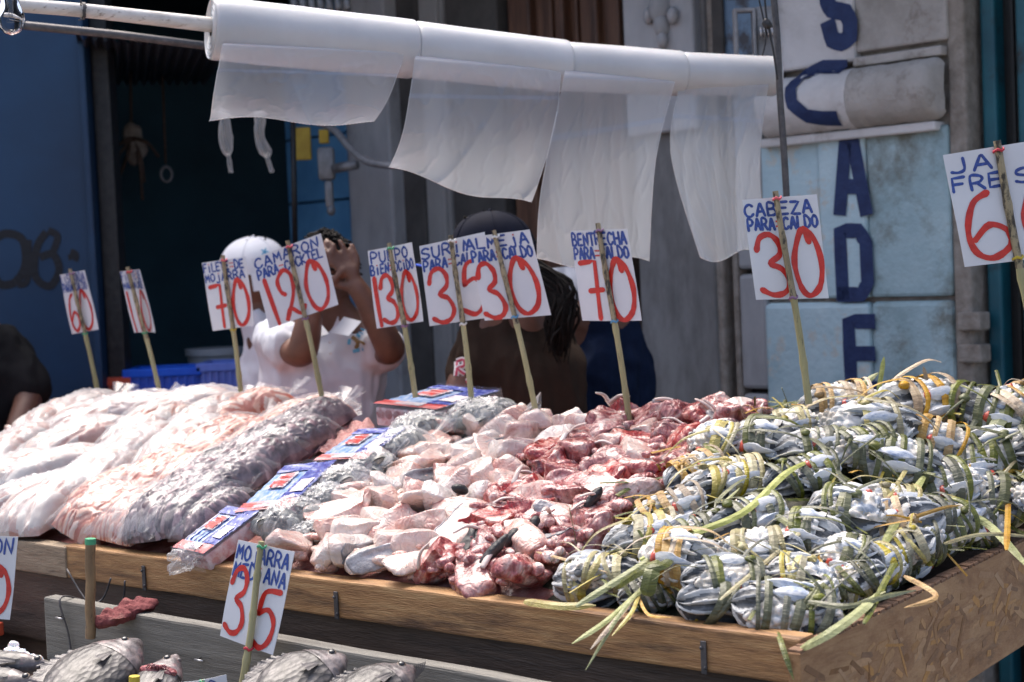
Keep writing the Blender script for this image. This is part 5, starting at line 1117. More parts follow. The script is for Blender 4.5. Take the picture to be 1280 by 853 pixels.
# painted letters
LIFT = [0]
def wall_letter(strk, box, pen, liftfn0, hard=True):
    b = MB(); (xa, ya, xb, yb) = box
    rs_ = random.Random(3)
    for st in strk:
        LIFT[0] += .0004; liftfn = (lambda L_: (lambda z: liftfn0(z) + L_))(LIFT[0] % .002)
        pts = smooth2(st, hard, 8)
        pp = []
        for (x, y) in pts:
            px = xa + (xb - xa) * x + (1 - y) * (yb - ya) * .045; py = yb - (yb - ya) * y
            t, z = wt(px, py, .004); pp.append((t, z))
        # thick flat strokes of paint
        k = len(pp); L = []; Rr = []
        for i, (t, z) in enumerate(pp):
            a_, c_ = pp[max(i - 1, 0)], pp[min(i + 1, k - 1)]; dx, dz = c_[0] - a_[0], c_[1] - a_[1]; d = math.hypot(dx, dz) or 1
            w_ = pen / 2; nx, nz_ = -dz / d * w_, dx / d * w_
            if i == 0: t -= dx / d * w_ * .8; z -= dz / d * w_ * .8
            if i == k - 1: t += dx / d * w_ * .8; z += dz / d * w_ * .8
            L.append((t + nx, z + nz_)); Rr.append((t - nx, z - nz_))
        rows = [[W(l[0] + (r[0] - l[0]) * q / 4, l[1] + (r[1] - l[1]) * q / 4, liftfn(l[1] + (r[1] - l[1]) * q / 4)) for q in range(5)] for l, r in zip(L, Rr)]
        b.add([v for r_ in rows for v in r_], [(i * 5 + q, i * 5 + q + 1, (i + 1) * 5 + q + 1, (i + 1) * 5 + q) for i in range(k - 1) for q in range(4)])
    b.build('letter', M['navy_paint'], pil)
fl = lambda z: .0022
wall_letter([[(.0, 1), (.0, .62), (.15, .5), (.8, .45), (.95, .3), (.92, .06), (.55, -.02), (.15, .02), (.03, .22)]], (1033, -28, 1062, 52), .050, lambda z: .0062)
wall_letter([[(1.05, 1.0), (.55, 1.0), (.15, .86), (.0, .6), (.08, .3), (.4, .08), (.8, .04), (1.05, .04)]], (1004, 84, 1052, 152), .040, lambda z: moff(z) + .0045)
wall_letter([[(0, 0), (.32, 1), (.62, 1), (1, 0)], [(.14, .34), (.86, .34)]], (1046, 178, 1078, 262), .043, fl)
wall_letter([[(0, .02), (0, .98), (.75, .98), (1, .8), (1, .2), (.75, .02), (0, .02)]], (1049, 287, 1081, 370), .043, fl)
wall_letter([[(1, 1), (0, 1), (0, 0), (1, 0)], [(0, .52), (.95, .52)]], (1060, 402, 1087, 486), .043, fl)
# dark teal door to the right of the pillar
dr = thing('teal_door', 'dark teal and black wooden shop door right of the painted pillar', 'door', W(-.6, 0, -.1))
x0 = wt(1190)[0]; tRs = tR - .06
b = MB(); wbox(b, tR - .055, tR, 0, TOP, -.2, -.015, .01); b.build('jamb', M['render_rough'], dr)
cols = [(1196, 1206, 'teal_paint', -.06), (1206, 1232, 'door_black', -.10), (1232, 1252, 'teal_paint', -.07), (1252, 1276, 'door_black', -.12), (1276, 1300, 'teal_paint', -.07), (1300, 1400, 'door_black', -.12)]
for a_, c_, m_, o_ in cols:
    t0, t1 = wt(c_, 330, o_)[0], wt(a_, 330, o_)[0]; b = MB(); wbox(b, t0 + .002, t1 - .002, 0, TOP, -.25, o_, .008); b.build('door_panel', M[m_], dr)
for zz in (wt(1200, 400)[1], wt(1200, 440)[1]):
    b = MB(); wbox(b, tR - .09, tR - .02, zz - .03, zz + .02, -.05, .008, .006); b.build('hinge', M['render_rough'], dr)
# grey wall left of the pillar
gw = thing('grey_wall', 'weathered grey concrete wall between the doorway and the painted pillar', 'wall', W(.8, 0))
def seg(xa, xb, o1, m, y0=330, par=gw, name='panel', z0=0, z1=TOP, bev=.01):
    ta, tb = wt(xb, y0, o1)[0], wt(xa, y0, o1)[0]; b = MB(); wbox(b, ta, tb, z0, z1, -.3, o1, bev); b.build(name, M[m], par); return ta, tb
seg(798, 892, .0, 'concrete'); seg(892, 903, -.012, 'render_rough'); seg(903, 914, -.06, 'dark_stone'); seg(914, 922, -.02, 'render_rough')
z1_ = wt(935, 340)[1]; z2_ = wt(935, 490)[1]
for za, zb in ((z1_ + .008, TOP - .55), (z2_ + .008, z1_ - .008), (z2_ - .55, z2_ - .008), (0, z2_ - .566)):
    seg(922, 956, -.012, 'concrete_light', name='stone_block', z0=max(0, za), z1=zb, bev=.012)
seg(900, 956, -.07, 'dark_stone')
zc0 = wt(850, 165)[1]
seg(780, 868, .035, 'concrete_light', name='stone_capital', z0=zc0, y0=80); seg(868, 885, -.01, 'dark_stone', z0=zc0 - .05, y0=80)
b = MB()   # carved drop on the capital
for i, (x, y, r_) in enumerate(((826, 10, .035), (828, 32, .026), (829, 50, .018), (812, 20, .018), (842, 20, .018))):
    t_, z_ = wt(x, y, .04); b.ell(W(t_, z_, .045), (r_, .03, r_ * 1.5), None, 12, 8)
b.build('carving', M['concrete_light'], gw, True)
# blue painted iron gate post with its latch above the right end of the rolls
mat('faded_blue', [(.3, (.10, .16, .24)), (.7, (.17, .27, .38))], scale=6, rough=.6, world=True, dirt=((.05, .05, .06), 9, .5, .62))
zp = wt(925, 112)[1]
gp = thing('iron_latch_post', 'blue painted post with a slotted iron latch above the last plastic roll', 'post', W(.3, 1.9, .05))
t0, t1 = wt(962, 60, .05)[0], wt(886, 60, .05)[0]; b = MB(); wbox(b, t0, t1, zp, TOP, -.02, .03, .006); b.build('post', M['faded_blue'], gp)
t0, t1 = wt(900, 60, .06)[0], wt(886, 60, .06)[0]; b = MB(); wbox(b, t0, t1, zp, TOP, .03, .045, .006); b.build('rusty_strip', M['dark_stone'], gp)
q = P(931, 45, 4.3); b = MB()
for dx in (-.028, .022): b.box(q + V3((dx, -.02, -.01)), (.011, .03, .15), None, .004)
for dz in (-.085, .065): b.box(q + V3((-.003, -.02, dz)), (.061, .03, .012), None, .004)
b.box(q + V3((.055, -.01, -.01)), (.05, .02, .17), None, .004); b.build('latch', M['grey_metal'], gp)
b = MB()
for k in range(4): b.ell(q + V3((.035 + k * .010, -.05, .0)), (.005, .015, .016), None, 10, 6)
b.build('coil_spring', M['steel'], gp, True)
# dark doorway behind the people, brown boards above, grey pier
dw = thing('brown_doorway', 'brown board doorway standing dark behind the people', 'door', W(1.3, 0, -.3))
ta, tb = wt(800, 330)[0], wt(632, 330)[0]; b = MB(); wbox(b, ta, tb, 0, TOP, -.42, -.36, 0); b.build('door_back', M['door_black'], dw)
for xa, xb, o in ((634, 662, -.05), (664, 690, -.08), (692, 704, -.04), (706, 722, -.08), (724, 746, -.05), (748, 774, -.08)):
    seg(xa, xb, o, 'door_wood', y0=30, par=dw, name='board', z0=1.0, z1=TOP)
gp2 = thing('grey_pier', 'tall streaked grey stone pier behind the hanging plastic sheets', 'wall', W(2.0, 0))
seg(560, 634, -.02, 'dark_stone', par=gp2, name='pier_face'); seg(534, 560, .015, 'concrete', par=gp2, name='pier_face'); seg(494, 534, .03, 'dark_stone', par=gp2, name='pier_face')
seg(440, 494, .09, 'concrete_light', par=gp2, name='pier_face'); seg(560, 566, .0, 'concrete', par=gp2, name='pier_edge')
# sky blue shutter panel with the switch
sb_ = thing('blue_panel', 'bright sky blue panel with horizontal joints behind the man in white', 'panel', W(2.8, 0))
for k in range(10):
    z0 = .05 + k * .255; seg(364, 440, .02, 'sky_blue_paint', par=sb_, name='plank', z0=z0, z1=z0 + .248, bev=.006)
sw = thing('switch_box', 'grey electric conduit fitting hanging over the blue panel', 'switch', P(408, 210, 5.7))
q = P(408, 205, 5.7); b = MB(); b.box(q, (.06, .05, .12), None, .012); b.box(q + V3((.005, 0, -.11)), (.03, .03, .10), None, .01); b.ell(q + V3((.01, -.01, -.17)), (.016, .016, .02)); b.build('fitting', M['grey_metal'], sw, True, 40)
b = MB(); b.box(P(405, 171, 5.7), (.035, .03, .05), None, .004); b.build('yellow_tag', M['yellow_paint'], sw); b = MB(); b.box(P(377, 180, 5.8), (.07, .02, .12), None, .004); b.build('yellow_tag', M['yellow_paint'], sw)
b = MB(); b.tube([P(418, 211, 5.65), P(446, 206, 5.6)], .018, 10); b.build('pipe_stub', M['grey_metal'], sw, True)
b = MB(); b.tube(crom([P(395, 152, 5.6), P(418, 163, 5.5), P(438, 186, 5.4), P(462, 203, 5.3), P(500, 208, 5.2)]), .013, 10); tag(b.build('conduit', M['grey_metal'], None, True), 'curved grey conduit pipe running from the switch to the pier', 'pipe')
b = MB(); b.tube([P(366, 150, 5.5), P(369, 310, 5.5)], .010, 8); tag(b.build('thin_rod', M['black_metal'], None, True), 'thin dark upright rod at the left edge of the blue panel', 'rod')
b = MB()
for k in range(7): b.tube([P(365 + k * 11, -14, 5.6), P(369 + k * 11, 12, 5.55)], .014, 8)
tag(b.build('pipe_row', M['grey_metal'], None, True), 'row of short grey pipes under the ceiling over the first roll', 'pipes')
# shop interior on the left
yB = 7.4
room = thing('shop_room', 'deep dark blue shop interior behind the stall', 'shop', V3((-1.6, 6.5, 0)))
b = MB(); b.box((-2.2, yB + .05, 1.5), (5.6, .1, 3.0)); b.build('back_wall', M['shop_inner'], room)
b = MB(); b.box(((wt(364)[0] * WD + WA).x + .1, 6.9, 1.5), (.1, 1.1, 3.0)); b.build('side_wall', M['shop_inner'], room)
b = MB(); b.box((-2.4, 6.5, 2.86), (6.2, 2.4, .1)); b.build('ceiling', M['door_black'], room)
b = MB(); b.box((-4.9, 6.2, 1.5), (.1, 3.4, 3.0)); b.build('side_wall', M['shop_inner'], room)
bp_ = thing('blue_wall', 'saturated blue metal wall panel at far left with black spray letters', 'wall', P(50, 600, 5.4))
yP = 5.4
b = MB(); xr = P(112, 300, yP).x; b.box((xr - .95, yP + .06, 1.4), (1.9, .08, 2.8), None, .004); b.build('panel', M['shop_blue'], bp_)
b = MB(); b.box((xr + .012, yP + .03, 1.4), (.022, .10, 2.8), None, .005); b.build('edge_post', M['shop_blue'], bp_)
b = MB(); b.box((xr + .055, yP + .10, 1.4), (.06, .10, 2.8), None, .005); b.build('post', M['black_metal'], bp_)
# spray painted letters
def spray(pts, w_):
    b = MB(); p3 = [P(x, y, yP + .018) for x, y in pts]; p3 = crom(p3, 6); k = len(p3)
    vs = []
    for i, q in enumerate(p3):
        t = p3[min(i + 1, k - 1)] - p3[max(i - 1, 0)]; n = V3((-t.z, 0, t.x)).normalized() * w_ / 2; vs += [q + n - V3((0, .0005 * (i % 2), 0)), q - n - V3((0, .0005 * (i % 2), 0))]
    b.add(vs, [(2 * i, 2 * i + 1, 2 * i + 3, 2 * i + 2) for i in range(k - 1)]); b.build('spray_stroke', M['black_spray'], bp_)
spray([(-8, 300), (8, 292), (28, 300), (32, 330), (20, 352), (2, 356), (-8, 345)], .028); spray([(36, 300), (34, 350), (22, 356)], .022)
spray([(58, 290), (46, 310), (44, 345), (62, 358), (74, 338), (66, 318), (50, 322)], .026); spray([(60, 288), (72, 296), (66, 316)], .024); spray([(87, 318), (92, 320), (90, 324)], .04)
# corrugated awning sheet inside, upper left
b = MB(); c0, c1, c2, c3 = P(95, 45, 5.2), P(290, 60, 5.2), P(260, 104, 6.6), P(108, 104, 6.6)
b.grid(90, 4, lambda i, j: c0.lerp(c1, i).lerp(c3.lerp(c2, i), j) + V3((0, 0, .012 * math.sin(i * 90))))
tag(b.build('corrugated_awning', M['sheet_metal'], None, True), 'dark corrugated sheet awning under the shop ceiling behind the white pole', 'awning')
# back counter with crates and tub
ct = thing('back_counter', 'dark counter at the back of the shop carrying the crates', 'counter', V3((-1.45, 6.3, 0)))
YC = 5.55; zt = P(210, 502, YC).z - .03
b = MB(); b.box((-1.55, YC + .25, zt - .02), (1.5, .6, .04), None, .005); b.build('top', M['dark_wood'], ct)
for sx in (-1, 1): b = MB(); b.box((-1.55 + sx * .7, YC + .25, (zt - .04) / 2), (.06, .5, zt - .04)); b.build('leg', M['dark_wood'], ct)
ph = P(210, 460, YC).z - P(210, 503, YC).z + .02
crate('plastic_crate', 'blue ribbed plastic crate on the counter behind the 110 sign', V3((P(212, 490, YC).x, YC, zt)), (.255, .2, ph + .01), 'crate_blue', Matrix.Identity(3), 'plastic crates in the shop')
crate('plastic_crate', 'blue ribbed plastic crate nearest the white shirt, below the white tub', V3((P(296, 490, YC).x, YC, zt)), (.22, .2, ph + .02), 'crate_blue', Matrix.Identity(3), 'plastic crates in the shop')
crate('plastic_crate', 'red orange plastic crate left of the blue crates on the counter', V3((P(147, 490, YC).x, YC, zt)), (.13, .2, ph - .015), 'crate_red', Matrix.Identity(3), 'plastic crates in the shop')
mat('tub', [(.3, (.34, .35, .36)), (.7, (.48, .48, .48))], scale=10, rough=.4)
t = thing('plastic_tub', 'translucent whitish tub standing behind the blue crates', 'tub', V3((P(268, 450, YC + .3).x, YC + .3, zt)))
b = MB(); b.tube([(0, 0, 0), (0, 0, .19)], [.085, .10], 20); b.local('body', M['tub'], t, True, 50); b = MB(); b.tube([(0, 0, .175), (0, 0, .20)], [.108, .108], 20); b.local('rim', M['tub'], t, True, 50)
# things hanging in the dark room
t = thing('hanging_bunch', 'dark bunch of tools and rags hanging on a cord in the shop', 'bunch', P(167, 180, 6.2)); rs = random.Random(9)
b = MB(); b.tube([P(163, 80, 6.2), P(164, 160, 6.2)], .006, 6); b.build('cord', M['dark_wood'], t, True)
b = MB(); b.ell(P(168, 180, 6.2), (.045, .04, .08), None, 16, 12, lambda q: q * (1 + .5 * nz(q, 20))); b.build('rag', M['render_rough'], t, True)
for x, y in ((128, 222), (148, 225), (180, 228), (198, 196), (140, 190), (178, 250)): b = MB(); b.tube(crom([P(165, 172, 6.18), P((165 + x) / 2 + 3, (172 + y) / 2 - 5, 6.16), P(x, y, 6.2)]), .007, 6); b.build('tool', M['dark_wood'], t, True)
t = thing('iron_hook', 'iron hook with a ring hanging in the shop', 'hook', P(208, 220, 6.2)); b = MB(); b.tube([P(203, 90, 6.2), P(207, 205, 6.2)], .005, 6); b.build('rod', M['dark_wood'], t, True)
b = MB(); b.tube([P(208, 218, 6.2) + V3((math.cos(a) * .022, 0, math.sin(a) * .03)) for a in [k * .5 for k in range(14)]], .006, 6); b.build('ring', M['grey_metal'], t, True)
for i, (x, y, x2, y2, lb) in enumerate(((281, 170, 289, 215, 'limp clear plastic bag hanging under the first roll, left one'), (325, 168, 340, 216, 'limp clear plastic bag hanging under the first roll, right one'))):
    b = MB(); c = P(x, y, 4.9); e_ = P(x2, y2, 4.9); pts = [P(x, 140, 4.9), c, c.lerp(e_, .45), c.lerp(e_, .6), e_]
    b.tube(crom(pts, 8), [.045, .05, .045, .018, .022], 18, flat=.35); b.v = [tuple(V3(q) + V3((nz(q, 22), nz(q, 22, 4), nz(q, 22, 8))) * .010) for q in b.v]; tag(b.build('plastic_bag', M['milky_film'], None, True), lb, 'plastic bag')
# canopy out of view above the wall, added to shade wall and people
t = thing('shade_canopy', 'plain unseen canopy added above the doorway to shade the shop', 'canopy', W(1.5, 2.8, .5))
b = MB(); wbox(b, -1.5, 5.4, 2.78, 2.83, -1.0, .5, .01); b.build('sheet', M['sheet_metal'], t)
for k in range(5): b = MB(); wbox(b, -1.4 + k * 1.6, -1.34 + k * 1.6, 2.72, 2.778, -.2, .48, .004); b.build('rafter', M['black_metal'], t)
# ---------------------------------------------------------------- pole, plastic bag rolls, rod, bulb
YL, YR = 3.25, 3.72
def yat(px): return YL + (YR - YL) * (px - 265) / (965 - 265)
def axis(px):  # centre line of the rolls
    return P(px, interp(px, [(-40, 2), (270, 36), (515, 62), (705, 83), (850, 92), (970, 96)]), yat(px))
pole = thing('white_pole', 'chipped white painted pole carrying the plastic rolls at the upper left', 'pole', axis(100))
pp = [P(-60, -1, yat(-60)), P(0, 5, yat(0)), P(100, 13, yat(100)), P(200, 24, yat(200)), P(278, 33, yat(278)), axis(400), axis(700), axis(955)]
b = MB(); b.tube(crom(pp, 4), [.0135, .0135, .0140, .0150, .0160, .015, .015, .015], 16); b.build('tube', M['pole_paint'], pole, True, 60)
b = MB(); c = P(104, 14, yat(104)); ax = (axis(300) - P(0, 5, yat(0))).normalized(); o1 = ax.cross(V3((0, 1, 0))).normalized(); o2 = ax.cross(o1)
b.tube([c + ax * (.0025 * (j % 3 - 1) * (1 + .3 * math.sin(j))) + (o1 * math.cos(j * .62) + o2 * math.sin(j * .62)) * .0165 for j in range(46)] + [c + V3((0, -.01, -.018)), c + V3((-.008, -.012, -.02))], .0014, 5); b.tube([c + V3((0, -.014, .0)), c + V3((-.002, -.008, .04)), c + V3((0, 0, .2))], .0016, 5); b.build('wire_tie', M['dull_steel'], pole, True)
b = MB(); b.tube([P(-30, 22, 3.9), P(30, 32, 3.9), P(150, 44, 3.95), P(290, 62, 4.0)], .0105, 10); tag(b.build('iron_bar', M['dull_steel'], None, True), 'dark iron bar running behind the white pole', 'bar')
RL = [(264, 515, .0655, .0635, 'widest plastic bag roll at the left with its sheet hanging short'), (517, 706, .0615, .0585, 'second plastic bag roll, its long sheet curving to the lower right'), (706, 850, .0550, .0520, 'third plastic bag roll with the tallest hanging sheet'), (850, 968, .0490, .0470, 'thinnest plastic bag roll at the right end')]
SH = [([(262, 152), (267, 115), (278, 52)], [(508, 62), (488, 120), (468, 158)], .6, 11), ([(486, 215), (505, 160), (519, 68)], [(702, 84), (694, 160), (665, 262)], .8, 12), ([(671, 330), (676, 240), (707, 86)], [(846, 96), (820, 200), (812, 332)], .9, 13), ([(875, 323), (838, 190), (852, 98)], [(962, 100), (950, 200), (958, 322)], .9, 14)]
def roll(i):
    xa, xb, ra, rb, lb = RL[i]; a, e_ = axis(xa), axis(xb); ax = (e_ - a).normalized(); t = thing('plastic_bag_roll', lb, 'plastic roll', (a + e_) / 2, None, 'rolls of clear plastic bags on the pole')
    o1 = V3((0, 0, 1)); o1 = (o1 - ax * o1.dot(ax)).normalized(); o2 = ax.cross(o1); rs_ = random.Random(i + 40); n = 48; b = MB(); L = (e_ - a).length
    prof = [(0, .26), (0, .30)] + [(.0012 * ((k * 5) % 3 - 1), .30 + .06 * k) for k in range(1, 11)] + [(-.001, .95), (.002, .985), (.006, 1.0)] + [(L * k / 14, 1.0) for k in range(1, 14)] + [(L - .006, 1.0), (L - .002, .985), (L, .95), (L - .001, .8), (L, .3)]
    vs = []
    for (x, f) in prof:
        r0 = ra + (rb - ra) * min(1, max(0, x / L))
        for j in range(n):
            th = 2 * math.pi * j / n; rr_ = r0 * f * (1 + (.014 * nz((x * 9, math.cos(th) * 1.6, math.sin(th) * 1.6), 1.2, i * 7) if f > .9 else 0)); vs.append(a + ax * x + (o1 * math.cos(th) + o2 * math.sin(th)) * rr_)
    m = len(prof); b.add(vs, [(k * n + j, (k + 1) * n + j, (k + 1) * n + (j + 1) % n, k * n + (j + 1) % n) for k in range(m - 1) for j in range(n)]); b.build('roll', M['plastic_roll'], t, True, 40)
    b = MB(); vs = []
    if i == 0:
        for k in range(6):
            rr_ = ra * (.36 + .1 * k); b.tube([a - ax * .0012 + (o1 * math.cos(q * .2) + o2 * math.sin(q * .2)) * rr_ for q in range(33)], .0009, 4)
        b.build('wound_edge', M['plastic_roll'], t, True)
    Lp, Rp, amp, sd_ = SH[i]
    # hanging sheet: falls from the front of the roll, edges follow curves measured at the roll's distance
    yo = -.05 + .01 * i; yl, yr = yat(Lp[0][0]) - ra - .004, yat(Rp[0][0]) - rb - .004
    Lq = Lp if Lp[0][1] > Lp[-1][1] else Lp[::-1]; Rq = Rp if Rp[0][1] > Rp[-1][1] else Rp[::-1]
    l3 = crom([P(x, y, yl + (.02 if k == 0 else 0)) for k, (x, y) in enumerate(Lq)], 8)[::-1]; r3 = crom([P(x, y, yr + (.02 if k == 0 else 0)) for k, (x, y) in enumerate(Rq)], 8)[::-1]
    m_ = len(l3) - 1; b = MB(); nu, nv = 110, 80
    sag = [(.0, 0), (.25, .006), (.5, .0), (.75, .008), (1, 0)]
    def f(s_, j):
        k = j * m_; k0 = min(int(k), m_ - 1); fr = k - k0; l_ = l3[k0].lerp(l3[k0 + 1], fr); r_ = r3[k0].lerp(r3[k0 + 1], fr); q = l_.lerp(r_, s_)
        fold = fbm((s_ * 3, j * 1.1, 0), 1.0, sd_, 2); dg = abs(math.sin((s_ * 1.3 + j * (.5 if i % 2 else -.4)) * 4 + sd_)); 
        q = q + V3((0, -.014 * fold * (j ** .7) * amp - .008 * (1 - dg) ** 5 * j - .0022 * (1 - min(1, 3.2 * abs(fbm((s_ * 5 + j, j * 3 - s_ * 2, 3), 1, sd_ + 3, 3)))) ** 2 * min(1, j * 3), .014 * math.sin(s_ * 7 + i) * j ** 3 * amp + .006 * math.sin(s_ * 2.4) * j ** 2))
        if j < .3: q = q + V3((0, .004 + .02 * max(0, 1 - j / .06) ** 2, 0))
        return q
    b.grid(nu, nv, f)
    # saw cut lower edge
    o_ = b.build('hanging_sheet', M['bag_sheet'], t, True)
    hm = MB(); hm.tube([f(k / 90, 1) + V3((0, 0, .0016 * (k % 2))) for k in range(91)], .0009, 4); hm.tube([f(0.003, k / 40) for k in range(8, 41)], .0008, 4); hm.tube([f(.997, k / 40) for k in range(8, 41)], .0008, 4); hm.build('cut_edge', M['plastic_roll'], t, True)
for i in range(4): roll(i)
# iron rod on the right
rod = thing('iron_rod', 'dark slim iron rod hanging beside the end of the rolls', 'rod', P(985, 260, 3.6)); b = MB()
pr = crom([P(964, -30, 3.62), P(971, 40, 3.62), P(975, 120, 3.62), P(980, 190, 3.62), P(984, 262, 3.62)], 5); b.tube(pr, .0078, 10); b.build('rod', M['dull_steel'], rod, True)
b = MB(); b.tube(crom([P(955, -20, 3.58), P(958, 20, 3.58), P(966, 60, 3.58), P(972, 100, 3.58)], 5), .0025, 6); b.tube(crom([P(944, -20, 3.58), P(957, 40, 3.58), P(953, 70, 3.58)], 5), .002, 6); b.build('wire', M['black_metal'], rod, True)
b = MB(); b.ell(P(959, 30, 3.58), (.012, .01, .012), None, 10, 6, lambda q: q * (1 + .5 * nz(q, 90))); b.build('knot', M['black_metal'], rod, True)
# bulb
mg = bpy.data.materials.new('bulb_glass'); mg.use_nodes = True; pb = mg.node_tree.nodes['Principled BSDF']; pb.inputs['Transmission Weight'].default_value = 1; pb.inputs['Roughness'].default_value = .03; pb.inputs['IOR'].default_value = 1.18; pb.inputs['Base Color'].default_value = (.92, .94, .97, 1); M['bulb_glass'] = mg
bl = thing('light_bulb', 'clear glass bulb, unlit, hanging below the white pole at upper left', 'bulb', P(13, 10, 2.7)); b = MB()
c = P(14, 27, 2.7); b.tube([c + V3((0, 0, .052)), c + V3((0, 0, .04)), c + V3((0, 0, .026)), c + V3((0, 0, .014)), c, c - V3((0, 0, .012)), c - V3((0, 0, .020)), c - V3((0, 0, .0235))], [.013, .0135, .017, .0215, .0235, .020, .0125, .001], 24); b.build('glass', M['bulb_glass'], bl, True)
b = MB(); b.tube([c + V3((0, 0, .05)), c + V3((0, 0, .008))], [.009, .004], 10); b.tube([c + V3((-.006, 0, .008)), c + V3((-.009, 0, .0)), c + V3((0, 0, -.003)), c + V3((.009, 0, 0)), c + V3((.006, 0, .008))], .0008, 5); b.build('stem', M['milky_film'], bl, True)
b = MB(); b.tube([c + V3((0, 0, .10)), c + V3((0, 0, .05))], [.018, .0145], 16); b.build('socket', M['black_metal'], bl, True, 50)
# ---------------------------------------------------------------- people behind the stall
mat('skin_brown', [(.3, (.085, .036, .022)), (.6, (.15, .068, .042)), (.8, (.20, .10, .065))], scale=9, rough=.5, bump=.2, bscale=120, sss=.08, sssr=.01)
mat('hair_black', [(.3, (.004, .004, .004)), (.7, (.016, .013, .012))], scale=60, stretch=(3, 3, .4), rough=.75, spec=.15, bump=.4, bscale=160)
mat('shirt_white', [(.3, (.58, .59, .64)), (.7, (.68, .69, .74))], scale=5, rough=.85, spec=.12, bump=.2, bscale=300)
mat('shirt_brown', [(.3, (.022, .014, .010)), (.7, (.040, .026, .019))], scale=6, rough=.9, spec=.12, bump=.3, bscale=200)
mat('denim', [(.3, (.005, .010, .028)), (.7, (.011, .021, .052))], scale=20, rough=.9, spec=.12, bump=.4, bscale=260)
mat('shirt_black', [(.3, (.006, .006, .007)), (.7, (.014, .014, .015))], scale=6, rough=.9, spec=.12)
mat('cloth_grey', [(.3, (.26, .28, .34)), (.7, (.40, .42, .48))], scale=6, rough=.85, spec=.12)
mat('cap_white', [(.3, (.66, .66, .70)), (.7, (.76, .76, .78))], scale=9, rough=.8, spec=.12, bump=.2, bscale=200)
mat('cap_navy', [(.3, (.003, .004, .012)), (.7, (.006, .009, .022))], scale=9, rough=.8, spec=.12)
mat('cap_trim', (.03, .10, .60), rough=.6)
mat('trousers', [(.3, (.02, .02, .028)), (.7, (.04, .04, .05))], scale=9, rough=.9, spec=.12)
mat('print_blue', (.12, .38, .58), rough=.7); mat('print_brown', (.22, .13, .04), rough=.7); mat('print_pink', (.45, .05, .10), rough=.7); mat('print_white', (.7, .68, .68), rough=.7)
def evalmesh(o):
    dg = bpy.context.evaluated_depsgraph_get(); ev = o.evaluated_get(dg); me = ev.to_mesh(); r = ([v.co.copy() for v in me.vertices], [tuple(p.vertices) for p in me.polygons]); ev.to_mesh_clear(); return r
def skin_geo(nodes, edges, root, sub=2):
    names = list(nodes); me = bpy.data.meshes.new('t'); me.from_pydata([tuple(nodes[n][0]) for n in names], [(names.index(a), names.index(b_)) for a, b_ in edges], []); o = bpy.data.objects.new('t', me); COL.objects.link(o)
    o.modifiers.new('s', 'SKIN'); 
    if not me.skin_vertices: me.attributes
    bm = bmesh.new(); bm.from_mesh(me); ly = bm.verts.layers.skin.verify(); bm.verts.ensure_lookup_table()
    for i, n in enumerate(names):
        r_ = nodes[n][1]; bm.verts[i][ly].radius = r_ if hasattr(r_, '__len__') else (r_, r_); bm.verts[i][ly].use_root = (n == root)
    bm.to_mesh(me); bm.free(); s_ = o.modifiers.new('u', 'SUBSURF'); s_.levels = sub; s_.render_levels = sub
    r = evalmesh(o); bpy.data.objects.remove(o); return r
def fuse(parts, vox, smooth=3):
    b = MB()
    for v, f in parts: b.add(v, f)
    me = b.mesh('t', M['skin_brown']); o = bpy.data.objects.new('t', me); COL.objects.link(o); m_ = o.modifiers.new('r', 'REMESH'); m_.mode = 'VOXEL'; m_.voxel_size = vox
    s_ = o.modifiers.new('s', 'SMOOTH'); s_.iterations = smooth; s_.factor = .5; r = evalmesh(o); bpy.data.objects.remove(o); return r
def head_geo(c, f, u, s=1.0):
    f = V3(f).normalized(); u = (V3(u) - f * V3(u).dot(f)).normalized(); x = f.cross(u); rot = Matrix((x, f, u)).transposed(); b = MB()
    def g(p, q, r, w_): return math.exp(-((p - q) ** 2 + 0) / w_)
    def fn(v):
        X, Y, Z = v.x, v.y, v.z
        jaw = max(0, -Z); kx = 1 - .36 * jaw ** 1.3; ky = 1 - .16 * jaw
        x_, y_, z_ = X * kx, Y * ky, Z
        if Y > 0:
            def gs(cx, cz, wx, wz): return math.exp(-((X - cx) / wx) ** 2 - ((Z - cz) / wz) ** 2)
            y_ += .26 * gs(0, -.18, .13, .16) + .10 * gs(0, .02, .09, .2) + .10 * gs(0, -.52, .24, .09) + .12 * gs(0, -.86, .3, .16) - .10 * gs(-.36, .06, .2, .13) - .10 * gs(.36, .06, .2, .13) + .06 * gs(0, .26, .6, .12) + .04 * gs(-.45, -.2, .2, .2) + .04 * gs(.45, -.2, .2, .2)
        if Y < 0: y_ *= 1.08 - .1 * jaw
        return V3((x_ * .076, y_ * .094, z_ * .116)) * s
    b.ell(c, (1, 1, 1), rot, 44, 34, fn)
    for sx in (-1, 1):
        b.ell(V3(c) + rot @ (V3((sx * .078, -.005, -.004)) * s), (.010 * s, .020 * s, .032 * s), rot @ Matrix.Rotation(sx * .35, 3, 'Z'), 12, 8)
    return (b.v and [V3(q) for q in b.v], b.f), rot
def arm_nodes(N, E, side, root, sh, el, wr, r=(.048, .048, .044, .030)):
    N['sh' + side] = (sh, r[0]); N['ua' + side] = (sh.lerp(el, .5), r[0] * .9); N['el' + side] = (el, r[1]); N['fa' + side] = (el.lerp(wr, .4), r[2]); N['wr' + side] = (wr, r[3])
    E += [(root, 'sh' + side), ('sh' + side, 'ua' + side), ('ua' + side, 'el' + side), ('el' + side, 'fa' + side), ('fa' + side, 'wr' + side)]
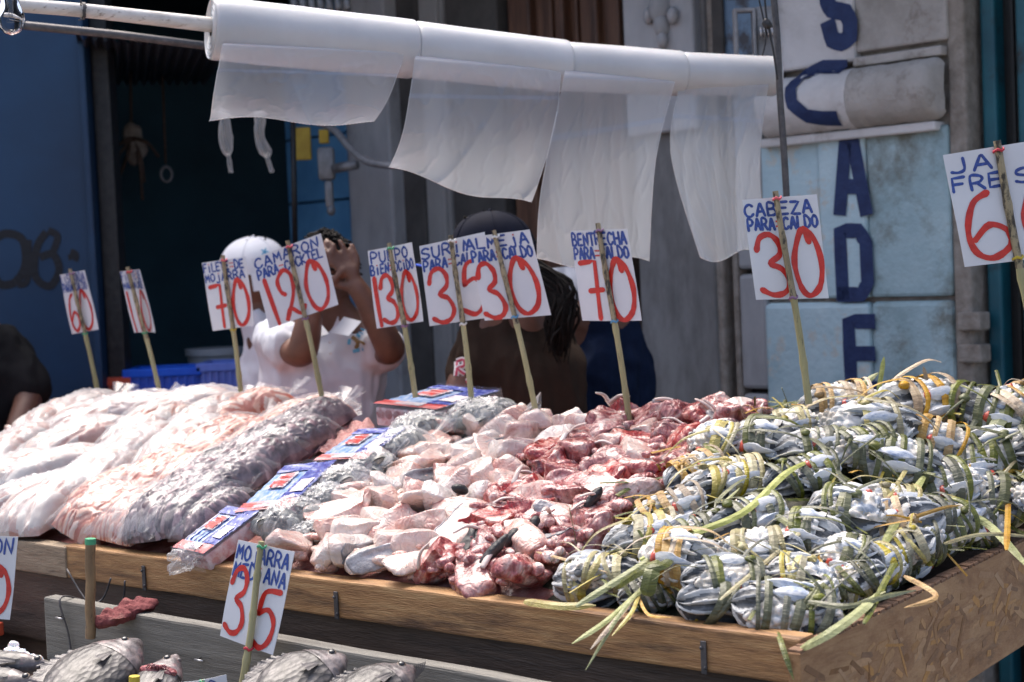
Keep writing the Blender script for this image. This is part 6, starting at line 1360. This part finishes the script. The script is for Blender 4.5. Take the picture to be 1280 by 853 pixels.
def hand_nodes(N, E, side, wr, d, nrm, thumb=1, curl=.25, spread=.12, s=1.0):
    """palm and five unequal bent fingers; d along the palm, nrm out of its back"""
    d = V3(d).normalized(); nrm = V3(nrm); nrm = (nrm - d * nrm.dot(d)).normalized(); sd_ = d.cross(nrm) * thumb
    N['pm' + side] = (wr + d * .035 * s, .021); N['pn' + side] = (wr + d * .060 * s, .020); E += [('wr' + side, 'pm' + side), ('pm' + side, 'pn' + side)]
    for i, (o_, L) in enumerate(((.030, .074), (.010, .082), (-.011, .077), (-.031, .060))):
        kb = wr + d * (.088 - abs(i - 1) * .004) * s + sd_ * o_ * s; dd = (d + sd_ * spread * (1.4 - i)).normalized(); pr = 'pn' + side
        N['k%d' % i + side] = (kb, .0112); E.append((pr, 'k%d' % i + side)); last = 'k%d' % i + side; p = kb; cu = curl * (1 + .2 * i)
        for j, (fr, rr_) in enumerate(((.45, .0095), (.32, .0085), (.23, .0072))):
            dd = (dd - nrm * cu * (.6 + .5 * j)).normalized(); p = p + dd * L * fr * s; nm = 'f%d%d' % (i, j) + side; N[nm] = (p, rr_); E.append((last, nm)); last = nm
    t0 = wr + d * .028 * s + sd_ * .026 * s; dd = (d * .75 + sd_ * .8 - nrm * .35).normalized(); N['t0' + side] = (t0, .0135); E.append(('pm' + side, 't0' + side)); p = t0; last = 't0' + side
    for j, (L, rr_) in enumerate(((.034, .0115), (.028, .010), (.020, .008))):
        p = p + dd * L * s; dd = (dd + d * .3).normalized(); nm = 't%d' % (j + 1) + side; N[nm] = (p, rr_); E.append((last, nm)); last = nm
def body_nodes(pel, chest, neck, headc, lean=None, w_=.17, feet=None, face=V3((0, -1, 0)), twist=0):
    N = {}; E = []; side = V3((math.cos(twist), math.sin(twist), 0))
    N['pel'] = (pel, .085); N['waist'] = (pel.lerp(chest, .5), .07); N['chest'] = (chest, .08); N['neckb'] = (neck, .062); N['neck'] = (neck.lerp(headc, .45), .056); N['skull'] = (headc + V3((0, 0, -.01)), .06)
    E += [('pel', 'waist'), ('waist', 'chest'), ('chest', 'neckb'), ('neckb', 'neck'), ('neck', 'skull')]
    for s_, k in (('L', 1), ('R', -1)):
        h = pel + side * .09 * k - V3((0, 0, .06)); N['hip' + s_] = (h, .09); kn = V3((h.x, h.y - .02, .50)); N['kn' + s_] = (kn, .06); an = V3((h.x, h.y + .02, .09)); N['an' + s_] = (an, .042); to = an + V3((0, -.15, -.05)); N['to' + s_] = (to, .032)
        E += [('pel', 'hip' + s_), ('hip' + s_, 'kn' + s_), ('kn' + s_, 'an' + s_), ('an' + s_, 'to' + s_)]
    return N, E
def cloth_geo(nodes, edges, root, seed, fold=.013, vert=1.0, sub=2, vox=.008):
    vs, fs = capsules(nodes, edges, vox); b = MB(); b.add(vs, fs); me = b.mesh('t', M['skin_brown'], True); out = []
    nn = [v.normal.copy() for v in me.vertices]
    for v, n in zip(vs, nn):
        k = fbm((v.x * 9, v.y * 9, v.z * 2.2 * vert), 1.0, seed, 3); k2 = fbm((v.x * 5 + v.z * 3, v.y * 5, v.z * 6), 1.0, seed + 4, 3)
        out.append(v + n * (abs(k) * -fold * 2.2 + k2 * fold))
    bpy.data.meshes.remove(me); return out, fs
def put_geo(name, geo, m, parent, smooth=True):
    b = MB(); b.v = [tuple(q) for q in geo[0]]; b.f = list(geo[1]); b.m = [0] * len(b.f); return b.build(name, M[m], parent, smooth)
def capsules(nodes, edges, vox=.009, sm=10):
    parts = []
    for n_, (p, r_) in nodes.items(): b = MB(); b.ell(p, (r_, r_, r_), None, 20, 14); parts.append(([V3(q) for q in b.v], b.f))
    for a, c in edges:
        (p, r1), (q, r2) = nodes[a], nodes[c]; b = MB(); b.tube([p.lerp(q, k / 6) for k in range(7)], [r1 + (r2 - r1) * k / 6 for k in range(7)], 20); parts.append(([V3(q_) for q_ in b.v], b.f))
    return fuse(parts, vox, sm)
def clip_geo(geo, keep):
    vs, fs = geo; return vs, [f for f in fs if keep(sum((V3(vs[i]) for i in f), V3((0, 0, 0))) / len(f))]
def hairmass(c, f, u, s, seed, grow=1.10, cut=-.1, back=-.7, tufts=160, L=.03):
    """hair cap: skull shell with an uneven front line plus locks"""
    (vs, fs), rot = head_geo(c, f, u, s * grow); inv = rot.transposed(); rs_ = random.Random(seed)
    def keep(p):
        q = inv @ (p - V3(c)) / (s * .1); y, z = q.y / .94, q.z / 1.16
        return z > interp(y, [(-1.2, back), (-.2, cut - .1), (.2, cut + .35), (.7, .62), (1.2, .66)]) + .12 * nz(q, 3, seed)
    geo = clip_geo((vs, fs), keep); b = MB(); b.v = [tuple(v) for v in geo[0]]; b.f = geo[1]; b.m = [0] * len(b.f)
    vv = [V3(geo[0][f_[0]]) for f_ in geo[1]]
    for i in range(tufts):
        p = rs_.choice(vv); o_ = (p - V3(c)).normalized(); d = (o_ * .5 + V3((rs_.gauss(0, .5), rs_.gauss(0, .5), rs_.uniform(-.6, .6)))).normalized(); l_ = L * rs_.uniform(.5, 1.3)
        b.tube(crom([p - o_ * .004, p + d * l_ * .5, p + d * l_ + V3((0, 0, -.006))], 3), [.004, .0045, .0035, .0012], 4)
    return b
def cap(name, c, f, u, s, m, parent, visor=.08, trim=None, seed=1):
    f = V3(f).normalized(); u = (V3(u) - f * V3(u).dot(f)).normalized(); x = f.cross(u); rot = Matrix((x, f, u)).transposed(); b = MB()
    def dome(i, j):
        th = i * 2 * math.pi; ph = j * math.pi / 2; r_ = math.cos(ph) ** .8; return V3(c) + rot @ (V3((math.cos(th) * r_ * .090, math.sin(th) * r_ * .106 - .003, math.sin(ph) ** .9 * .098 + .032 - .018 * (math.sin(th) < 0) * abs(math.sin(th)) * (1 - j))) * s) + V3((0, 0, .0015 * abs(math.sin(th * 3)) ))
    b.grid(48, 14, dome); b.ell(V3(c) + rot @ (V3((0, 0, .132)) * s), (.007, .007, .005)); o = b.build(name, M[m], parent, True)
    b = MB()
    for k in range(6): b.tube([dome(k / 6 + .02, j / 12) + (dome(k / 6 + .02, j / 12) - V3(c)).normalized() * .0006 for j in range(12)], .0014, 5)
    b.build('seam', M[m], parent, True)
    b = MB()
    for sgn in (1, -1):
        def vis(i, j, sgn=sgn): th = math.pi * (.12 + .76 * i); k = .98 + j * (visor / .106) * math.sin(th) ** .7; return V3(c) + rot @ (V3((math.cos(th) * .090 * (1 + j * .06), math.sin(th) * .106 * k, .036 - .022 * j - .03 * math.cos(th) ** 2 * j + sgn * .0015)) * s)
        b.grid(24, 8, vis)
    b.build('visor', M[m], parent, True)
    if trim:
        b = MB(); b.tube([vis(k / 24, 1.0) for k in range(25)], .003, 6); b.build('visor_edge', M[trim], parent, True)
    return rot
def person(label, px_head, Yh, px_neck, px_chest, px_pel, facev, upv=(0, 0, 1), group=None, arms=(), shirt='shirt_white', sleeve=.55, seed=1, torso=.145, hs=1.0, vox=.0062, dY=(0, 0, 0), twist=0, neckr=.075, legs=True, shr=.078):
    hc = P(*px_head, Yh); nk = P(*px_neck, Yh + dY[0]); ch = P(*px_chest, Yh + dY[1]); pe = P(*px_pel, Yh + dY[2])
    t = thing('person', label, 'person', V3((pe.x, pe.y, 0))); N, E = body_nodes(pe, ch, nk, hc, twist=twist)
    for (s_, sh, el, wr, hd, hn, th, cu) in arms:
        arm_nodes(N, E, s_, 'neckb', sh, el, wr); hand_nodes(N, E, s_, wr, hd, hn, th, cu)
    hg, rot = head_geo(hc, facev, upv, hs)
    put_geo('body', fuse([skin_geo(N, E, 'pel', 2), hg], vox, 2), 'skin_brown', t)
    sdv = V3((math.cos(twist), math.sin(twist), 0)) * torso * .42; CN = {'pel': (pe - V3((0, 0, .03)), torso * .95), 'waist': (pe.lerp(ch, .5), torso * .93), 'chest': (ch, torso * .95), 'chL': (ch + sdv, torso * .80), 'chR': (ch - sdv, torso * .80), 'plL': (pe + sdv, torso * .78), 'plR': (pe - sdv, torso * .78), 'neckb': (nk - V3((0, 0, .055)), torso * .52), 'col': (nk + V3((0, 0, .002)), neckr * .9)}
    CE = [('pel', 'waist'), ('waist', 'chest'), ('chest', 'neckb'), ('neckb', 'col'), ('plL', 'chL'), ('plR', 'chR'), ('chL', 'neckb'), ('chR', 'neckb')]
    for (s_, sh, el, wr, hd, hn, th, cu) in arms:
        CN['sh' + s_] = (sh, shr * .84); CN['se' + s_] = (sh.lerp(el, sleeve), shr * .84); CE += [('neckb', 'sh' + s_), ('sh' + s_, 'se' + s_), ('ch' + ('L' if (sh - ch).dot(sdv) > 0 else 'R'), 'sh' + s_)]
    put_geo('shirt', cloth_geo(CN, CE, 'pel', seed), shirt, t)
    TN = {k: (N[k][0], N[k][1] * (1.5 if k == 'pel' else 1.14)) for k in ('pel', 'hipL', 'hipR', 'knL', 'knR', 'anL', 'anR')}
    put_geo('trousers', cloth_geo(TN, [('pel', 'hipL'), ('pel', 'hipR'), ('hipL', 'knL'), ('hipR', 'knR'), ('knL', 'anL'), ('knR', 'anR')], 'pel', seed + 3, vox=.012), 'denim' if shirt != 'shirt_black' else 'trousers', t)
    for sx in (-1, 1):
        b = MB(); b.ell(hc + rot @ (V3((sx * .030, .083, .008)) * hs), (.012 * hs, .009 * hs, .008 * hs), rot, 12, 8); b.build('eye', M['print_white'], t, True)
        b = MB(); b.ell(hc + rot @ (V3((sx * .030, .0915, .008)) * hs), (.0055, .003, .0055), rot, 8, 6); b.build('iris', M['hair_black'], t, True)
        b = MB(); b.tube(crom([hc + rot @ (V3((sx * .014, .100, .030)) * hs), hc + rot @ (V3((sx * .032, .098, .036)) * hs), hc + rot @ (V3((sx * .050, .084, .028)) * hs)]), .004, 6); b.build('eyebrow', M['hair_black'], t, True)
    b = MB(); b.ell(hc + rot @ (V3((0, .100, -.060)) * hs), (.024 * hs, .008, .007), rot, 14, 8); b.build('lips', M['print_brown'], t, True)
    return t, hc, rot, dict(nk=nk, ch=ch, pe=pe)
# the man in the white polo shirt, both hands up at his face
Y0 = 4.45
t, hc, rot, J = person('man in a white polo shirt with an emblem holding both hands up to his face', (409, 347), Y0, (416, 408), (402, 474), (398, 606), (-.1, -1, -.12), arms=[
    ('L', P(458, 424, Y0), P(494, 446, Y0 - .14), P(452, 366, Y0 - .17), (P(424, 312, Y0 - .17) - P(452, 366, Y0 - .17)), V3((.45, -.9, .1)), -1, .06),
    ('R', P(345, 424, Y0), P(378, 446, Y0 - .20), P(392, 372, Y0 - .19), (P(398, 320, Y0 - .17) - P(392, 372, Y0 - .19)), V3((-.4, -.9, .1)), 1, .10)], seed=3, sleeve=.50, shr=.085, torso=.150)
hairmass(hc, (-.1, -1, -.12), (0, 0, 1), 1.0, 5, 1.12, .25, -.5, 420, .016).build('hair', M['hair_black'], t, True)
# collar, placket, emblem
def on_front(px, py, Yg, lift=0):     # point on the shirt front
    return P(px, py, Yg)
FY = Y0 - .172
b = MB()
for (p0, p1, p2, p3) in (((396, 398), (411, 417), (396, 424), (384, 404)), ((430, 396), (452, 402), (436, 420), (414, 416))):
    q = [P(*p0, Y0 - .09), P(*p1, FY), P(*p2, FY), P(*p3, Y0 - .09)]
    for k in (0, .004): b.grid(5, 5, lambda i, j, k=k: q[0].lerp(q[1], i).lerp(q[3].lerp(q[2], i), j) + V3((0, -k, 0)))
b.build('collar', M['shirt_white'], t, True)
b = MB(); q = P(411, 424, FY - .004)
for k in range(2): b.ell(P(412 + k, 428 + k * 14, FY - .004), (.004, .002, .004))
b.build('button', M['print_white'], t, True)
shirt_o = [c for c in t.children if c.name.startswith('shirt')][0]
def snap(px, py, lift):
    """drop a photo point on the shirt"""
    bpy.context.view_layer.update(); d = ray(px, py).normalized(); inv = shirt_o.matrix_world.inverted(); o_ = inv @ CAMPOS; dd = (inv.to_3x3() @ d).normalized(); ok, loc, nr, ix = shirt_o.ray_cast(o_, dd)
    return (shirt_o.matrix_world @ loc) - d * lift if ok else P(px, py, FY)
def decal(name, pts, wpx, m, lift=.003):
    b = MB(); q = [snap(x, y, lift) for x, y in pts]; q = crom(q, 4); w_ = wpx * Y0 / FPX; b.ribbon(q, V3((0, -1, 0)), w_, .0004); b.build(name, M[m], t)
for k, (pts, w_, m_) in enumerate((([(430, 417), (442, 410), (456, 413)], 2.6, 'print_blue'), ([(434, 419), (445, 414), (454, 418)], 1.6, 'print_blue'), ([(440, 421), (447, 428), (445, 436)], 5, 'print_brown'), ([(446, 426), (452, 428), (456, 431)], 3, 'print_brown'), ([(437, 424), (436, 431)], 4, 'print_blue'), ([(441, 440), (448, 438), (454, 437)], 4.5, 'print_blue'), ([(446, 418), (450, 421)], 4, 'print_blue'))): decal('emblem', pts, w_, m_, .003 + k * .0006)
# the second man: white cap, seen past the first one's shoulder
Y1 = 4.85
t, hc, rot, J = person('man in a white cap with a small light blue emblem standing behind the price sign', (318, 350), Y1, (326, 405), (345, 470), (352, 592), (.75, -.55, -.25), arms=[
    ('L', P(352, 425, Y1 - .03), P(362, 480, Y1 - .05), P(372, 520, Y1 - .25), V3((.3, -.8, -.2)), V3((0, 0, 1)), 1, .3), ('R', P(340, 425, Y1 + .1), P(350, 490, Y1 + .12), P(370, 530, Y1 - .1), V3((.3, -.8, -.2)), V3((0, 0, 1)), -1, .3)], seed=8, torso=.10, shr=.07, vox=.008)
hairmass(hc, (.75, -.55, -.25), (0, 0, 1), 1.0, 9, 1.08, -.05, -.85, 120, .02).build('hair', M['hair_black'], t, True)
cr = cap('cap', hc - V3((0, 0, .005)), (.9, -.35, -.1), (-.05, -.1, 1), 1.06, 'cap_white', t, .06)
bc = P(331, 315, Y1 - .135); b = MB()
for k in range(5): a = k * 1.256; b.tube([bc, bc + V3((math.cos(a) * .012, -.001, math.sin(a) * .012))], [.0035, .002], 5)
b.build('cap_emblem', M['print_blue'], t)
# brown shirt, navy cap, back turned
Y2 = 4.12
t, hc, rot, J = person('person in a brown shirt and navy cap with the back turned, bent to the left', (617, 334), Y2, (640, 392), (652, 470), (662, 612), (-.95, .25, -.3), arms=[
    ('L', P(598, 425, Y2 - .02), P(578, 482, Y2 - .08), P(560, 532, Y2 - .1), V3((-.6, -.3, -.5)), V3((0, -1, .2)), 1, .4), ('R', P(690, 428, Y2 + .04), P(700, 500, Y2 + .05), P(670, 560, Y2 + .1), V3((-.6, .2, -.6)), V3((0, -1, 0)), -1, .4)], shirt='shirt_brown', seed=12, sleeve=.72, torso=.150, shr=.080, vox=.008)
hairmass(hc, (-.95, .25, -.3), (0, 0, 1), 1.0, 15, 1.10, -.2, -1.2, 160, .03).build('hair', M['hair_black'], t, True)
cap('cap', hc + V3((0, 0, .006)), (-.95, .1, -.02), (.05, 0, 1), 1.08, 'cap_navy', t, .085, 'cap_trim')
b = MB(); rs = random.Random(3); 
for i in range(190):
    p0 = hc + V3((.06 + rs.gauss(0, .012), -.03 + rs.gauss(0, .02), .01 + rs.gauss(0, .02))); e_ = P(700 + rs.gauss(0, 7), 432 + rs.gauss(0, 10), Y2 - .10); m0 = P(702 + rs.gauss(0, 6), 372 + rs.gauss(0, 10), Y2 - .12)
    b.tube(crom([p0, m0, m0.lerp(e_, .5) + V3((rs.gauss(0, .012), rs.gauss(0, .012), 0)), e_], 5), [.003, .0042, .0038, .001], 4)
b.build('ponytail', M['hair_black'], t, True)
shirt_o = [c for c in t.children if c.name.startswith('shirt')][0]
b = MB()
def sd2(name, pts, wpx, m, lift): 
    q = crom([snap(x, y, lift) for x, y in pts], 5); bb = MB(); bb.ribbon(q, V3((-.3, -1, 0)), wpx * Y2 / FPX, .0004); bb.build(name, M[m], t)
for dx, w_, m_, lf in ((0, 7.0, 'print_white', .003), (0, 3.2, 'print_pink', .005)):
    sd2('sleeve_print', [(571, 452), (571, 462), (570, 470)], w_, m_, lf); sd2('sleeve_print', [(571, 452), (579, 450), (580, 457), (572, 461), (581, 468)], w_, m_, lf + .0006); sd2('sleeve_print', [(568, 474), (573, 479), (577, 473), (579, 480), (585, 476)], w_, m_, lf + .0012)
# denim jacket and pale cloth beyond the bentrecha sign
Y3 = 4.5
t, hc, rot, J = person('person in a blue denim shirt whose head is behind the bentrecha sign', (748, 338), Y3, (750, 392), (752, 462), (752, 598), (.5, .85, -.2), arms=[
    ('L', P(722, 410, Y3), P(708, 470, Y3 - .02), P(716, 530, Y3 - .1), V3((.3, -.2, -.8)), V3((0, -1, 0)), 1, .4), ('R', P(778, 412, Y3), P(784, 475, Y3), P(770, 540, Y3 + .1), V3((.0, .3, -.9)), V3((0, -1, 0)), -1, .4)], shirt='denim', seed=19, sleeve=.95, torso=.13, shr=.07, vox=.008)
hairmass(hc, (.5, .85, -.2), (0, 0, 1), 1.0, 25, 1.09, 0, -.9, 120, .02).build('hair', M['hair_black'], t, True)
b = MB(); q = [P(684, 336, Y3 - .05), P(742, 330, Y3 - .08), P(748, 380, Y3 - .14), P(700, 372, Y3 - .1)]
for k in (0, .01): b.grid(20, 14, lambda i, j, k=k: q[0].lerp(q[1], i).lerp(q[3].lerp(q[2], i), j) + V3((0, -k - .02 * math.sin(i * 11 + j * 2) - .03 * math.sin(j * 3), 0)))
tag(b.build('pale_cloth', M['cloth_grey'], None, True), 'pale grey cloth hanging in folds left of the bentrecha sign', 'cloth')
# black shirt at the far left edge
Y4 = 4.9
t, hc, rot, J = person('person in a black t-shirt cut off by the left edge of the photo', (-62, 345), Y4, (-52, 400), (-42, 470), (-40, 590), (.3, -.9, -.1), arms=[
    ('L', P(14, 436, Y4), P(40, 492, Y4 - .05), P(12, 560, Y4 - .2), V3((-.5, -.5, -.3)), V3((0, 0, 1)), 1, .3), ('R', P(-110, 436, Y4), P(-125, 500, Y4), P(-90, 560, Y4 - .2), V3((.4, -.5, -.3)), V3((0, 0, 1)), -1, .3)], shirt='shirt_black', seed=29, sleeve=.85, torso=.15, shr=.085, vox=.009)
hairmass(hc, (.3, -.9, -.1), (0, 0, 1), 1.0, 35, 1.09, 0, -.6, 60, .02).build('hair', M['hair_black'], t, True)
# ---------------------------------------------------------------- whole fish in the lower tray
def fishmat():
    m = mat('tilapia_skin', [(.28, (.02, .018, .018)), (.45, (.055, .050, .048)), (.6, (.13, .118, .112)), (.78, (.30, .28, .265))], scale=16, rough=.46, bump=0, coat=.1, rnd=.18, distort=.5, dirt=((.42, .22, .21), 7, .56, .78)); n = m.node_tree.nodes; l = m.node_tree.links
    v = n.new('ShaderNodeTexVoronoi'); v.inputs['Scale'].default_value = 120; tc = n.new('ShaderNodeTexCoord'); mp_ = n.new('ShaderNodeMapping'); mp_.inputs['Scale'].default_value = (.55, 1, 1); l.new(tc.outputs['Object'], mp_.inputs[0]); l.new(mp_.outputs[0], v.inputs[0])
    bp = n.new('ShaderNodeBump'); bp.inputs['Strength'].default_value = .9; bp.inputs['Distance'].default_value = .002; l.new(v.outputs['Distance'], bp.inputs['Height']); l.new(bp.outputs[0], n['Principled BSDF'].inputs['Normal'])
    # darker scale rims
    bc = n['Principled BSDF'].inputs['Base Color']; src = bc.links[0].from_socket; mr = n.new('ShaderNodeMapRange'); mr.inputs[1].default_value = .25; mr.inputs[2].default_value = .75; mr.inputs[3].default_value = 1.25; mr.inputs[4].default_value = .35; l.new(v.outputs['Distance'], mr.inputs[0])
    mx = n.new('ShaderNodeVectorMath'); mx.operation = 'SCALE'; l.new(src, mx.inputs[0]); l.new(mr.outputs[0], mx.inputs['Scale']); l.new(mx.outputs[0], bc); return m
fishmat()
mat('fish_head_skin', [(.3, (.035, .03, .03)), (.5, (.11, .092, .09)), (.65, (.24, .19, .18)), (.8, (.40, .34, .32))], scale=34, rough=.38, bump=.5, bscale=80, coat=.2, rnd=.15, dirt=((.42, .16, .16), 14, .56, .75))
mat('fish_eye', (.02, .02, .022), rough=.08); mat('eye_ring', (.20, .15, .11), rough=.2)
mat('fin', [(.3, (.05, .045, .045)), (.7, (.20, .18, .17))], scale=40, stretch=(.4, 4, 1), rough=.4, bump=.5)
def whole_fish(label, head, tail, Yh, Yt, Hm=.125, Tm=.05, seed=1, up=V3((0, -.55, .83)), gill=False):
    a, e_ = P(*head, Yh), P(*tail, Yt); L = (a - e_).length; rot = frame(a - e_, up); t = thing('whole_fish', label, 'fish', (a + e_) / 2, rot, 'whole fish in the lower tray')
    prof = [(0, .02, .3), (.03, .16, .6), (.08, .36, .8), (.15, .58, .95), (.24, .80, 1.05), (.36, .97, 1.1), (.48, 1.0, 1.05), (.62, .86, .9), (.75, .58, .65), (.85, .34, .4), (.92, .24, .22), (1.0, .22, .08)]
    def sec(s_): return interp(s_, [(p[0], p[1]) for p in prof]), interp(s_, [(p[0], p[2]) for p in prof])
    def surf(s_, th, g=1.0):
        h, w_ = sec(s_); y = math.cos(th) * Hm / 2 * h * g; z = math.copysign(abs(math.sin(th)) ** .85, math.sin(th)) * Tm / 2 * w_ * g; return V3((L / 2 - s_ * L, y + (.012 * (s_ < .3) * (.3 - s_) * -3), z))
    def part(name, s0, s1, m, g=1.0, fn=None):
        b = MB(); nu, nv = 44, 40; b.grid(nu, nv, lambda i, j: (fn or (lambda s_, th, q: q))(s0 + (s1 - s0) * j, i * 2 * math.pi, surf(s0 + (s1 - s0) * j, i * 2 * math.pi, g))); b.local(name, M[m], t, True)
    part('body', .20, 1.0, 'tilapia_skin')
    def hf(s_, th, q):   # gill cover lip, cheek relief
        k = 1 + .03 * math.exp(-((s_ - .25) / .02) ** 2) + .02 * math.sin(s_ * 70); return V3((q.x, q.y * k, q.z * (k + .05 * nz(q, 60, seed))))
    part('head', .0, .265, 'fish_head_skin', 1.015, hf)
    for sz in (1, -1):
        q = surf(.10, sz * .9 + (0 if sz > 0 else 0)); q = surf(.12, sz * math.pi / 2, 1.0) + V3((0, Hm * .05, -sz * .001)); b = MB(); b.ell(q, (.0075, .0075, .0028), None, 14, 8); b.local('eye_ring', M['eye_ring'], t, True); b = MB(); b.ell(q + V3((0, 0, sz * .0025)), (.0054, .0054, .0024), None, 12, 8); b.local('eye', M['fish_eye'], t, True)
        b = MB(); b.tube(crom([(L / 2 + .001, -.008, 0), (L / 2 - .012, -.014, sz * .009), (L / 2 - .022, -.022, sz * .013)]), .0035, 7); b.local('lip', M['fish_head_skin'], t, True)
        b = MB(); p0 = V3((L / 2 - .30 * L, -.012, sz * Tm * .50)); b.grid(10, 6, lambda i, j: p0 + V3((-i * .030, (j - .5) * (.006 + i * .016), sz * (.004 + .006 * i + .0012 * math.sin(j * 25))))); b.local('pectoral_fin', M['fin'], t, True)
    for nm, s0, s1, sg, hh in (('dorsal_fin', .25, .85, 1, .024 * Hm / .135), ('anal_fin', .62, .86, -1, .018 * Hm / .135)):
        b = MB(); n = 14
        b.grid(n * 2, 3, lambda i, j: (lambda s_: V3((L / 2 - s_ * L - j * .012, sg * (Hm / 2 * sec(s_)[0] * .98 + j * hh * (.85 + .15 * (int(i * n * 2) % 2))), .002 * math.sin(i * 40) * j)))(s0 + (s1 - s0) * i)); b.local(nm, M['fin'], t)
    b = MB(); b.grid(16, 5, lambda i, j: V3((-L / 2 - j * .04 * (1 + .15 * (int(i * 16) % 2)), (i - .5) * (.028 + j * .065), .003 * math.sin(i * 30) * j))); b.local('tail_fin', M['fin'], t)
    if gill:
        b = frill(random.Random(3), 9, .028, .004); b.v = [tuple(V3((-q[0] * .4, q[1] * .9, q[2])) + V3((L / 2 - .26 * L, 0, Tm * .46))) for q in b.v]; b.local('gill', M['deep_red'], t, True)
        b = MB(); b.ell((L / 2 - .27 * L, .0, Tm * .36), (.012, Hm * .38, .012), None, 16, 10, lambda q: q * (1 + .2 * nz(q, 90))); b.local('gill_opening', M['deep_red'], t, True)
    return t
whole_fish('biggest whole silver scaled fish at the lower left, head up beside the grey board', (172, 804), (34, 905), 2.66, 2.45, .135, .06, 1)
whole_fish('silver fish with its red gill showing, right of the biggest fish', (216, 822), (150, 930), 2.62, 2.42, .085, .045, 2, gill=True)
whole_fish('whole fish with pale lips below the mojarra sign, head to the right', (428, 822), (300, 892), 2.50, 2.36, .115, .055, 3)
whole_fish('rightmost whole fish, scaled body ahead of a pinkish head, by the dark board', (512, 836), (404, 905), 2.44, 2.30, .10, .05, 4)
whole_fish('dark fish cut by the lower left corner, upper one', (66, 828), (-80, 836), 2.62, 2.6, .05, .035, 5)
whole_fish('dark fish cut by the lower left corner, lower one', (52, 850), (-90, 858), 2.55, 2.55, .055, .035, 6)
b = MB(); q = P(524, 838, 2.45); 
for k in range(7): b.ribbon([P(512, 856, 2.45), P(515 + k * 2.4, 846 - k * 1.5, 2.45), P(516 + k * 2.6, 832 - k * .8, 2.45)], V3((0, -1, .2)), .0035, .0006, lambda t_: 1 - .5 * t_)
tag(b.build('fish_tail', M['fin']), 'frayed pale fish tail sticking up beside the rightmost fish', 'fish piece')
